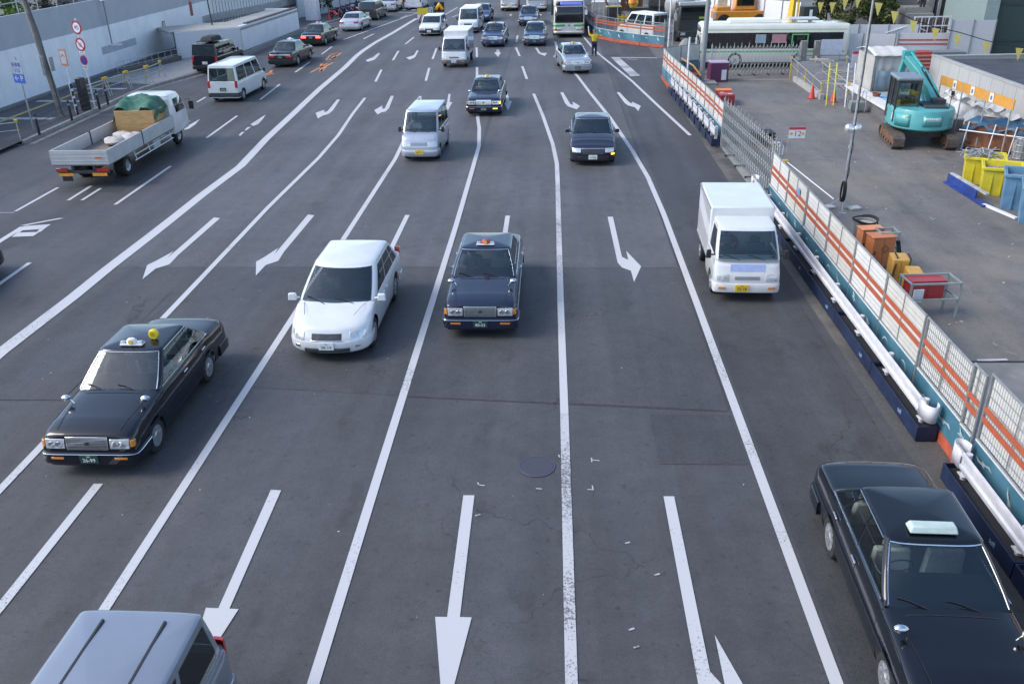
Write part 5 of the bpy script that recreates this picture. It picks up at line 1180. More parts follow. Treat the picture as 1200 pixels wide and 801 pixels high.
q = MB(); q.b2(-.8, .8, -.4, .4, .35, .6); q.lathe([(0, .6), (.5, .6), (.5, .72), (0, .72)], 24); q.build('undercarriage', dark_steel(), t)
# house with round counterweight
P = []
for z, k in ((.74, .94), (.80, 1.0), (1.42, 1.0), (1.52, .96), (1.55, .86)):
    ring = [(1.22*k*math.cos(H(a)), 1.25*k*math.sin(H(a))*1.0, z) for a in range(180, 361, 9)]
    ring += [(1.20*k, .55, z), (1.15*k, .95, z), (-.5, 1.0, z), (-1.15*k, .95, z), (-1.20*k, .55, z)]; P.append(ring)
q = MB(); q.grid(P, closed=True); q.add(P[-1], [tuple(range(len(P[0])))]); q.add(P[0], [tuple(range(len(P[0])))]); hs = q.build('house', TQ, t, smooth=30)
def arcpanel(nm, mt, a0, a1, z0, z1, d=.006, n=8):
    q = MB(); q.grid([[((1.22+d)*math.cos(H(a0+(a1-a0)*i/n)), (1.25+d)*math.sin(H(a0+(a1-a0)*i/n)), z) for i in range(n+1)] for z in (z0, z1)]); return q.build(nm, mt, hs, solid=.008)
arcpanel('side_door', TQD, 203, 236, .86, 1.38); arcpanel('side_door', TQ, 204.5, 234.5, .89, 1.35, .012)
arcpanel('rear_door', TQD, 258, 294, .93, 1.36); arcpanel('rear_door', TQ, 259.5, 292.5, .96, 1.33, .012)
arcpanel('name_plate', M('pale name plate', (.60, .72, .72), .5), 260, 291, 1.14, 1.27, .02)
body_ = 'KOBELCO'
for i, ch in enumerate(body_):
    a = H(263.5+i*4.1); o_ = text(ch, .115, M('name plate letters', (.02, .16, .17), .6), 'maker_letter', hs, frame_T((1.246*math.cos(a), 1.276*math.sin(a), 1.205), (-math.sin(a), math.cos(a), 0), (0, 0, 1)), .002)
arcpanel('yellow_label', M('sign yellow', (.55, .50, .05), .5), 226, 232, 1.24, 1.31, .02, 3); arcpanel('yellow_label', M('sign yellow', (.55, .50, .05), .5), 318, 323, 1.2, 1.27, .008, 3)
q = MB(); q.box((.35, -.1, 1.58), (.9, 1.2, .08)); q.box((.62, .25, 1.68), (.5, .5, .18)); q.build('engine_cover', dark_steel(), t, bevel=.02)
q = MB(); q.tube([(.9, -.35, 1.55), (.93, -.35, 2.1), (.85, -.3, 2.25), (.78, -.3, 2.15)], .014, 6); q.box((.93, -.38, 2.1), (.12, .05, .16)); q.build('work_mirror', black_plastic(), t)
# cab
cx0, cx1, cy0, cy1, cz0, cz1 = -1.16, -.30, -.35, .95, .95, 2.62
q = MB()
for x in (cx0, cx1):
    for y in (cy0, (cy0+cy1)/2, cy1): q.b2(x-.035, x+.035, y-.035, y+.035, cz0, cz1-.04)
q.b2(cx0-.03, cx1+.03, cy0-.03, cy0+.03, cz0, cz0+.52); q.b2(cx0-.03, cx0+.03, cy0, cy1, cz0, cz0+.38); q.b2(cx0, cx1, cy0-.02, cy0+.02, cz1-.16, cz1-.06)
cb = q.build('cab_frame', M('black cab paint', (.025, .027, .03), .4, coat=.3), t, bevel=.01)
q = MB(); q.b2(cx0-.06, cx1+.06, cy0-.06, cy1+.05, cz1-.06, cz1+.07); q.build('cab_roof', M('grey blue cab roof', (.20, .24, .28), .5), cb, bevel=.05)
for (x0, x1, y0, y1) in ((cx0, cx1, cy0-.006, cy0+.0), (cx0-.006, cx0, cy0, cy1), (cx1, cx1+.006, cy0, cy1)):
    q = MB(); q.b2(x0, x1, y0, y1, cz0+.4, cz1-.1); q.build('cab_window', GLASS, cb)
q = MB(); q.box((-.72, .1, 1.35), (.45, .5, .14)); q.box((-.72, -.15, 1.68), (.45, .1, .6)); q.build('seat', SEATF, cb, bevel=.04)
q = MB(); q.b2(cx0-.042, cx0-.034, -.3, .25, 1.02, 1.30); q.build('white_panel', white_paint(), cb)
o_ = text('C', .42, M('white decal', (.7, .7, .7), .5), 'cab_decal', cb, frame_T((-.95, cy0-.034, 1.19), (1, 0, 0), (0, 0, 1)), .002)
# boom, arm, cylinders
def beam(nm, pts, w, hs_, mt):
    """box beam along pts in local space; hs_ heights"""
    q = MB(); P = []
    for i, p in enumerate(pts):
        p = Vector(p); d = (Vector(pts[min(i+1, len(pts)-1)])-Vector(pts[max(i-1, 0)])).normalized(); sx = Vector((1, 0, 0)); up = sx.cross(d).normalized()
        if up.z < 0: up = -up
        h_ = hs_[i]; P.append([tuple(p+sx*w/2+up*h_/2), tuple(p-sx*w/2+up*h_/2), tuple(p-sx*w/2-up*h_/2), tuple(p+sx*w/2-up*h_/2)])
    q.grid(P, closed=True); q.add(P[0], [(0, 1, 2, 3)]); q.add(P[-1], [(0, 1, 2, 3)]); return q.build(nm, mt, t, bevel=.02)
beam('boom', [(.72, .6, 1.35), (.48, 1.05, 1.95), (.12, 1.65, 2.55), (-.26, 2.25, 3.05)], .40, [.40, .48, .46, .32], TQ)
beam('arm', [(-.30, 2.45, 3.15), (-.33, 2.75, 2.5), (-.36, 2.7, 1.5)], .22, [.3, .3, .18], TQ)
q = MB(); q.tube([(.35, .9, 1.4), (.12, 1.45, 2.1)], .055, 10); q.build('boom_cylinder', M('darker turquoise', (.05, .33, .34), .4), t)
q = MB(); q.tube([(.15, 1.5, 2.8), (-.2, 2.2, 3.3)], .05, 10); q.box((-.26, 2.35, 3.2), (.46, .34, .3)); q.build('arm_linkage', TQD, t, bevel=.02)
q = MB(); q.tube([(.1, 1.45, 2.75), (.35, 1.05, 2.35), (.6, .75, 1.95), (.8, .4, 1.6)], .022, 6); q.tube([(.25, 1.4, 2.65), (.45, 1.0, 2.25), (.7, .7, 1.85), (.95, .35, 1.58)], .022, 6); q.build('hydraulic_hose', rubber(), t)
q = MB(); q.poly([(-.35, 0), (.35, 0), (.3, .5), (-.3, .5)], .9, 1.5, Matrix.Translation((-.42, 2.3, 0))); q.build('bucket', dark_steel(), t, bevel=.03)
q = MB(); q.b2(-.95, .95, 1.55, 1.62, .15, .6); q.box((0, 1.3, .35), (.8, .5, .12)); q.build('dozer_blade', TQD, t, bevel=.02)

# ================================================================ right back of the yard
CON = M('pale cast concrete', (.36, .36, .35), .8, var=.12, scale=1.5, bump=.2)
def wallseg(name, label, cat, a, b, h, th, mat_, cap=None, z0=0, parent=None):
    a = Vector(a); b = Vector(b); d = b-a; t = thing(name, label, cat, (a.x, a.y, z0), math.atan2(d.y, d.x)); L = d.length
    q = MB(); q.b2(0, L, 0, th, 0, h); q.build('wall', mat_, t)
    if cap: q = MB(); q.b2(-.02, L+.02, -.03, th+.03, h, h+.06); q.build('coping', cap, t)
    return t, L
t, L = wallseg('yard_wall', 'pale grey panel wall behind the turquoise excavator and the white bags', 'wall', (18.75, 45.6), (19.1, 20.0), 2.15, .18, M('pale wall sheet', (.40, .40, .39), .6, var=.08, stretch=(3, 3, .2), scale=2.5), CON)
q = MB()
for i in range(1, 24): q.b2(i*1.07-.006, i*1.07+.006, -.006, 0, .05, 2.1)
q.build('panel_joint', M('joint grey', (.25, .25, .25), .7), t)
t, L = wallseg('yard_wall', 'end face of the pale wall turning back beside the excavator boom', 'wall', (24.5, 46.0), (18.95, 45.7), 2.1, .18, M('pale wall sheet', (.40, .40, .39), .6, var=.08, stretch=(3, 3, .2), scale=2.5), CON)
t = thing('flat_roof_shed', 'low shed with a dark slate flat roof behind the pale yard wall', 'shed', (19.3, 21, 0)); q = MB(); q.b2(0, 9, 0, 24.5, 0, 1.75); q.build('walls', CON, t)
q = MB(); q.b2(-.0, 9.1, -.1, 24.5, 1.75, 1.98); q.build('flat_roof', M('dark slate roofing', (.055, .062, .075), .8, var=.25, scale=1.2), t)
q = MB(); q.b2(2.0, 8.5, 17.5, 19.5, 1.98, 2.02); q.b2(3.0, 8.5, 13.5, 15.5, 1.98, 2.02); q.build('mossy_strip', M('mossy gravel', (.10, .095, .07), .95, var=.4, scale=4), t)
# white bulk bags
BAG = M('white bulk bag cloth', (.56, .55, .53), .85, var=.12, scale=5, bump=.4)
def sack(name, label, loc, rx, ry, h, mat_, seed, group=None, cat='bag', rz=0):
    r_ = random.Random(seed); P = []; ph = [r_.random()*6 for _ in range(4)]
    for i in range(13):
        u = i/12; k = (math.sin(PI*min(1, u*1.15+.12))**.45 if u < .85 else .75-(u-.85)*2.5) 
        k = max(k, .25); P.append([(rx*k*math.copysign(abs(math.cos(b*PI/12))**.7, math.cos(b*PI/12))*(1+.05*math.sin(3*b*PI/12*2+ph[0]+u*4)), ry*k*math.copysign(abs(math.sin(b*PI/12))**.7, math.sin(b*PI/12))*(1+.06*math.sin(5*b*PI/12+ph[1])), h*u*(1+.06*math.sin(b*.9+ph[2]))) for b in range(24)])
    q = MB(); q.grid(P, closed=True); q.add(P[-1], [tuple(range(24))]); o = q.build(name, mat_, None, smooth=70, loc=loc, rz=rz); return tag(o, label, cat, group)
for i, (x, y, s) in enumerate([(18.1, 41.2, 1.0), (18.1, 39.9, 1.05), (18.15, 38.4, 1.0), (18.2, 37.0, 1.1), (18.2, 35.6, 1.05), (18.3, 34.3, .95)]):
    sack('bulk_bag', 'slumped white bulk bag in the row against the pale yard wall', (x, y, 0), .5*s, .55*s, 1.25*s, BAG, i, 'white bulk bags along the wall')
# barrier boards on posts
t = thing('barrier_board', 'long orange and white barrier board on thin posts before the white bags', 'barrier', (16.55, 38.9, 0), math.atan2(-5.6, .45))
OBD = M('orange board', (.60, .29, .055), .5, var=.08)
for i in range(4):
    q = MB(); q.b2(i*1.42, i*1.42+1.36, -.02, .02, 1.95, 2.32); b_ = q.build('orange_board', OBD, t)
    if i < 3:
        q = MB(); q.b2(i*1.42+1.12, i*1.42+1.40, -.028, -.02, 1.97, 2.30); w_ = q.build('white_patch', white_paint(), b_)
        q = MB(); q.b2(i*1.42+1.2, i*1.42+1.31, -.034, -.028, 2.05, 2.2); q.build('dark_symbol', M('dark symbol', (.1, .16, .2), .6), w_)
for x in (.05, 1.9, 3.7, 5.5):
    q = MB(); q.tube([(x, 0, 0), (x, 0, 2.3)], .028, 8); q.build('post', steel(), t)
# tarpaulined skip
t = thing('skip', 'rusty skip covered by a dark blue tarpaulin beside the excavator', 'skip', (16.35, 35.5, 0), H(-40))
t.scale = (1.08, 1.25, 1.25)
q = MB(); q.poly([(0, 0), (2.5, 0), (2.5, 1.3), (0, 1.3)], .12, .15)
q.add([(.25, .1, .12), (2.25, .1, .12), (2.25, 1.2, .12), (.25, 1.2, .12), (0, 0, .85), (2.5, 0, .85), (2.5, 1.3, .85), (0, 1.3, .85)], [(0, 1, 5, 4), (1, 2, 6, 5), (2, 3, 7, 6), (3, 0, 4, 7), (0, 3, 2, 1)])
q.build('skip_body', M('rusty skip steel', (.17, .07, .035), .85, var=.45, scale=4), t)
P = []
for i in range(15):
    P.append([(-.06+2.62*i/14, -.06+1.42*j/9, .88+.12*math.sin(i*.7)*math.sin(j*.6)+.03*math.sin(i*2.1+j)-(.32*(.6+.4*math.sin(i*1.3)) if j in (0, 9) or i in (0, 14) else 0)) for j in range(10)])
q = MB(); q.grid(P); q.build('tarpaulin', M('dark blue tarpaulin', (.025, .085, .15), .5, var=.35, scale=3, bump=.3), t, smooth=60, solid=.01)
q = MB()
for x in (.1, 1.0, 1.7, 2.45): q.tube([(x, -.10, .0), (x+.08, -.04, .9)], .022, 6)
q.tube([(-.1, -.09, .62), (2.6, -.09, .62)], .02, 6); q.build('support_pipes', white_paint(), t)
t = thing('wire_basket', 'grey wire basket behind the yellow bins at the end of the skip', 'basket', (18.0, 33.9, 0)); q = MB()
for i in range(9):
    a = i*PI*2/9; q.tube([(.33*math.cos(a), .33*math.sin(a), 0), (.36*math.cos(a), .36*math.sin(a), .8)], .012, 5)
for z in (.05, .3, .55, .8): q.tube([(.35*math.cos(a*PI/10), .35*math.sin(a*PI/10), z) for a in range(21)], .012, 5)
q.build('wires', steel(), t); q = MB(); q.lathe([(0, .03), (.3, .03), (.33, .7), (0, .7)], 20); q.build('liner', M('grey liner', (.24, .25, .25), .8, scale=15, var=.4), t)
# bins
def bin_(name, label, loc, rz, w, d, h, mat_, fill, group=None, ribs=True):
    t = thing(name, label, 'bin', loc, rz, group); k = .9
    q = MB(); q.box((w/2, d/2, h/2), (w*k, d*k, h), top=(1/k, 1/k)); q2 = MB()
    x0, x1, y0, y1 = .04, w-.04, .04, d-.04
    body = MB()
    o = [(w*(1-k)/2, d*(1-k)/2), (w-w*(1-k)/2, d*(1-k)/2), (w-w*(1-k)/2, d-d*(1-k)/2), (w*(1-k)/2, d-d*(1-k)/2)]
    O = [(0, 0), (w, 0), (w, d), (0, d)]; I = [(.05, .05), (w-.05, .05), (w-.05, d-.05), (.05, d-.05)]
    body.grid([[(*p, 0) for p in o], [(*p, h) for p in O], [(*p, h) for p in I], [(*p, h*.72) for p in I]], closed=True); body.add([(*p, 0) for p in o], [(3, 2, 1, 0)])
    b = body.build('shell', mat_, t, bevel=.012)
    r = MB(); r.b2(-.04, w+.04, -.05, .0, h-.09, h+.01); r.b2(-.04, w+.04, d, d+.05, h-.09, h+.01); r.b2(-.045, -.0, .0, d, h-.09, h+.01); r.b2(w, w+.045, .0, d, h-.09, h+.01); r.build('rim', mat_, t, bevel=.015)
    q = MB(); q.b2(.05, w-.05, .05, d-.05, h*.4, h*.8); q.build('filling', fill, t)
    if ribs:
        for i in range(3):
            q = MB(); x = w*(.25+.25*i); q.box((x, .02, h*.45), (.03, .04, h*.8)); q.build('rib', mat_, t)
    return t
YEL = M('yellow bin plastic', (.62, .52, .035), .5, var=.08, scale=4); BLB = M('faded blue bin plastic', (.12, .25, .38), .5, var=.2, scale=3); FILL = M('grey scrap filling', (.25, .25, .25), .8, scale=18, var=.7)
b1 = bin_('yellow_bin', 'yellow bin heaped with metal scrap, left one of two beside the skip', (14.35, 30.5, 0), H(-22), 1.25, 1.05, .95, YEL, FILL)
b2 = bin_('yellow_bin', 'yellow bin with flat grey filling, right one of two, nearer the blue bins', (14.35, 29.1, 0), H(-22), 1.25, 1.15, .95, YEL, FILL)
q = MB(); random.seed(11)
for i in range(26):
    x, y = 14.6+random.random()*.9, 30.4+random.random()*.8; a = random.random()*PI; l_ = .2+random.random()*.35
    q.tube([(x-l_*math.cos(a), y-l_*math.sin(a), .85+random.random()*.15), (x, y, .95+random.random()*.2), (x+l_*math.cos(a), y+l_*math.sin(a), .9+random.random()*.15)], .015+.012*random.random(), 5)
tag(q.build('scrap_metal', M('pale scrap', (.42, .42, .42), .5, metal=.4, scale=9, var=.4)), 'tangle of pale scrap metal heaped in the left yellow bin', 'scrap', kind='stuff')
bin_('blue_bin', 'faded blue bin with white-edged lid, in front of the yellow bins', (14.3, 27.5, 0), H(-24), 1.3, 1.15, 1.15, BLB, FILL); bin_('blue_bin', 'faded blue bin nearest the right edge of the yard', (14.15, 26.0, 0), H(-24), 1.3, 1.2, 1.15, BLB, FILL)
for i, (c1, w_, lb) in enumerate([((.02, .05, .22), .34, 'dark blue board leaning flat along the front of the bins'), ((.40, .41, .43), .12, 'pale metal strip lying on the dark blue board before the bins')]):
    q = MB(); q.b2(0, 2.9-.3*i, -w_/2, w_/2, 0, .05); tag(q.build(['blue_board', 'metal_strip'][i], M('board %d' % i, c1, .5, var=.3, scale=3), None, loc=(13.95+.08*i, 30.6, .02+.30*(i)), rz=math.atan2(-4.4, .15)), lb, 'board')
q = MB(); q.b2(0, 2.1, -.02, .02, 0, .30); tag(q.build('upright_panel', M('board 0', (.02, .05, .22), .5), None, loc=(13.92, 30.6, .03), rz=math.atan2(-2.0, .08)), 'dark blue panel standing on edge before the yellow bins', 'panel')
q = MB(); q.b2(0, 1.5, -.06, .06, 0, .06); tag(q.build('white_plank', white_paint(), None, loc=(14.0, 27.9, .02), rz=math.atan2(-1.4, .35)), 'short white plank on the ground at the foot of the blue bins', 'plank')
t = thing('green_trestle', 'bright green trestle leg poking in at the right edge', 'trestle', (14.45, 25.4, 0)); q = MB(); q.tube([(-.05, 0, 0), (.25, 0, .75)], .035, 8); q.tube([(.5, 0, 0), (.25, 0, .75)], .035, 8); q.build('legs', M('bright green plastic', (.08, .48, .13), .5), t)

# platform with blue sheet and canvas booth
t = thing('slab_platform', 'low platform with white slab edge running behind the work-light pole', 'platform', (15.15, 38.4, 0), 0)
q = MB(); q.b2(0, 3.6, 0, 8.2, 0, .52); q.build('base', M('dark grey block', (.13, .13, .135), .85, var=.2), t); q = MB(); q.b2(-.12, .42, -.1, 8.3, .52, .66); q.build('edge_slab', M('white slab', (.62, .62, .60), .7, var=.08), t)  # base block in plain dark grey below the white edge slab
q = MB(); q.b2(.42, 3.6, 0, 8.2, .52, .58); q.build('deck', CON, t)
P = [[(.5+2.0*j/7, 1.0+4.6*i/12, .61+.03*math.sin(i*1.7+j)+.02*math.sin(j*3)) for j in range(8)] for i in range(13)]
q = MB(); q.grid(P); tag(q.build('blue_sheet', M('light blue sheet', (.16, .34, .50), .55, var=.2, scale=2, bump=.3), None, smooth=60, solid=.012, loc=(15.15, 38.4, 0)), 'light blue plastic sheet spread on the platform under the canvas booth', 'sheet')
q = MB(); q.lathe([(0, 0), (.16, 0), (.2, .16), (.17, .16), (.14, .03), (0, .03)], 18); tag(q.build('brown_bowl', M('brown clay', (.22, .07, .04), .7), None, loc=(15.5, 43.2, .66)), 'brown bowl on the white slab edge by the canvas booth', 'bowl')
t = thing('canvas_booth', 'pale grey canvas booth with drooping blue-grey curtain on the platform', 'tent', (15.75, 44.9, .58))
t.scale = (.56, 1, .88)
CV = M('grey canvas', (.40, .39, .37), .85, var=.1, scale=2, bump=.2)
def curtain(x0, x1, y, z0, z1, amp, n, nm, mt, sag=0):
    P = []
    for i in range(n+1):
        u = i/n; P.append([(x0+(x1-x0)*u, y+amp*math.sin(u*n*.9), z0+sag*math.sin(PI*u)*(1-v)*0+(z1-z0)*v-(sag*math.sin(PI*u) if v == 1 else 0)) for v in (0, .33, .66, 1)])
    q = MB(); q.grid(P); return q.build(nm, mt, t, smooth=60, solid=.012)
curtain(0, 3.0, 0, 0, 1.9, .035, 26, 'front_curtain', CV)
curtain(.25, 3.0, -.12, .05, 1.15, .03, 20, 'blue_curtain', M('blue grey curtain', (.17, .23, .27), .8, var=.15, scale=3), sag=.0)
q = MB(); q.b2(-.03, .0, 0, 2.4, 0, 1.9); q.build('side_canvas', CV, t)
P = [[(-.2+3.4*i/10, -.2+2.8*j/6, 1.95+.25*math.sin(PI*j/6)+.03*math.sin(i*2)) for j in range(7)] for i in range(11)]
q = MB(); q.grid(P); q.build('canvas_roof', M('pale canvas', (.56, .55, .52), .8, var=.08, scale=2), t, smooth=60, solid=.03)
q = MB(); q.lathe([(0, .01), (.13, .01), (.14, 0)], 20, frame_T((2.1, -.17, .75), (1, 0, 0), (0, 0, 1))); q.build('round_vent', black_plastic(), t)
for x in (0, .12, 3.0): q = MB(); q.tube([(x, -.03, -.05), (x, -.03, 1.95)], .03, 8); q.build('pole', steel(), t)

# ramp with railings, ladders, cones
t = thing('work_ramp', 'cluttered work ramp with pipe railings and yellow clamps before the bus', 'ramp', (13.7, 45.9, 0), 0)
q = MB(); q.b2(-.05, .15, 0, 5.6, 0, .28); q.build('kerb', CON, t)
q = MB(); q.add([(.15, 0, .02), (3.3, 0, .02), (3.3, 7, .9), (.15, 7, .9), (.15, 0, 0), (3.3, 0, 0), (3.3, 7, 0), (.15, 7, 0)], [(0, 1, 2, 3), (7, 6, 5, 4), (0, 4, 5, 1), (1, 5, 6, 2), (2, 6, 7, 3), (3, 7, 4, 0)]); q.build('ramp_deck', M('grey ramp deck', (.17, .17, .18), .8, var=.2), t)
YC = M('yellow clamp', (.62, .42, .03), .5); BP = M('blue grey pipe', (.13, .19, .27), .5, metal=.2)
for j, x in enumerate((.05, 1.4, 3.2)):
    z0 = .25
    q = MB()
    for zz in (.4, .8): q.tube([(x, .3, zz-.05), (x, 6.8, zz+.35)], .025, 6)
    q.build('rail_pipe', [steel(), steel(), BP][j], t)
    for i in range(5):
        y = .3+i*1.6; q = MB(); q.tube([(x, y, 0), (x, y, .8+y*.06)], .025, 6); q.build('rail_post', steel() if i % 2 else YC, t)
        q = MB(); q.box((x, y, .75+y*.055), (.1, .12, .1)); q.box((x, y, .35+y*.055), (.1, .1, .1)); q.build('clamp', YC, t)
q = MB()
for x in (.05, 3.2): 
    for zz in (.95, 1.2): q.tube([(.05, 6.9, zz), (3.2, 6.9, zz)], .028, 6)
q.build('cross_pipe', BP, t)
q = MB()
random.seed(8)
for i in range(22):
    x = random.uniform(.2, 2.6); y = random.uniform(.6, 5.8); a = random.uniform(-.6, 1.0); z = .25+y*.1+random.random()*.3; q.tube([(x, y, z), (x+1.1*math.cos(a), y+1.1*math.sin(a), z+random.uniform(-.1, .2))], .022, 6)
tag(q.build('loose_pipes', M('loose pale pipes', (.42, .40, .36), .6), None, loc=(13.7, 45.9, .15)), 'loose pale pipes strewn over the work ramp', 'pipes', kind='stuff')
def ladder(name, label, loc, rz, lean, w, h, mat_, n=6, cat='ladder'):
    t = thing(name, label, cat, loc, rz)
    for x in (0, w): q = MB(); q.tube([(x, 0, 0), (x+.0, lean, h)], .03, 8); q.build('stile', mat_, t)
    for i in range(1, n): u = i/n; q = MB(); q.tube([(0, lean*u, h*u), (w, lean*u, h*u)], .014, 6); q.build('rung', steel(), t)
    return t
YP = M('yellow pipe', (.62, .58, .08), .5, var=.1)
ladder('ladder', 'pale yellow step ladder leaning at the foot of the work ramp', (13.60, 44.55, 0), H(-8), .55, .34, 1.95, YP, 3)
ladder('ladder', 'white aluminium ladder leaning between the yellow one and the platform', (14.35, 44.0, 0), H(-6), .5, .32, 2.0, white_paint(), 6)
t = thing('trolley', 'grey hand trolley with curved handles below the white ladder', 'trolley', (14.2, 42.6, 0)); q = MB(); q.b2(0, .62, 0, .5, .12, .5); q.build('box', M('grey green box', (.20, .23, .21), .7, var=.2), t, bevel=.02)
for x in (-.02, .64): q = MB(); q.tube([(x, 0, .05), (x, .0, .7), (x, .15, .95), (x, .45, .98), (x, .55, .8), (x, .55, .05)], .02, 6); q.build('handle', steel(), t)
def cone(label, loc):
    t = thing('traffic_cone', label, 'cone', loc); q = MB(); q.lathe([(.16, .03), (.15, .05), (.03, .68), (.0, .70)], 20); q.build('cone_body', M('red cone plastic', (.58, .05, .04), .5), t); q = MB(); q.b2(-.19, .19, -.19, .19, 0, .035); q.build('cone_base', M('red cone base', (.30, .04, .03), .6), t, bevel=.01)
    return t
cone('red traffic cone by the kerb end of the work ramp', (13.35, 46.3, 0)); cone('red traffic cone half hidden behind the yellow step ladder', (14.15, 45.3, 0))
def board(name, label, cat, loc, rz, w, h, z0, mat_, post=None, band=None, th=.03):
    t = thing(name, label, cat, loc, rz); q = MB(); q.b2(0, w, -th/2, th/2, z0, z0+h); b = q.build('board', mat_, t)
    if post: 
        for x in (.06, w-.06): q = MB(); q.b2(x-.02, x+.02, th/2, th/2+.04, 0, z0+h*.9); q.build('leg', post, t)
    if band: q = MB(); q.b2(.0, w, -th/2-.004, -th/2, z0+h*.85, z0+h); q.build('red_band', band, t)
    return t
board('notice_board', 'pale blue-white notice board behind the work ramp railings', 'sign', (15.9, 54.6, 0), 0, 1.25, .85, 1.0, M('pale notice', (.50, .54, .62), .5), steel())
board('notice_board', 'narrow white notice with red top band at the right end of the railings', 'sign', (16.75, 51.4, 0), 0, .55, 1.0, .6, M('white notice', (.55, .57, .6), .5), steel(), M('sign red', (.5, .04, .08), .5))
for i, x in enumerate((14.9, 15.35)):
    q = MB(); q.b2(0, .35, 0, .35, 0, 1.75); tag(q.build('gate_column', M('grey column', (.22, .21, .20), .8, var=.15), None, loc=(x-.1+i*.35, 54.7, 0)), ['grey column at the right end of the pale folding gate', 'grey column just left of the pale notice board'][i], 'column')

# ---- hoardings, buildings and trees at the top right
HW = M('white hoarding sheet', (.60, .60, .61), .6, var=.05, stretch=(6, 6, .3), scale=3)
def hoarding(label, a, b, h, mat_=HW, stripes=False, z0=0, n=None):
    t, L = wallseg('hoarding', label, 'hoarding', a, b, h, .06, mat_, z0=z0); n = n or max(1, int(L/1.8))
    q = MB()
    for i in range(n+1): q.b2(i*L/n-.03, i*L/n+.03, -.05, -.002, 0, h+.05)
    q.build('posts', M('hoarding post', (.22, .23, .25), .6), t)
    if stripes:
        for z in (.38, .62): q = MB(); q.b2(0, L, -.02, -.004, h-z-.05, h-z+.03); q.build('red_stripe', M('stripe red', (.5, .07, .05), .5), t)
    return t
hoarding('low white sheet hoarding behind the canvas booth', (17.2, 57.2), (20.9, 56.6), 1.85)
hoarding('white hoarding with two thin red stripes above the excavator boom', (20.9, 56.2), (24.0, 56.0), 1.95, M('white hoarding sheet', (.60, .60, .61), .6), True)
hoarding('tall upper white hoarding behind the low one, below the trees', (16.2, 60.8), (23.5, 60.0), 2.0)
hoarding('large plain grey-white sheet wall right of the striped hoarding', (23.55, 55.3), (25.95, 55.0), 2.75, M('grey white sheet', (.45, .46, .49), .6, var=.05), n=2)
hoarding('bright white hoarding strip behind the yellow crane', (13.0, 83), (19.6, 74), 2.2, M('bright white sheet', (.74, .74, .74), .6, var=.05))
t = thing('red_tool_locker', 'red and grey tool locker between boom tip and pale wall', 'locker', (19.75, 50.4, 0))
t.scale = (.75, 1, .72); q = MB(); q.b2(0, 1.3, 0, .8, 0, 2.3); q.build('red_door', M('red locker', (.42, .06, .05), .5), t, bevel=.02)
q = MB()
for i in range(7): q.b2(.02, 1.28, -.03, -.0, .3+i*.28, .42+i*.28)
q.build('shelf_edge', M('locker shelf', (.55, .30, .22), .6), t)
t = thing('window_cabin', 'small grey cabin with three pale windows right of the red locker', 'cabin', (20.9, 50.6, 0))
t.scale = (.62, 1, .68); q = MB(); q.b2(0, 2.8, 0, 1, 0, 2.35); q.build('walls', M('cabin grey', (.16, .18, .19), .6), t)
for i in range(3): q = MB(); q.b2(.15+i*.85, .75+i*.85, -.03, -.002, 1.6, 2.15); q.build('window', M('pale cabin window', (.45, .47, .48), .3), t)
# scaffold panel
t = thing('scaffold_rack', 'white scaffold rack filled with reddish frames above the striped hoarding', 'scaffold', (23.4, 60.6, 0)); q = MB()
for i in range(6): q.b2(i*.45-.02, i*.45+.02, -.03, .03, 0, 2.4)
for z in (1.3, 1.85, 2.4): q.b2(-.05, 2.3, -.035, .035, z-.03, z+.03)
q.tube([(-1.9, -.5, 1.5), (-.3, -.5, 2.0), (.6, -.5, 1.6)], .035, 6); q.build('white_frame', white_paint(), t)
for i in range(9): q = MB(); q.b2(.05+i*.25, .2+i*.25, .1, .25, .9, 2.3); q.build('reddish_frame', M('dark reddish steel', (.12, .07, .065), .7, var=.3), t)
# grey office front
t = thing('office_building', 'grey office front with pale pillars and dark openings, top right', 'building', (24.5, 70.4, 0), H(-3))
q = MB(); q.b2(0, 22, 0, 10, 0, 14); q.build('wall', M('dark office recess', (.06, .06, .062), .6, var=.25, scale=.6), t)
for i, (x, w_, c_) in enumerate([(0, .6, .26), (2.7, .9, .34), (3.9, .2, .5), (6.15, .35, .42), (6.75, .5, .38), (10.5, .8, .3), (16.5, .8, .3)]):
    q = MB(); q.b2(x, x+w_, -.7, -.0, 0, 14); q.build('pillar', M('office pillar %d' % int(c_*100), (c_*.97, c_, c_*1.02), .7, var=.08, stretch=(1, 1, .2)), t)
for i, (x0, x1, z0, z1) in enumerate([(1.0, 2.6, 0, 4.0), (4.2, 5.2, 0, 9), (8.5, 10.2, 0, 9)]):
    q = MB(); q.b2(x0, x1, -.25, -.02, z0, z1); q.build('grey_panel', M('office grey panel', (.20, .20, .195), .7, var=.12, stretch=(.4, 1, 5), scale=2), t)
q = MB(); q.b2(5.3, 6.1, -.3, -.02, 0, 9); q.build('dark_door', M('dark brown door', (.045, .03, .028), .5), t)
t = thing('glass_office', 'dark teal glazed building in the top right corner', 'building', (27.3, 58.0, 0), H(-8)); q = MB(); q.b2(0, 14, 0, 9, 0, 13); q.build('wall', M('dark teal facade', (.03, .055, .058), .25, var=.2, scale=.4, stretch=(1, 1, .2)), t)
q = MB(); q.b2(-.75, 0, -.2, 9, 0, 13); q.build('pale_teal_pier', M('pale teal pier', (.22, .29, .29), .5, var=.08), t)
for i in range(5): q = MB(); q.b2(.1, 14, -.05, -.0, 1.2+i*2.1, 1.3+i*2.1); q.build('transom', M('teal transom', (.02, .035, .038), .4), t)
q = MB(); q.b2(1.0, 14, -.6, -.06, 5.2, 5.6); q.build('pale_canopy', M('pale canopy', (.36, .42, .42), .5), t)
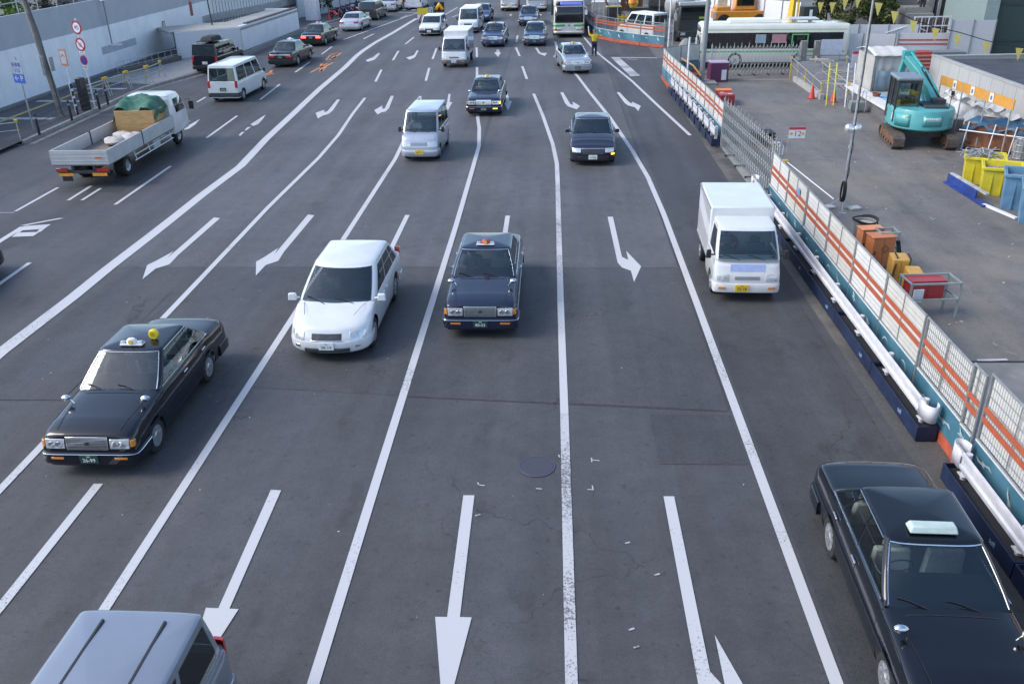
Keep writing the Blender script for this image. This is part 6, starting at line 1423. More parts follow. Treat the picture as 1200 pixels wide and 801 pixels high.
# bunting
t = thing('bunting_line', 'dark rope strung with yellow pennants across the top right', 'bunting', (0, 0, 0))
A = Vector((13.7, 46, 4.6)); B = Vector((21.5, 41.5, 2.6)); pts_ = [A.lerp(B, i/20)+Vector((0, 0, -.35*math.sin(PI*i/20))) for i in range(21)]
def Pz(px, py, Y):
    d = ray(px, py); tt = Y/d.y; return Vector((d.x*tt, Y, CAM_H+d.z*tt))
rp = [Pz(x, y, 45) for x, y in ((968, -14), (1012, -4), (1030, 4), (1050, 14), (1072, 24), (1097, 32), (1124, 38), (1157, 48), (1196, 56), (1230, 62))]
q = MB(); q.tube(rp, .022, 6); q.build('rope', black_plastic(), t)
for i, (x, y) in enumerate([(1030, 3), (1049, 13), (1071, 24), (1097, 33), (1123, 40), (1157, 49), (1195, 56)]):
    p = Pz(x, y, 44.96); q = MB(); s_ = .19; q.add([(p.x-s_, p.y, p.z), (p.x+s_, p.y, p.z-.04), (p.x+.02, p.y-.03, p.z-.62)], [(0, 1, 2)]); q.build('pennant', M('yellow pennant', (.62, .52, .14), .7, var=.1), t, smooth=0, solid=.006)
for i, (x, y) in enumerate([(962, 3), (976, 3), (991, -1), (1006, -3)]):
    p = Pz(x, y, 52); q = MB(); q.add([(p.x-.17, p.y, p.z), (p.x+.17, p.y, p.z), (p.x, p.y-.02, p.z-.6)], [(0, 1, 2)]); q.build('pennant', M('yellow pennant', (.62, .52, .14), .7), t, smooth=0, solid=.006)
q = MB(); q.tube([Pz(x, -1, 52) for x in (930, 960, 990, 1012)], .02, 6); q.build('rope', black_plastic(), t)
def tree(label, loc, h, rad, seed, name='street_tree', dens=1500, col=(.075, .10, .035), s=.09, trunk=.09, zc=.62, grp=None, flatten=.7):
    r_ = random.Random(seed); t = thing(name, label, 'tree', loc, 0, grp)
    q = MB(); q.tube([(0, 0, 0), (.06, .03, h*.3), (-.03, 0, h*.6), (.05, 0, h*.85)], [trunk, trunk*.8, trunk*.5, trunk*.15], 8)
    for k in range(6):
        a = r_.random()*6.3; q.tube([(0, 0, h*(.3+.08*k)), (rad*.35*math.cos(a), rad*.35*math.sin(a), h*(.42+.08*k)), (rad*.75*math.cos(a), rad*.75*math.sin(a), h*(.55+.07*k))], [trunk*.45, trunk*.3, .01], 6)
    q.build('trunk', M('bark', (.09, .07, .05), .9, var=.3, scale=12), t)
    cl = [(r_.uniform(-1, 1)*rad*.7, r_.uniform(-1, 1)*rad*.7, h*zc+r_.uniform(-1, 1)*h*.28, rad*r_.uniform(.25, .5)) for _ in range(16)]
    q = MB()
    for i in range(dens):
        c_ = r_.choice(cl); v = Vector((r_.gauss(0, 1), r_.gauss(0, 1), r_.gauss(0, 1))).normalized()*c_[3]*r_.uniform(.5, 1.05)
        p = Vector(c_[:3])+Vector((v.x, v.y, v.z*flatten)); a = Vector((r_.gauss(0, 1), r_.gauss(0, 1), r_.gauss(0, .5))).normalized(); b = a.cross(Vector((r_.gauss(0, 1), r_.gauss(0, 1), r_.gauss(0, 1)))).normalized(); z = s*r_.uniform(.6, 1.4)
        q.add([p-a*z, p+b*z*.5, p+a*z, p-b*z*.5], [(0, 1, 2, 3)])
    q.build('crown', M('leaves %s' % (str(col)), col, .7, var=.5, scale=1.3), t, smooth=0, fix=False)
    return t
GT = 'street trees at the top right'
for i, (x, y, h, r) in enumerate([(21.6, 68.0, 3.9, 1.3), (23.2, 67.6, 3.6, 1.2), (20.6, 70.5, 4.2, 1.2), (24.2, 68.4, 3.4, .8)]):
    tree(['leafy olive green tree directly above the white hoarding, left of the grey pole top', 'shorter olive green tree beside the office pillar', 'leafy olive green tree leftmost behind the bright white hoarding', 'thin olive green tree against the grey office front'][i], (x, y, 0), h, r, i+5, col=(.085, .10, .03), s=.13, dens=2400)

# dropped bits on the yard
def blot(name, x, y, r, z, mat_, seed, ex=1.6):
    r_ = random.Random(seed); ph = [r_.random()*6 for _ in range(3)]; pts = [(x+ex*r*math.cos(a*PI/14)*(1+.25*math.sin(a*.7+ph[0])+.12*math.sin(a*1.9+ph[1])), y+r*math.sin(a*PI/14)*(1+.25*math.sin(a*.9+ph[2]))) for a in range(28)]
    return paint_poly(name, pts, mat_, z, world=True)
q = MB(); random.seed(21)
for i in range(90):
    x = random.uniform(7.8, 15.5); y = random.uniform(17.5, 50); s_ = random.uniform(.015, .045); a = random.random()*3
    q.box((x, y, .018), (s_*2, s_, .02), rz=a)
tag(q.build('yard_debris', M('pale debris', (.38, .36, .32), .9, var=.4), smooth=0), kind='stuff')
# ================================================================ people
def person(label, loc, rz, joints, jacket, trousers, helmet, skin=(.45, .28, .2), scale=1.0, hair=(.02, .02, .02)):
    t = thing('person', label, 'person', loc, rz); t.scale = (scale,)*3
    J = dict(pelvis=(0, 0, .93), waist=(0, 0, 1.08), chest=(0, .01, 1.30), neck=(0, 0, 1.46), head0=(0, .01, 1.54), head1=(0, .015, 1.66), headt=(0, 0, 1.73),
             shl=(-.19, 0, 1.40), shr=(.19, 0, 1.40), ell=(-.30, .02, 1.13), elr=(.30, .02, 1.13), wl=(-.33, .12, .90), wr=(.33, .12, .90), hl=(-.33, .16, .82), hr=(.33, .16, .82),
             hil=(-.09, 0, .90), hir=(.09, 0, .90), knl=(-.11, .02, .49), knr=(.11, .02, .49), anl=(-.12, -.02, .09), anr=(.12, -.02, .09), tol=(-.13, .14, .04), tor=(.13, .14, .04))
    J.update(joints)
    Rr_ = dict(pelvis=.13, waist=.12, chest=.145, neck=.055, head0=.075, head1=.095, headt=.05, shl=.065, shr=.065, ell=.045, elr=.045, wl=.032, wr=.032, hl=.04, hr=.04, hil=.095, hir=.095, knl=.06, knr=.06, anl=.042, anr=.042, tol=.035, tor=.035)
    E_ = [('pelvis', 'waist'), ('waist', 'chest'), ('chest', 'neck'), ('neck', 'head0'), ('head0', 'head1'), ('head1', 'headt'), ('chest', 'shl'), ('chest', 'shr'), ('shl', 'ell'), ('shr', 'elr'), ('ell', 'wl'), ('elr', 'wr'), ('wl', 'hl'), ('wr', 'hr'), ('pelvis', 'hil'), ('pelvis', 'hir'), ('hil', 'knl'), ('hir', 'knr'), ('knl', 'anl'), ('knr', 'anr'), ('anl', 'tol'), ('anr', 'tor')]
    def skinmesh(nm, edges, grow, mat_, root, over={}):
        names = []; [names.append(a) for e in edges for a in e if a not in names]
        JJ = dict(J); JJ.update(over)
        me = bpy.data.meshes.new(nm); me.from_pydata([JJ[a] for a in names], [(names.index(a), names.index(b)) for a, b in edges], []); o = bpy.data.objects.new(nm, me); C.objects.link(o); o.parent = t
        m_ = o.modifiers.new('skin', 'SKIN'); m_.use_smooth_shade = True; sb = o.modifiers.new('sub', 'SUBSURF'); sb.levels = sb.render_levels = 2
        if not me.skin_vertices:
            bm = bmesh.new(); bm.from_mesh(me); bm.verts.layers.skin.verify(); bm.to_mesh(me); bm.free()
        for i, a in enumerate(names):
            sv = me.skin_vertices[0].data[i]; r = Rr_[a]*1.2+grow; sv.radius = (r, r*(.8 if a in ('chest', 'waist', 'pelvis') else 1)); sv.use_root = (a == root)
        me.materials.append(mat_); return o
    sk_ = M('skin %.2f' % skin[0], skin, .55, var=.05)
    skinmesh('body', E_, 0, sk_, 'pelvis')
    skinmesh('jacket', [e for e in E_ if e in [('pelvis', 'waist'), ('waist', 'chest'), ('chest', 'shl'), ('chest', 'shr'), ('shl', 'ell'), ('shr', 'elr'), ('ell', 'wl'), ('elr', 'wr')]], .028, M('jacket %.2f %.2f' % jacket[:2], jacket, .75, var=.15, bump=.3), 'pelvis')
    skinmesh('trousers', [('pelvis', 'hil'), ('pelvis', 'hir'), ('hil', 'knl'), ('hir', 'knr'), ('knl', 'anl'), ('knr', 'anr')], .018, M('trousers %.2f' % trousers[2], trousers, .8, var=.15), 'pelvis')
    for k in 'lr': skinmesh('shoe', [('an'+k, 'to'+k)], .015, black_plastic(), 'an'+k)
    hx, hy, hz = J['head1']
    for k in (1, -1): q = MB(); q.lathe([(0, .03), (.02, .02), (.025, 0)], 8, Matrix.Translation((hx+k*.10, hy, hz-.02)) @ Matrix.Rotation(k*PI/2, 4, 'Y')); q.build('ear', sk_, t)
    q = MB(); q.add([(hx, hy+.115, hz+.01), (hx-.018, hy+.10, hz-.04), (hx+.018, hy+.10, hz-.04), (hx, hy+.14, hz-.035)], [(0, 1, 3), (0, 3, 2), (1, 2, 3)]); q.build('nose', sk_, t)
    for k in (1, -1): q = MB(); q.lathe([(0, .008), (.012, .004), (.014, 0)], 8, frame_T((hx+k*.035, hy+.112, hz+.015), (1, 0, 0), (0, 0, 1)) @ Matrix.Rotation(PI, 4, 'X')); q.build('eye', black_plastic(), t)
    for s_, kx in (('l', -1), ('r', 1)):
        H_ = Vector(J['h'+s_]); W_ = Vector(J['w'+s_]); d = (H_-W_).normalized()
        sx = d.cross(Vector((0, 1, 0))).normalized() if abs(d.y) < .9 else Vector((1, 0, 0))
        for i in range(4):
            a = H_+sx*(i-1.5)*.019; l_ = [.065, .08, .075, .058][i]; q = MB(); q.tube([a-d*.01, a+d*l_*.6, a+d*l_+Vector((0, .012, 0))], [.0095, .009, .007], 6); q.build('finger', sk_, t)
        q = MB(); a = W_+d*.03-sx*kx*.03; q.tube([a, a-sx*kx*.03+d*.03, a-sx*kx*.035+d*.06], [.011, .01, .008], 6); q.build('thumb', sk_, t)
    q = MB(); q.lathe([(.0, .11), (.05, .105), (.095, .07), (.118, .02), (.12, 0), (.135, -.008), (.118, -.01)], 20, Matrix.Translation((hx, hy-.005, hz+.02))); q.build('helmet', M('helmet %.2f %.2f' % helmet[:2], helmet, .35, coat=.4), t)
    return t
w_ = person('traffic worker in yellow jacket with raised arm, back turned, beside the bus', (2.85, 62.2, 0), H(12), dict(ell=(-.34, .03, 1.40), wl=(-.38, .05, 1.62), hl=(-.39, .05, 1.70), elr=(.38, .04, 1.33), wr=(.56, .10, 1.36), hr=(.63, .11, 1.37)), (.72, .52, .03), (.02, .025, .05), (.20, .05, .05), scale=.97)
q = MB(); q.tube([(-.41, .05, 1.66), (-.44, .07, 2.0)], .03, 8); q.build('tmp', white_paint(), None)
bpy.data.objects.remove(bpy.data.objects['tmp'])
q = MB(); q.tube([(2.45, 62.1, 1.55), (2.42, 62.1, 1.95)], .035, 8); tag(q.build('signal_baton', white_paint()), 'white signal baton held up in the left hand of the yellow-jacketed worker', 'baton')
person('distant worker in orange helmet standing by the office steps, top right', (26.7, 68.2, 1.9), H(160), {}, (.10, .05, .05), (.03, .03, .035), (.75, .25, .02))
t = thing('office_steps', 'grey concrete steps leading up to the office front', 'steps', (25.3, 65.3, 0), H(-3))
for i in range(6): q = MB(); q.b2(0, 1.9, i*.55, 4.6, i*.38, (i+1)*.38); q.build('step', M('step concrete', (.24, .24, .235), .8, var=.1), t)
person('small figure in dark blue overalls among the far yard machines', (7.6, 92.0, 0), H(170), {}, (.03, .04, .10), (.03, .04, .08), (.65, .6, .1))

# ================================================================ yard behind the curved fence
onebox('white_hatch_van', 'white estate van parked behind the curved blue fence, seen from its rear corner', 'van', (6.9, 71.0, 0), H(128), (.72, .73, .74), 4.2, 1.69, 2.05, belt=1.15, nose=.9, tail=.06, rake=.6, hood_z=.85, group='vans in the traffic', seats=((.3, 1),))
# concrete mixer truck
t = thing('mixer_truck', 'dark concrete mixer truck facing us beyond the small folding gate', 'truck', (10.0, 72.6, 0), H(-84))
DK = M('dark truck paint', (.035, .04, .042), .35, var=.2, coat=.5)
q = MB(); q.box((3.3, 0, 1.75), (1.7, 2.3, 2.1), top=(.9, .94)); cab = q.build('cab', DK, t, bevel=.08)
q = MB(); q.box((4.13, 0, 2.05), (.04, 2.05, .85)); q.build('windscreen', GLASSK, cab, bevel=.02)
q = MB(); q.box((4.1, 0, 2.72), (.3, 2.35, .26)); q.build('visor', M('grey white visor', (.48, .49, .50), .5), cab, bevel=.04)
q = MB(); q.b2(4.155, 4.17, .35, .75, 1.66, 1.80); q.build('green_sticker', M('yellow green sticker', (.35, .50, .05), .5), cab)
q = MB(); q.box((4.2, 0, .62), (.3, 2.3, .45)); q.build('bumper', DK, t, bevel=.05)
for k in (1, -1):
    q = MB(); q.b2(4.35, 4.37, k*.65, k*1.0, .55, .75); q.build('headlight', LAMP, t)
    q = MB(); q.tube([(4.0, k*1.15, 2.4), (4.35, k*1.45, 2.3), (4.35, k*1.45, 1.7)], .025, 6); q.box((4.35, k*1.45, 1.85), (.08, .2, .5)); q.build('wing_mirror', M('pale mirror', (.5, .5, .5), .4), t)
    for x in (3.2, -.6, -1.8): q = MB(); q.lathe([(0, -.3), (.48, -.3), (.5, -.05), (.42, 0), (.2, -.06), (0, -.06)], 22, Matrix.Translation((x, k*1.12, .5)) @ Matrix.Rotation(-k*PI/2, 4, 'X')); q.build('wheel', rubber(), t)
q = MB(); q.lathe([(0, -2.3), (.45, -2.3), (1.1, -.9), (1.2, .3), (.7, 1.7), (.5, 1.8), (0, 1.8)], 28, Matrix.Translation((-.1, 0, 2.3)) @ Matrix.Rotation(H(78), 4, 'Y')); q.build('mixer_drum', M('silver grey drum', (.42, .42, .43), .4, metal=.3, var=.2, scale=2), t)
q = MB(); q.b2(-3, 3, -.5, .5, .8, 1.05); q.build('chassis', dark_steel(), t)
# crane truck side-on, darker clutter
t = thing('crane_truck', 'dark crane truck chassis with a bare wheel above the white estate van', 'truck', (9.2, 84.0, 0), H(176))
q = MB(); q.b2(-2.6, 2.2, -.5, .5, .7, 1.1); q.b2(-2.6, -1.8, -1, 1, .9, 1.5); q.build('chassis', dark_steel(), t)
q = MB(); q.box((-.2, 0, 1.7), (1.6, 1.6, 1.0)); q.build('engine_block', M('dirty dark machinery', (.06, .055, .05), .7, var=.5, scale=5), t, bevel=.08)
for x in (-1.6, .2, 1.6):
    for k in (1, -1): q = MB(); q.lathe([(.2, -.25), (.46, -.25), (.5, -.05), (.3, 0), (.22, -.05)], 20, Matrix.Translation((x, k*1.05, .5)) @ Matrix.Rotation(-k*PI/2, 4, 'X')); w2 = q.build('wheel', rubber(), t); q = MB(); q.lathe([(0, -.05), (.18, -.02), (.24, -.1)], 16, Matrix.Translation((x, k*1.05, .5)) @ Matrix.Rotation(-k*PI/2, 4, 'X')); q.build('rim', M('pale rim', (.5, .5, .48), .5), w2)
q = MB(); q.tube([(-2.2, 0, 1.9), (2.6, 0, 2.5)], .16, 8); q.build('boom', M('cream boom', (.45, .42, .35), .5), t)
# orange loader
t = thing('wheel_loader', 'orange machine with windowed cab seen over the roof of the side-on bus', 'loader', (15.6, 78.0, 0), H(0)); OM = M('orange machine paint', (.68, .27, .03), .4, var=.12, coat=.3)
q = MB(); q.box((0, 0, 1.0), (4.4, 1.9, .7)); q.box((-1.5, 0, 1.45), (1.2, 1.8, .5)); q.build('body', OM, t, bevel=.08)
q = MB(); q.box((.3, 0, 2.0), (1.7, 1.5, 1.2), top=(.9, .9)); cb = q.build('cab', OM, t, bevel=.06)
q = MB(); q.b2(-.4, 1.0, -.755, -.73, 1.72, 2.35); q.build('cab_window', GLASSK, cb)
q = MB(); q.box((-1.55, -.5, 2.0), (.8, .06, .7)); q.build('cream_panel', M('cream panel', (.62, .58, .42), .5), t)
for x in (-1.4, 1.5):
    for k in (1, -1): q = MB(); q.lathe([(0, -.3), (.5, -.3), (.55, -.05), (.3, 0), (0, -.02)], 20, Matrix.Translation((x, k*1.05, .55)) @ Matrix.Rotation(-k*PI/2, 4, 'X')); q.build('wheel', rubber(), t)
# yellow crane
t = thing('yellow_crane', 'yellow crane arm and dark cab behind the bus roof, near the trees', 'crane', (16.9, 66.5, 0), H(0)); YM = M('yellow machine paint', (.72, .47, .03), .4, var=.12, coat=.3)
q = MB(); q.box((-.1, 0, 1.2), (1.7, 1.5, 1.0)); q.build('body', YM, t, bevel=.08)
q = MB(); q.tube([(.0, -.2, 1.5), (.1, -.1, 4.0), (.25, 0, 7.5)], [.28, .2, .16], 4); q.build('mast', YM, t)
q = MB(); q.tube([(.42, -.3, 1.6), (.45, -.2, 6.5)], .07, 8); q.build('ram', YM, t)
q = MB(); q.box((1.3, .2, 1.75), (1.0, 1.1, 1.7)); q.build('dark_cab', M('dark green cab', (.02, .035, .03), .4), t, bevel=.05)
q = MB(); q.b2(1.25, 1.45, -.37, -.35, 1.7, 2.4); q.build('pale_sign', white_paint(), t)
# clutter beyond: sheds, containers, yellow railing, balloon lamp
t = thing('balloon_lamp', 'orange and yellow balloon-shaped work lamp on a stand in the far yard', 'lamp', (7.0, 81.0, 0)); q = MB(); q.tube([(0, 0, 0), (0, 0, 1.3)], .04, 8); q.build('stand', dark_steel(), t)
q = MB(); q.lathe([(0, 0), (.28, .15), (.45, .5), (.38, .85), (0, 1.0)], 20, Matrix.Translation((0, 0, 1.25))); q.build('balloon', M('orange balloon cloth', (.72, .2, .04), .6, col2=(.75, .55, .05), scale=1.5, thr=(.42, .52)), t)
t = thing('yellow_railing', 'short bright yellow railing in front of the balloon-shaped lamp', 'railing', (5.6, 79.0, 0)); q = MB()
for x in (0, .35, .7, 1.05): q.b2(x-.07, x+.07, -.05, .05, 0, 1.0)
q.b2(0, 1.05, -.04, .04, .35, .5); q.b2(0, 1.05, -.04, .04, .75, .88); q.build('frame', M('bright yellow', (.7, .55, .03), .5), t)
bx_ = [((3.6, 86, 0), 2.6, 1.4, 1.4, (.50, .50, .47), 'cream white storage container near the head-on bus', 'container'), ((4.2, 94.5, 0), 2.2, 1.6, 2.1, (.13, .055, .03), 'dark brown timber box at the top edge, left of the balloon lamp', 'timber_box'), ((6.6, 93, 0), 2.4, 1.6, 2.0, (.17, .08, .04), 'reddish brown timber box at the top edge behind the balloon lamp', 'timber_box'), ((4.9, 83.2, 0), 1.3, .9, 1.2, (.10, .09, .08), 'dark low crate with a yellow lid behind the curved fence', 'crate'), ((12.4, 90, 0), 3.2, 1.8, 1.3, (.34, .34, .35), 'grey metal bin behind the orange loader', 'metal_bin'), ((10.9, 96, 0), 2.4, 1.5, 1.7, (.15, .28, .40), 'blue-grey crate at the top edge behind the mixer truck', 'crate'), ((14.3, 93, 0), 1.6, 1.2, 2.2, (.40, .30, .28), 'pinkish stacked crate at the top edge above the orange loader', 'crate')]
for i, (l_, w2, d2, h2, c2, lb, nm) in enumerate(bx_):
    t = thing(nm, lb, nm.replace('_', ' '), l_, H(-6+i*5)); q = MB(); q.b2(0, w2, 0, d2, 0, h2); q.build('box', M('clutter %d' % i, c2, .7, var=.2, scale=3), t, bevel=.02)
    q = MB(); q.b2(-.04, w2+.04, -.04, d2+.04, h2, h2+.07); q.build('lid', M('clutter lid %d' % i, (.55, .42, .12) if i == 3 else tuple(min(1, a*1.5) for a in c2), .6), t)
    q = MB()
    for k in range(1, 6): q.b2(k*w2/6-.02, k*w2/6+.02, -.025, -.0, .05, h2-.05)
    q.build('ribs', M('clutter rib %d' % i, tuple(a*.7 for a in c2), .7), t)
board('white_sign', 'white two-part sign on thin poles behind the curved fence', 'sign', (4.9, 82, 0), 0, .9, .5, 1.7, white_paint(), steel())
q = MB()
for i, x in enumerate((3.4, 4.3, 5.4, 8.9)):
    pole('scaffold_pole', 'thin grey upright pole rising behind the curved blue fence', (x, 76+i*.6, 0), (x, 76+i*.6, 5.5), .04, .04, steel(), .08); bpy.context.scene.collection.objects
for o in list(C.objects):
    if o.name.startswith('scaffold_pole'): o['group'] = 'thin poles behind the curved fence'
q = MB(); q.tube([(3.1, 80, 4.0), (4.6, 84, 2.0), (5.6, 87, .4)], .1, 8); tag(q.build('pink_beam', M('faded pink beam', (.48, .28, .25), .6)), 'faded pink slanting beam behind the curved blue fence', 'beam')
hoarding('grey sheet hoarding closing the far yard at the top edge', (2.8, 100), (14, 100), 2.4, M('grey sheet', (.35, .37, .38), .6, var=.1))

# ================================================================ left-hand side
PAVE = AS_WALK
flat('pavement', [(-23.55, 37.8), (-23.9, 51), (-22.7, 56.2), (-22.5, 64), (-22.3, 78.5), (-20.6, 87), (-20.2, 120), (-60, 120), (-60, 20), (-23.55, 20)], .14, PAVE)
kp = [(-23.55, 37.6), (-23.9, 51), (-22.75, 56.2), (-22.5, 64), (-22.3, 78.5), (-20.6, 87), (-20.2, 120)]
L_ = []; 
q = MB(); P = []
for i, p in enumerate(kp):
    a = Vector(kp[max(i-1, 0)]); b = Vector(kp[min(i+1, len(kp)-1)]); d = (b-a).normalized(); n_ = Vector((d.y, -d.x)); p = Vector(p); P.append([tuple((*(p+n_*.17), .0)), tuple((*(p+n_*.16), .16)), tuple((*(p-n_*.03), .165)), tuple((*(p-n_*.03), .0))])
q.grid(P, closed=True); q.add(P[0], [(0, 1, 2, 3)]); struct(q.build('kerb', M('kerb stone', (.27, .26, .24), .8, var=.2, stretch=(1, 1.6, 1), scale=2, bump=.2)))
flat('gutter', [(-23.35, 37.6), (-23.7, 51), (-22.55, 56.2), (-22.3, 64), (-22.1, 78.5), (-20.4, 87), (-20.1, 87), (-21.75, 78.5), (-21.95, 64), (-22.2, 56.2), (-23.35, 51), (-23.0, 37.6)], .008, M('gutter concrete', (.20, .195, .185), .85, var=.15, scale=3))
flat('pavement_apron', [(-23.7, 52), (-27.5, 53), (-27.5, 64), (-22.7, 63), (-22.9, 56.5)], .146, M('pale paving', (.27, .27, .27), .8, var=.12, scale=2))
for y in (42.3, 46.8, 50.5): line('pavement_mark', [(-28.0, y+.2), (-24.6, y)], .45, M('pale tile strip', (.40, .41, .43), .7, var=.15, scale=5), .15)
line('tactile_strip', [(-26.9, 36), (-27.0, 50), (-26.4, 64), (-25.9, 76)], .28, M('ochre tactile tiles', (.42, .33, .14), .8, var=.15, scale=10), .152)
gline('lane_line', [(-5, 168),(14, 160)], .2); gline('lane_line', [(-5,174.5),(25,169.5)], .2)
# the big hoarding wall
WA = M('pale blue-white hoarding', (.80, .82, .86), .5, var=.06, stretch=(1, .15, 1), scale=1.2); WB = M('grey-blue hoarding', (.38, .41, .46), .5, var=.06, stretch=(1, .15, 1), scale=1.2)
t = thing('site_hoarding', 'long site wall, pale below and grey-blue above, along the left pavement', 'wall', (-28.6, 20, .14), H(90)); L = 60
q = MB(); q.b2(0, L, 0, .12, 0, 2.75); q.build('pale_lower_wall', WA, t)
q = MB(); q.b2(0, L, .0, .12, 2.75, 4.35); q.build('grey_upper_wall', WB, t)
q = MB(); q.b2(0, L, -.25, 0, 0, .12); q.build('plinth', M('plinth grey', (.17, .18, .19), .8, var=.2), t)
q = MB()
for i in range(1, 50): q.b2(i*1.2-.004, i*1.2+.004, -.003, 0, .14, 2.74); q.b2(i*1.2-.004, i*1.2+.004, -.003, 0, 2.76, 4.35)
q.build('sheet_joint', M('faint joint', (.40, .45, .52), .6), t)
q = MB(); q.b2(36.5, 41.5, -.006, -.001, 1.1, 1.55); q.build('faded_banner', M('faded banner', (.38, .43, .50), .6, var=.12, scale=2), t)
q = MB(); q.b2(46.2, 46.7, -.03, -.001, 1.5, 2.1); q.build('wall_notice', M('framed notice', (.18, .17, .16), .6), t); q = MB(); q.b2(46.27, 46.63, -.035, -.03, 1.57, 2.03); q.build('notice_sheet', M('notice sheet', (.45, .48, .52), .6), t)
# louvred white fence and retaining wall farther on
t = thing('retaining_wall', 'white retaining wall beside the left carriageway behind the dark taxis', 'wall', (-22.75, 66.0, 0), math.atan2(13.6, .55)); WW = M('white plaster wall', (.72, .73, .76), .6, var=.06, scale=1)
q = MB(); q.b2(0, 13.7, 0, .3, 0, 1.85); q.build('wall', WW, t); q = MB(); q.b2(0, 13.7, .0, 2.8, 1.55, 1.72); q.build('deck', CON, t); q = MB(); q.b2(1.5, 13.8, .02, .34, 1.85, 1.95); q.build('dark_coping', M('dark coping', (.10, .09, .09), .7), t)
q = MB(); q.b2(13.4, 13.7, .3, 2.8, 0, 1.85); q.build('end_wall', WW, t)
t = thing('low_annex', 'low grey-white annex panel between the black off-roader and the white retaining wall', 'wall', (-26.2, 62.3, .14), math.atan2(2.2, 3.2)); q = MB(); q.b2(0, 4.6, 0, .15, 0, 1.75); q.build('panel', M('annex panel', (.60, .61, .64), .6, var=.05), t); q = MB(); q.b2(-.3, 4.6, .15, 4.2, 1.62, 1.78); q.build('roof', M('annex roof', (.36, .35, .32), .8, var=.15), t); q = MB(); q.b2(-.06, .0, -.04, .04, 0, 1.8); q.build('post', dark_steel(), t)
t = thing('louvre_fence', 'tall white louvred fence beyond the site wall with dark gaps', 'fence', (-27.8, 80.2, .1), math.atan2(10, 2.0)); q = MB(); q.b2(-8, 14, .1, .16, 0, 5.2); q.build('backing', M('louvre gap', (.30, .32, .34), .7), t)
for i in range(44): q = MB(); q.b2(-8+i*.5, -8+i*.5+.36, 0, .08, 0, 5.2); q.build('slat', M('white slat', (.66, .67, .68), .5, var=.04), t)
q = MB(); q.b2(-8, 14, -.4, -.05, 1.2, 1.7); q.build('ledge', CON, t)
board('red_sign', 'narrow upright dark red sign with white lettering on the far wall', 'sign', (-26.5, 66.6, 2.55), H(80), .35, 1.5, 0, M('dark red sign', (.25, .03, .035), .5))
text('工事', .36, white_paint(), 'sign_lettering', bpy.data.objects['red_sign'], frame_T((.17, -.02, 1.1), (1, 0, 0), (0, 0, 1)) @ Matrix.Scale(.6, 4, Vector((1, 0, 0))), .002)
board('blue_banner', 'small pale blue banner high on the louvred fence', 'sign', (-25.0, 86.3, 2.7), H(78), .9, 1.2, 0, M('pale blue banner', (.20, .30, .58), .5))
t = thing('white_kiosk', 'narrow white kiosk with a small blue mark beside the far pavement', 'kiosk', (-23.4, 86.5, .14), H(-5)); q = MB(); q.b2(0, 1.2, 0, .9, 0, 2.6); q.build('body', M('kiosk white', (.62, .64, .68), .5), t, bevel=.03); q = MB(); q.b2(.3, .8, -.012, 0, 1.9, 2.15); q.build('blue_mark', M('kiosk blue', (.15, .2, .5), .5), t); q = MB(); q.b2(-.05, 1.25, -.05, .95, 2.6, 2.72); q.build('roof', dark_steel(), t)
hoarding('long pale hoarding behind the row of parked scooters at the far left', (-24.8, 89.0), (-19.6, 103), 3.2, M('pale far hoarding', (.55, .57, .60), .6, var=.04))
hoarding('grey wall section with gate frames between louvred fence and kiosk', (-26.2, 90.0), (-23.6, 93), 4, M('bluish grey sheet', (.36, .38, .42), .6, var=.06))  # sheet in one plain bluish grey
def shrub(label, loc, h, r, seed, col=(.05, .07, .03), nm='shrub'):
    return tree(label, loc, h, r, seed, name=nm, dens=500, col=col, s=.09, trunk=.03, zc=.55, flatten=1.0)
shrub('round dark green shrub beside the far pale hoarding', (-22.6, 92.2, .14), 1.7, .6, 3); shrub('tall narrow dark shrub right of the white kiosk', (-22.9, 89.6, .14), 2.0, .35, 4)
tree('tiny roadside tree with dark crown before the far pale hoarding', (-20.6, 96.5, .14), 3.2, .45, 9, dens=500, col=(.05, .055, .045), s=.09)
# parked scooters
def scooter(label, loc, rz, col):
    t = thing('parked_scooter', label, 'scooter', loc, rz, 'scooters parked at the far left'); pm = paint('scooter %.2f %.2f' % (col[0], col[2]), col)
    for x in (-.6, .6): q = MB(); q.lathe([(.12, -.05), (.24, -.05), (.26, 0), (.24, .05), (.12, .05)], 16, Matrix.Translation((x, 0, .26)) @ Matrix.Rotation(PI/2, 4, 'X')); q.build('wheel', rubber(), t)
    q = MB(); q.tube([(-.75, 0, .55), (-.3, 0, .6), (-.05, 0, .32), (.3, 0, .32), (.45, 0, .8)], [.14, .16, .12, .12, .1], 8); q.build('body', pm, t)
    q = MB(); q.box((-.4, 0, .78), (.62, .26, .12)); q.build('seat', black_plastic(), t, bevel=.04)
    q = MB(); q.tube([(.62, 0, .3), (.45, 0, .95)], .03, 6); q.tube([(.45, -.32, 1.0), (.45, 0, .97), (.45, .32, 1.0)], .02, 6); q.build('handlebar', dark_steel(), t)
    return t
for i, (c_, nm) in enumerate([((.45, .04, .05), 'bright red'), ((.03, .03, .06), 'black'), ((.05, .06, .25), 'blue'), ((.25, .04, .08), 'dark red'), ((.6, .6, .6), 'white'), ((.03, .05, .2), 'navy')]):
    scooter('%s scooter, number %s in the row before the far pale hoarding' % (nm, ['one', 'two', 'three', 'four', 'five', 'six'][i]), (-20.9+i*.18, 88.5+i*1.5, .14), H(-25), c_)
cone('red and white cone standing at the near end of the scooter row', (-21.2, 86.9, .14))

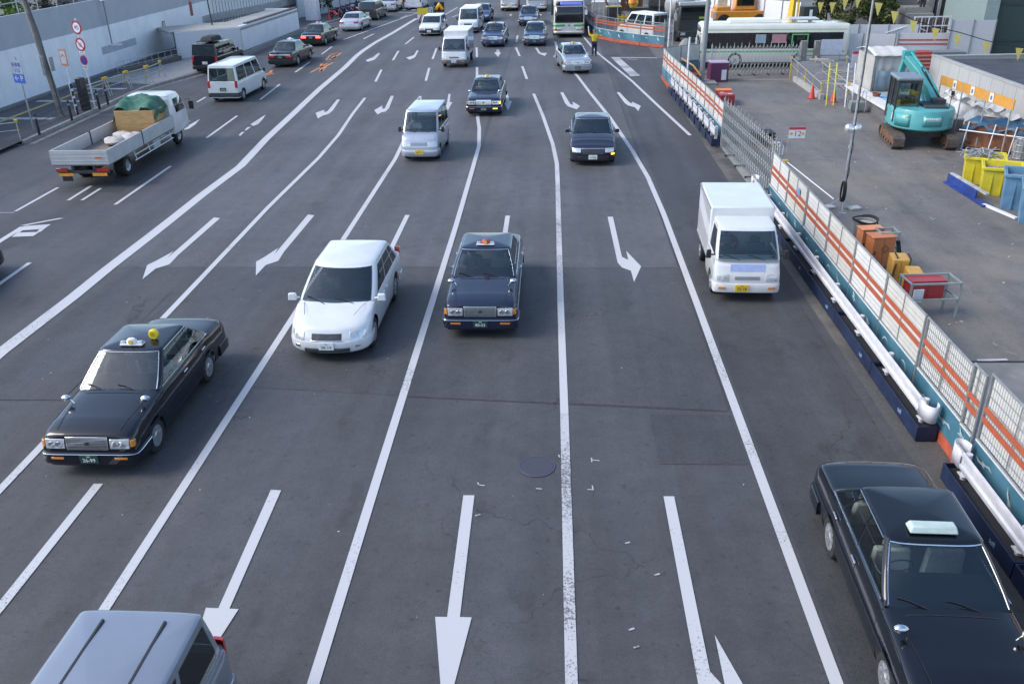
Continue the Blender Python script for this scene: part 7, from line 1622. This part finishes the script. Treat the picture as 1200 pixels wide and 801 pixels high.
# poles and signs on the left pavement
t = pole('utility_pole', 'tall leaning grey-brown utility pole on the left pavement', (-24.45, 42.9, .14), (-25.3, 42.9, 9.5), .15, .12, M('weathered pole', (.20, .185, .175), .7, var=.25, scale=3), .17)
q = MB(); q.b2(-.28, -.16, -.3, .0, 2.0, 2.9); q.build('meter_box', M('grey meter box', (.30, .30, .31), .6), t); q = MB(); q.b2(.14, .2, -.25, .02, 2.2, 2.85); q.build('meter_box', M('grey meter box', (.30, .30, .31), .6), t)
q = MB(); q.tube([(.1, -.1, 0), (-.12, -.1, 4), (-.6, -.1, 7)], .025, 6); q.build('cable_duct', dark_steel(), t)
def round_sign(parent, x, z, r, ring, face, label_txt=None, tcol=None, y=-.05, bar=None):
    T = frame_T((x, y, z), (1, 0, 0), (0, 0, 1))
    q = MB(); q.lathe([(0, .0), (r, .0), (r, -.02), (0, -.02)], 30, T); d = q.build('sign_disc', ring, parent)
    q = MB(); q.lathe([(0, .004), (r*.74, .004), (r*.74, 0)], 30, T); q.build('sign_face', face, d)
    if label_txt: text(label_txt, r*.95, tcol, 'sign_symbol', d, frame_T((x, y-.006, z), (1, 0, 0), (0, 0, 1)), .001)
    if bar:
        q = MB(); q.box((0, 0, .006), (r*1.5, r*.2, .004), rz=H(-45), T=T); q.build('sign_bar', ring, d)
    return d
SR = M('sign ring red', (.36, .02, .04), .5); SB = M('sign blue', (.02, .04, .35), .5)
t = thing('road_sign_pole', 'white pole with three round road signs stacked, red-ringed two above a blue one', 'road sign', (-23.95, 45.3, .14), H(-22))
q = MB(); q.tube([(0, 0, 0), (0, 0, 4.35)], .042, 10); q.build('pole', white_paint(), t)
round_sign(t, 0, 3.92, .33, SR, white_paint(), '40', SB); round_sign(t, 0, 3.10, .33, SR, white_paint(), 'U', SB, bar=True); round_sign(t, 0, 2.34, .24, SR, SB, bar=True)
for z, w_, tx in ((2.72, .36, '8-20'), (1.98, .38, '区間内')):
    q = MB(); q.b2(-w_/2, w_/2, -.05, -.03, z-.07, z+.07); o = q.build('sub_plate', white_paint(), t); text(tx, .12, black_plastic(), 'sign_lettering', o, frame_T((0, -.052, z), (1, 0, 0), (0, 0, 1)), .001)
t = thing('parking_sign', 'grey and blue parking board with arrow and P on a thin pole, far left', 'road sign', (-24.15, 39.7, .14), H(-25)); q = MB(); q.tube([(0, 0, 0), (0, 0, 3.3)], .035, 8); q.build('pole', steel(), t)
q = MB(); q.b2(-.38, .38, -.06, -.04, 2.15, 3.15); b_ = q.build('grey_board', M('sign grey board', (.30, .36, .44), .5), t); q = MB(); q.b2(-.38, .38, -.066, -.06, 2.15, 2.55); q.build('blue_field', M('sign bright blue', (.05, .12, .5), .5), b_)
text('P', .34, white_paint(), 'sign_symbol', b_, frame_T((.18, -.068, 2.35), (1, 0, 0), (0, 0, 1)), .001); text('←', .34, white_paint(), 'sign_symbol', b_, frame_T((-.16, -.068, 2.36), (1, 0, 0), (0, 0, 1)), .001)
text('駐車場', .2, SB, 'sign_lettering', b_, frame_T((0, -.064, 2.95), (1, 0, 0), (0, 0, 1)), .001); text('入口', .2, SB, 'sign_lettering', b_, frame_T((0, -.064, 2.70), (1, 0, 0), (0, 0, 1)), .001)
t = thing('orange_framed_sign', 'orange-framed white plate with an up arrow on a short white pole', 'road sign', (-24.1, 43.7, .14), H(-22)); q = MB(); q.tube([(0, 0, 0), (0, 0, 2.75)], .032, 8); q.build('pole', white_paint(), t)
q = MB(); q.b2(-.24, .24, -.06, -.035, 2.3, 3.1); b_ = q.build('orange_frame', M('sign orange frame', (.48, .24, .16), .5), t); q = MB(); q.b2(-.17, .17, -.066, -.06, 2.4, 3.0); q.build('white_plate', M('sign pale plate', (.5, .52, .56), .5), b_); text('↑', .4, SB, 'sign_symbol', b_, frame_T((0, -.068, 2.7), (1, 0, 0), (0, 0, 1)), .001)
q = MB(); q.b2(-.16, .16, -.2, .2, 0, 1.62); tag(q.build('control_box', M('black control box', (.022, .022, .025), .45, coat=.3), None, bevel=.03, loc=(-23.95, 44.4, .14), rz=H(-12)), 'tall slim black control box between utility pole and round signs', 'box')
for i, (x, y, c_, lb) in enumerate([(-24.15, 43.75, 0, 'white and grey striped short post beside the utility pole'), (-23.85, 43.3, 1, 'black and white post at the kerb next to the striped post')]):
    t = thing('kerb_post', lb, 'post', (x, y, .14)); q = MB(); q.tube([(0, 0, 0), (-.03, 0, 1.5)], .05, 10); q.build('shaft', [white_paint(), black_plastic()][i], t)
    for z in (.4, .8, 1.15): q = MB(); q.lathe([(.052, 0), (.055, .0), (.055, .12), (.052, .12)], 12, Matrix.Translation((-.01, 0, z))); q.build('band', [steel(), white_paint()][i], t)
for i, (px, py) in enumerate([(46.5, 158), (84.5, 141), (117, 128), (127, 123)]):
    g_ = G(px, py, .14); t = thing('bollard', ['black bollard below the parking board', 'black bollard left of the slim black control box', 'black bollard at the foot of the round road signs', 'black bollard just right of the round road signs'][i], 'bollard', g_); q = MB(); q.tube([(0, 0, 0), (0, 0, .9), (0, 0, .95)], [.06, .06, .03], 12); q.build('shaft', black_plastic(), t); q = MB(); q.lathe([(.062, .72), (.065, .72), (.065, .82), (.062, .82)], 14); q.build('band', steel(), t)
# black pipe rails along the kerb
t = thing('kerb_railing', 'thin dark pipe railing along the left kerb between the bollards', 'railing', (0, 0, .14)); pr = [G(47, 158, .14), G(85, 141, .14), G(117, 128, .14), G(127, 123, .14)]
q = MB()
for a, b in ((0, 1), (1, 2), (2, 3)):
    for z in (.3, .55, .8): q.tube([pr[a]+Vector((0, 0, z-.14)), pr[b]+Vector((0, 0, z-.14))], .012, 5)
q.build('pipes', dark_steel(), t)
# yellow-capped guard pipes
def guard_pipe(label, a, b, grp, h=.8):
    a = Vector(a); b = Vector(b); d = b-a; t = thing('guard_pipe', label, 'railing', (a.x, a.y, .14), math.atan2(d.y, d.x), grp); L = d.length
    q = MB(); q.tube([(0, 0, h*.92), (L, 0, h*.92)], .028, 8); q.tube([(0, 0, h*.5), (L, 0, h*.5)], .022, 8); q.build('cross_pipe', steel(), t)
    for x in (0, L):
        q = MB(); q.tube([(x, -.22, 0), (x, 0, h)], .022, 6); q.tube([(x, .22, 0), (x, 0, h)], .022, 6); q.build('trestle_leg', steel(), t)
        q = MB(); q.box((x, 0, h), (.14, .16, .12)); q.box((x, 0, h*.5), (.09, .1, .09)); q.build('yellow_cap', YC, t)
    return t
guard_pipe('steel pipe guard with yellow caps, cut by the left edge', tuple(G(-20, 168, .14)[:2]), tuple(G(24, 163, .14)[:2]), None)
gp = [G(100, 122, .14), G(128, 112, .14), G(152, 104, .14), G(176, 97, .14), G(192, 90, .14)]
for i in range(4): guard_pipe('steel pipe guard with yellow caps, in the row behind the flatbed cab', tuple(gp[i][:2]), tuple((gp[i].lerp(gp[i+1], .9))[:2]), 'yellow-capped pipe guards', .95)
t = thing('street_lamp', 'slim grey street lamp with white head before the site wall', 'street lamp', (-28.35, 57.5, .14)); q = MB(); q.tube([(0, 0, 1.6), (0, 0, 4.25)], .05, 8); q.build('pole', M('grey pole paint', (.27, .29, .31), .45), t); q = MB(); q.lathe([(0, .16), (.14, .12), (.18, 0), (0, -.03)], 14, Matrix.Translation((0, 0, 4.25))); q.build('lamp_head', white_paint(), t); q = MB(); q.b2(-.05, .6, -.1, .1, 1.55, 1.65); q.build('bracket', white_paint(), t)
pole('sign_pole', 'thin dark pole rising from the black box beside the off-roader', (-24.9, 66.5, .14), (-25.2, 66.5, 7), .055, .045, dark_steel(), .1)
q = MB(); q.b2(-.5, .5, -.4, .4, 0, 1.15); tag(q.build('black_bin', M('black bin paint', (.025, .024, .024), .6), None, bevel=.03, loc=(-24.3, 65.9, .14), rz=.2), 'square black box at the foot of the thin dark pole', 'box')
t = thing('planter', 'low dark planter with dry shrubs beside the black box', 'planter', (-25.6, 64.3, .14), H(40)); q = MB(); q.b2(0, 3.4, 0, .7, 0, .35); q.build('box', M('planter stone', (.12, .11, .10), .8, var=.25), t)
q = MB(); random.seed(5)
for i in range(500):
    p = Vector((random.uniform(.1, 3.3), random.uniform(.05, .65), .35+random.random()*.35)); a = Vector((random.gauss(0, 1), random.gauss(0, 1), random.gauss(0, 1))).normalized()*.07; b = a.cross(Vector((0, .3, 1))).normalized()*.04; q.add([p-a, p+b, p+a, p-b], [(0, 1, 2, 3)])
q.build('shrubs', M('dull shrub leaves', (.06, .065, .04), .8, var=.5, scale=4), t, smooth=0, fix=False)
t = thing('low_fence', 'low pale wire fence between the pavement and the site wall', 'fence', (-27.6, 56.0, .14), math.atan2(9, 2.2)); q = MB()
for i in range(13): q.tube([(i*.7, 0, 0), (i*.7, 0, .7)], .018, 6)
for z in (.35, .7): q.tube([(0, 0, z), (8.4, 0, z)], .018, 6)
q.build('frame', M('pale wire', (.48, .47, .44), .6), t); q = MB(); q.b2(0, 6, -.5, -.2, 0, .3); q.build('stone_base', M('planter stone', (.12, .11, .10), .8), t)

# median things at the head of the left lane
t = thing('median_sign', 'small yellow and red barricade board on the median tip', 'sign', tuple(G(496, 25))); q = MB(); q.b2(-.5, .5, -.04, .04, .1, .95); q.build('white_board', white_paint(), t, bevel=.02)
q = MB(); q.b2(-.5, .5, -.06, -.041, .62, 1.15); q.build('yellow_face', M('bright yellow', (.7, .55, .03), .5), t)
q = MB()
for i in range(3): q.add([(-.4+i*.3, -.05, .12), (-.25+i*.3, -.05, .12), (-.05+i*.3, -.05, .58), (-.2+i*.3, -.05, .58)], [(0, 1, 2, 3)])
q.build('red_chevron', M('chevron red', (.5, .06, .05), .5), t, solid=.006)
t = thing('arrow_sign', 'black and yellow arrow board farther up the median', 'sign', tuple(G(515, 16)))
t.scale = (.7, 1, .72); q = MB(); q.b2(-.75, .75, -.03, .03, .2, 1.5); q.build('black_board', black_plastic(), t, bevel=.02)
q = MB(); q.add([(-.7, -.04, .6), (-.3, -.04, .4), (0, -.04, .95), (.3, -.04, .4), (.7, -.04, .6), (.05, -.04, 1.45), (-.05, -.04, 1.45)], [(0, 1, 2, 6), (2, 3, 4, 5), (2, 5, 6)]); q.build('yellow_arrow', M('arrow yellow', (.72, .36, .02), .5, emit=.15), t, solid=.006); q = MB(); q.tube([(0, .05, 0), (0, .05, 1.4)], .04, 6); q.build('post', dark_steel(), t)
MG = 'white posts on the median strip'
for i in range(6):
    g_ = G(502+i*2.5, 20-i*1.2); q = MB(); q.tube([(0, 0, 0), (0, 0, .75)], .05, 8); tag(q.build('median_post', M('pale median post', (.5, .5, .55), .5), None, loc=g_), 'short pale post in the cluttered row between the two median signs', 'post', MG)
scooter('grey-blue motor scooter standing between the median signs', tuple(G(508, 17)), H(-70), (.12, .15, .25))['group'] = 'scooter on the median'
# things above the site wall, top left
gz = 0
t = thing('rooftop_railing', 'horizontal pipe railing above the far end of the left site wall', 'railing', (-33.0, 48.0, 0)); q = MB()
for z in (4.5, 5.0, 5.5): q.tube([(0, -6, z), (0, 34, z)], .035, 6)
for i in range(18): q.tube([(0, -6+i*2.3, 0), (0, -6+i*2.3, 5.5)], .04, 6)
q.build('pipes', steel(), t)
for i, (x, y, h, r, c_, lb) in enumerate([(-37, 59.5, 5.2, 1.6, (.12, .22, .03), 'bright green bamboo-like shrub behind the site wall, left one'), (-38, 63.5, 5.4, 1.5, (.16, .26, .06), 'yellow-green bamboo-like shrub behind the site wall, right one'), (-36.5, 56.0, 4.8, 1.2, (.06, .10, .03), 'dark green shrub behind the site wall, nearest the utility pole'), (-40, 72, 5.2, 1.8, (.05, .06, .05), 'dark shrub behind the site wall, right of the bamboo')]):
    tree(lb, (x, y, 0), h, r, 40+i, name='wall_shrub', dens=1600, col=c_, s=.16, zc=.75)
for i, (x, y, w_, h_, c_, lb, nm) in enumerate([(-35.5, 48.8, 3.0, 4.15, (.40, .09, .04), 'orange-red barrier block above the left end of the site wall', 'orange_block'), (-35.2, 52.0, 2.6, 4.3, (.42, .10, .05), 'orange-red barrier block nearer the utility pole', 'orange_block'), (-36.5, 49.5, 1.6, 4.9, (.55, .56, .58), 'white folded sheet bundle above the site wall, leftmost', 'white_bundle'), (-36.0, 53.6, 2.2, 4.8, (.58, .58, .60), 'white angular panel beside the utility pole top', 'white_bundle'), (-41, 78, 6, 5.4, (.18, .18, .18), 'dark grey shed roof showing above the wall, right of the shrubs', 'grey_shed'), (-44, 60, 16, 6.0, (.10, .10, .11), 'dark low building filling the gap behind the shrubs, top left', 'dark_building')]):
    t = thing(nm, lb, nm.split('_')[1], (x, y, 0), H(80+7*i)); q = MB(); q.box((0, 0, h_/2), (w_, 1.6, h_), top=(.9, .7) if i in (2, 3) else (1, 1)); q.build('body', M('wall clutter %d' % i, c_, .6, var=.2, scale=1.2), t, bevel=.06)
    q = MB()
    for k in range(3): q.box((-w_/2+w_*(k+.5)/3, 0, h_+.04), (w_*.2, 1.2, .1))
    q.build('top_ribs', M('clutter top %d' % i, tuple(a*.7 for a in c_), .6), t)
# ================================================================ drivers
def driver(label, loc, car_rz, sx, sy, seat_z, top, trou=(.03, .03, .04)):
    c_, s_ = math.cos(car_rz), math.sin(car_rz); z = seat_z+.10-.55
    J = dict(pelvis=(0, 0, .55), waist=(0, -.05, .70), chest=(0, -.10, .90), neck=(0, -.09, 1.05), head0=(0, -.07, 1.12), head1=(0, -.06, 1.21), headt=(0, -.07, 1.28),
             shl=(-.18, -.09, 1.0), shr=(.18, -.09, 1.0), ell=(-.25, .12, .82), elr=(.25, .12, .82), wl=(-.13, .33, .90), wr=(.13, .33, .90), hl=(-.12, .39, .93), hr=(.12, .39, .93),
             hil=(-.09, .02, .53), hir=(.09, .02, .53), knl=(-.13, .42, .62), knr=(.13, .42, .62), anl=(-.13, .62, .30), anr=(.13, .62, .30), tol=(-.13, .76, .30), tor=(.13, .76, .30))
    t = person(label, (loc[0]+c_*sx-s_*sy, loc[1]+s_*sx+c_*sy, z), car_rz-PI/2, J, top, trou, (.02, .018, .015), scale=1.0)
    for o in t.children:
        if o.name.startswith('helmet'): o.name = 'hair'; o.scale = (.93, .93, .9); o.location.z = 1.23*.1-.02
    return t
driver('driver in dark suit and white gloves of the black taxi nearest the lower left corner', (-8.03, 14.72), H(-90), .10, -.35, .545, (.03, .03, .05))
driver('driver in grey jacket behind the windscreen of the white crossover', (-4.86, 18.95), H(-91), .17, -.38, .56, (.16, .17, .19))
driver('driver in dark jacket behind the windscreen of the navy taxi in the centre lane', (-1.63, 20.3), H(-90), .10, -.35, .545, (.05, .06, .10))
driver('driver in pale shirt behind the windscreen of the small silver van', (-5.2, 35.65), H(-92), .50, -.32, .66, (.45, .46, .5))
driver('driver in orange-brown jacket behind the windscreen of the white delivery truck', (4.86, 21.9), H(-92), .42, -.36, .66, (.35, .12, .05))
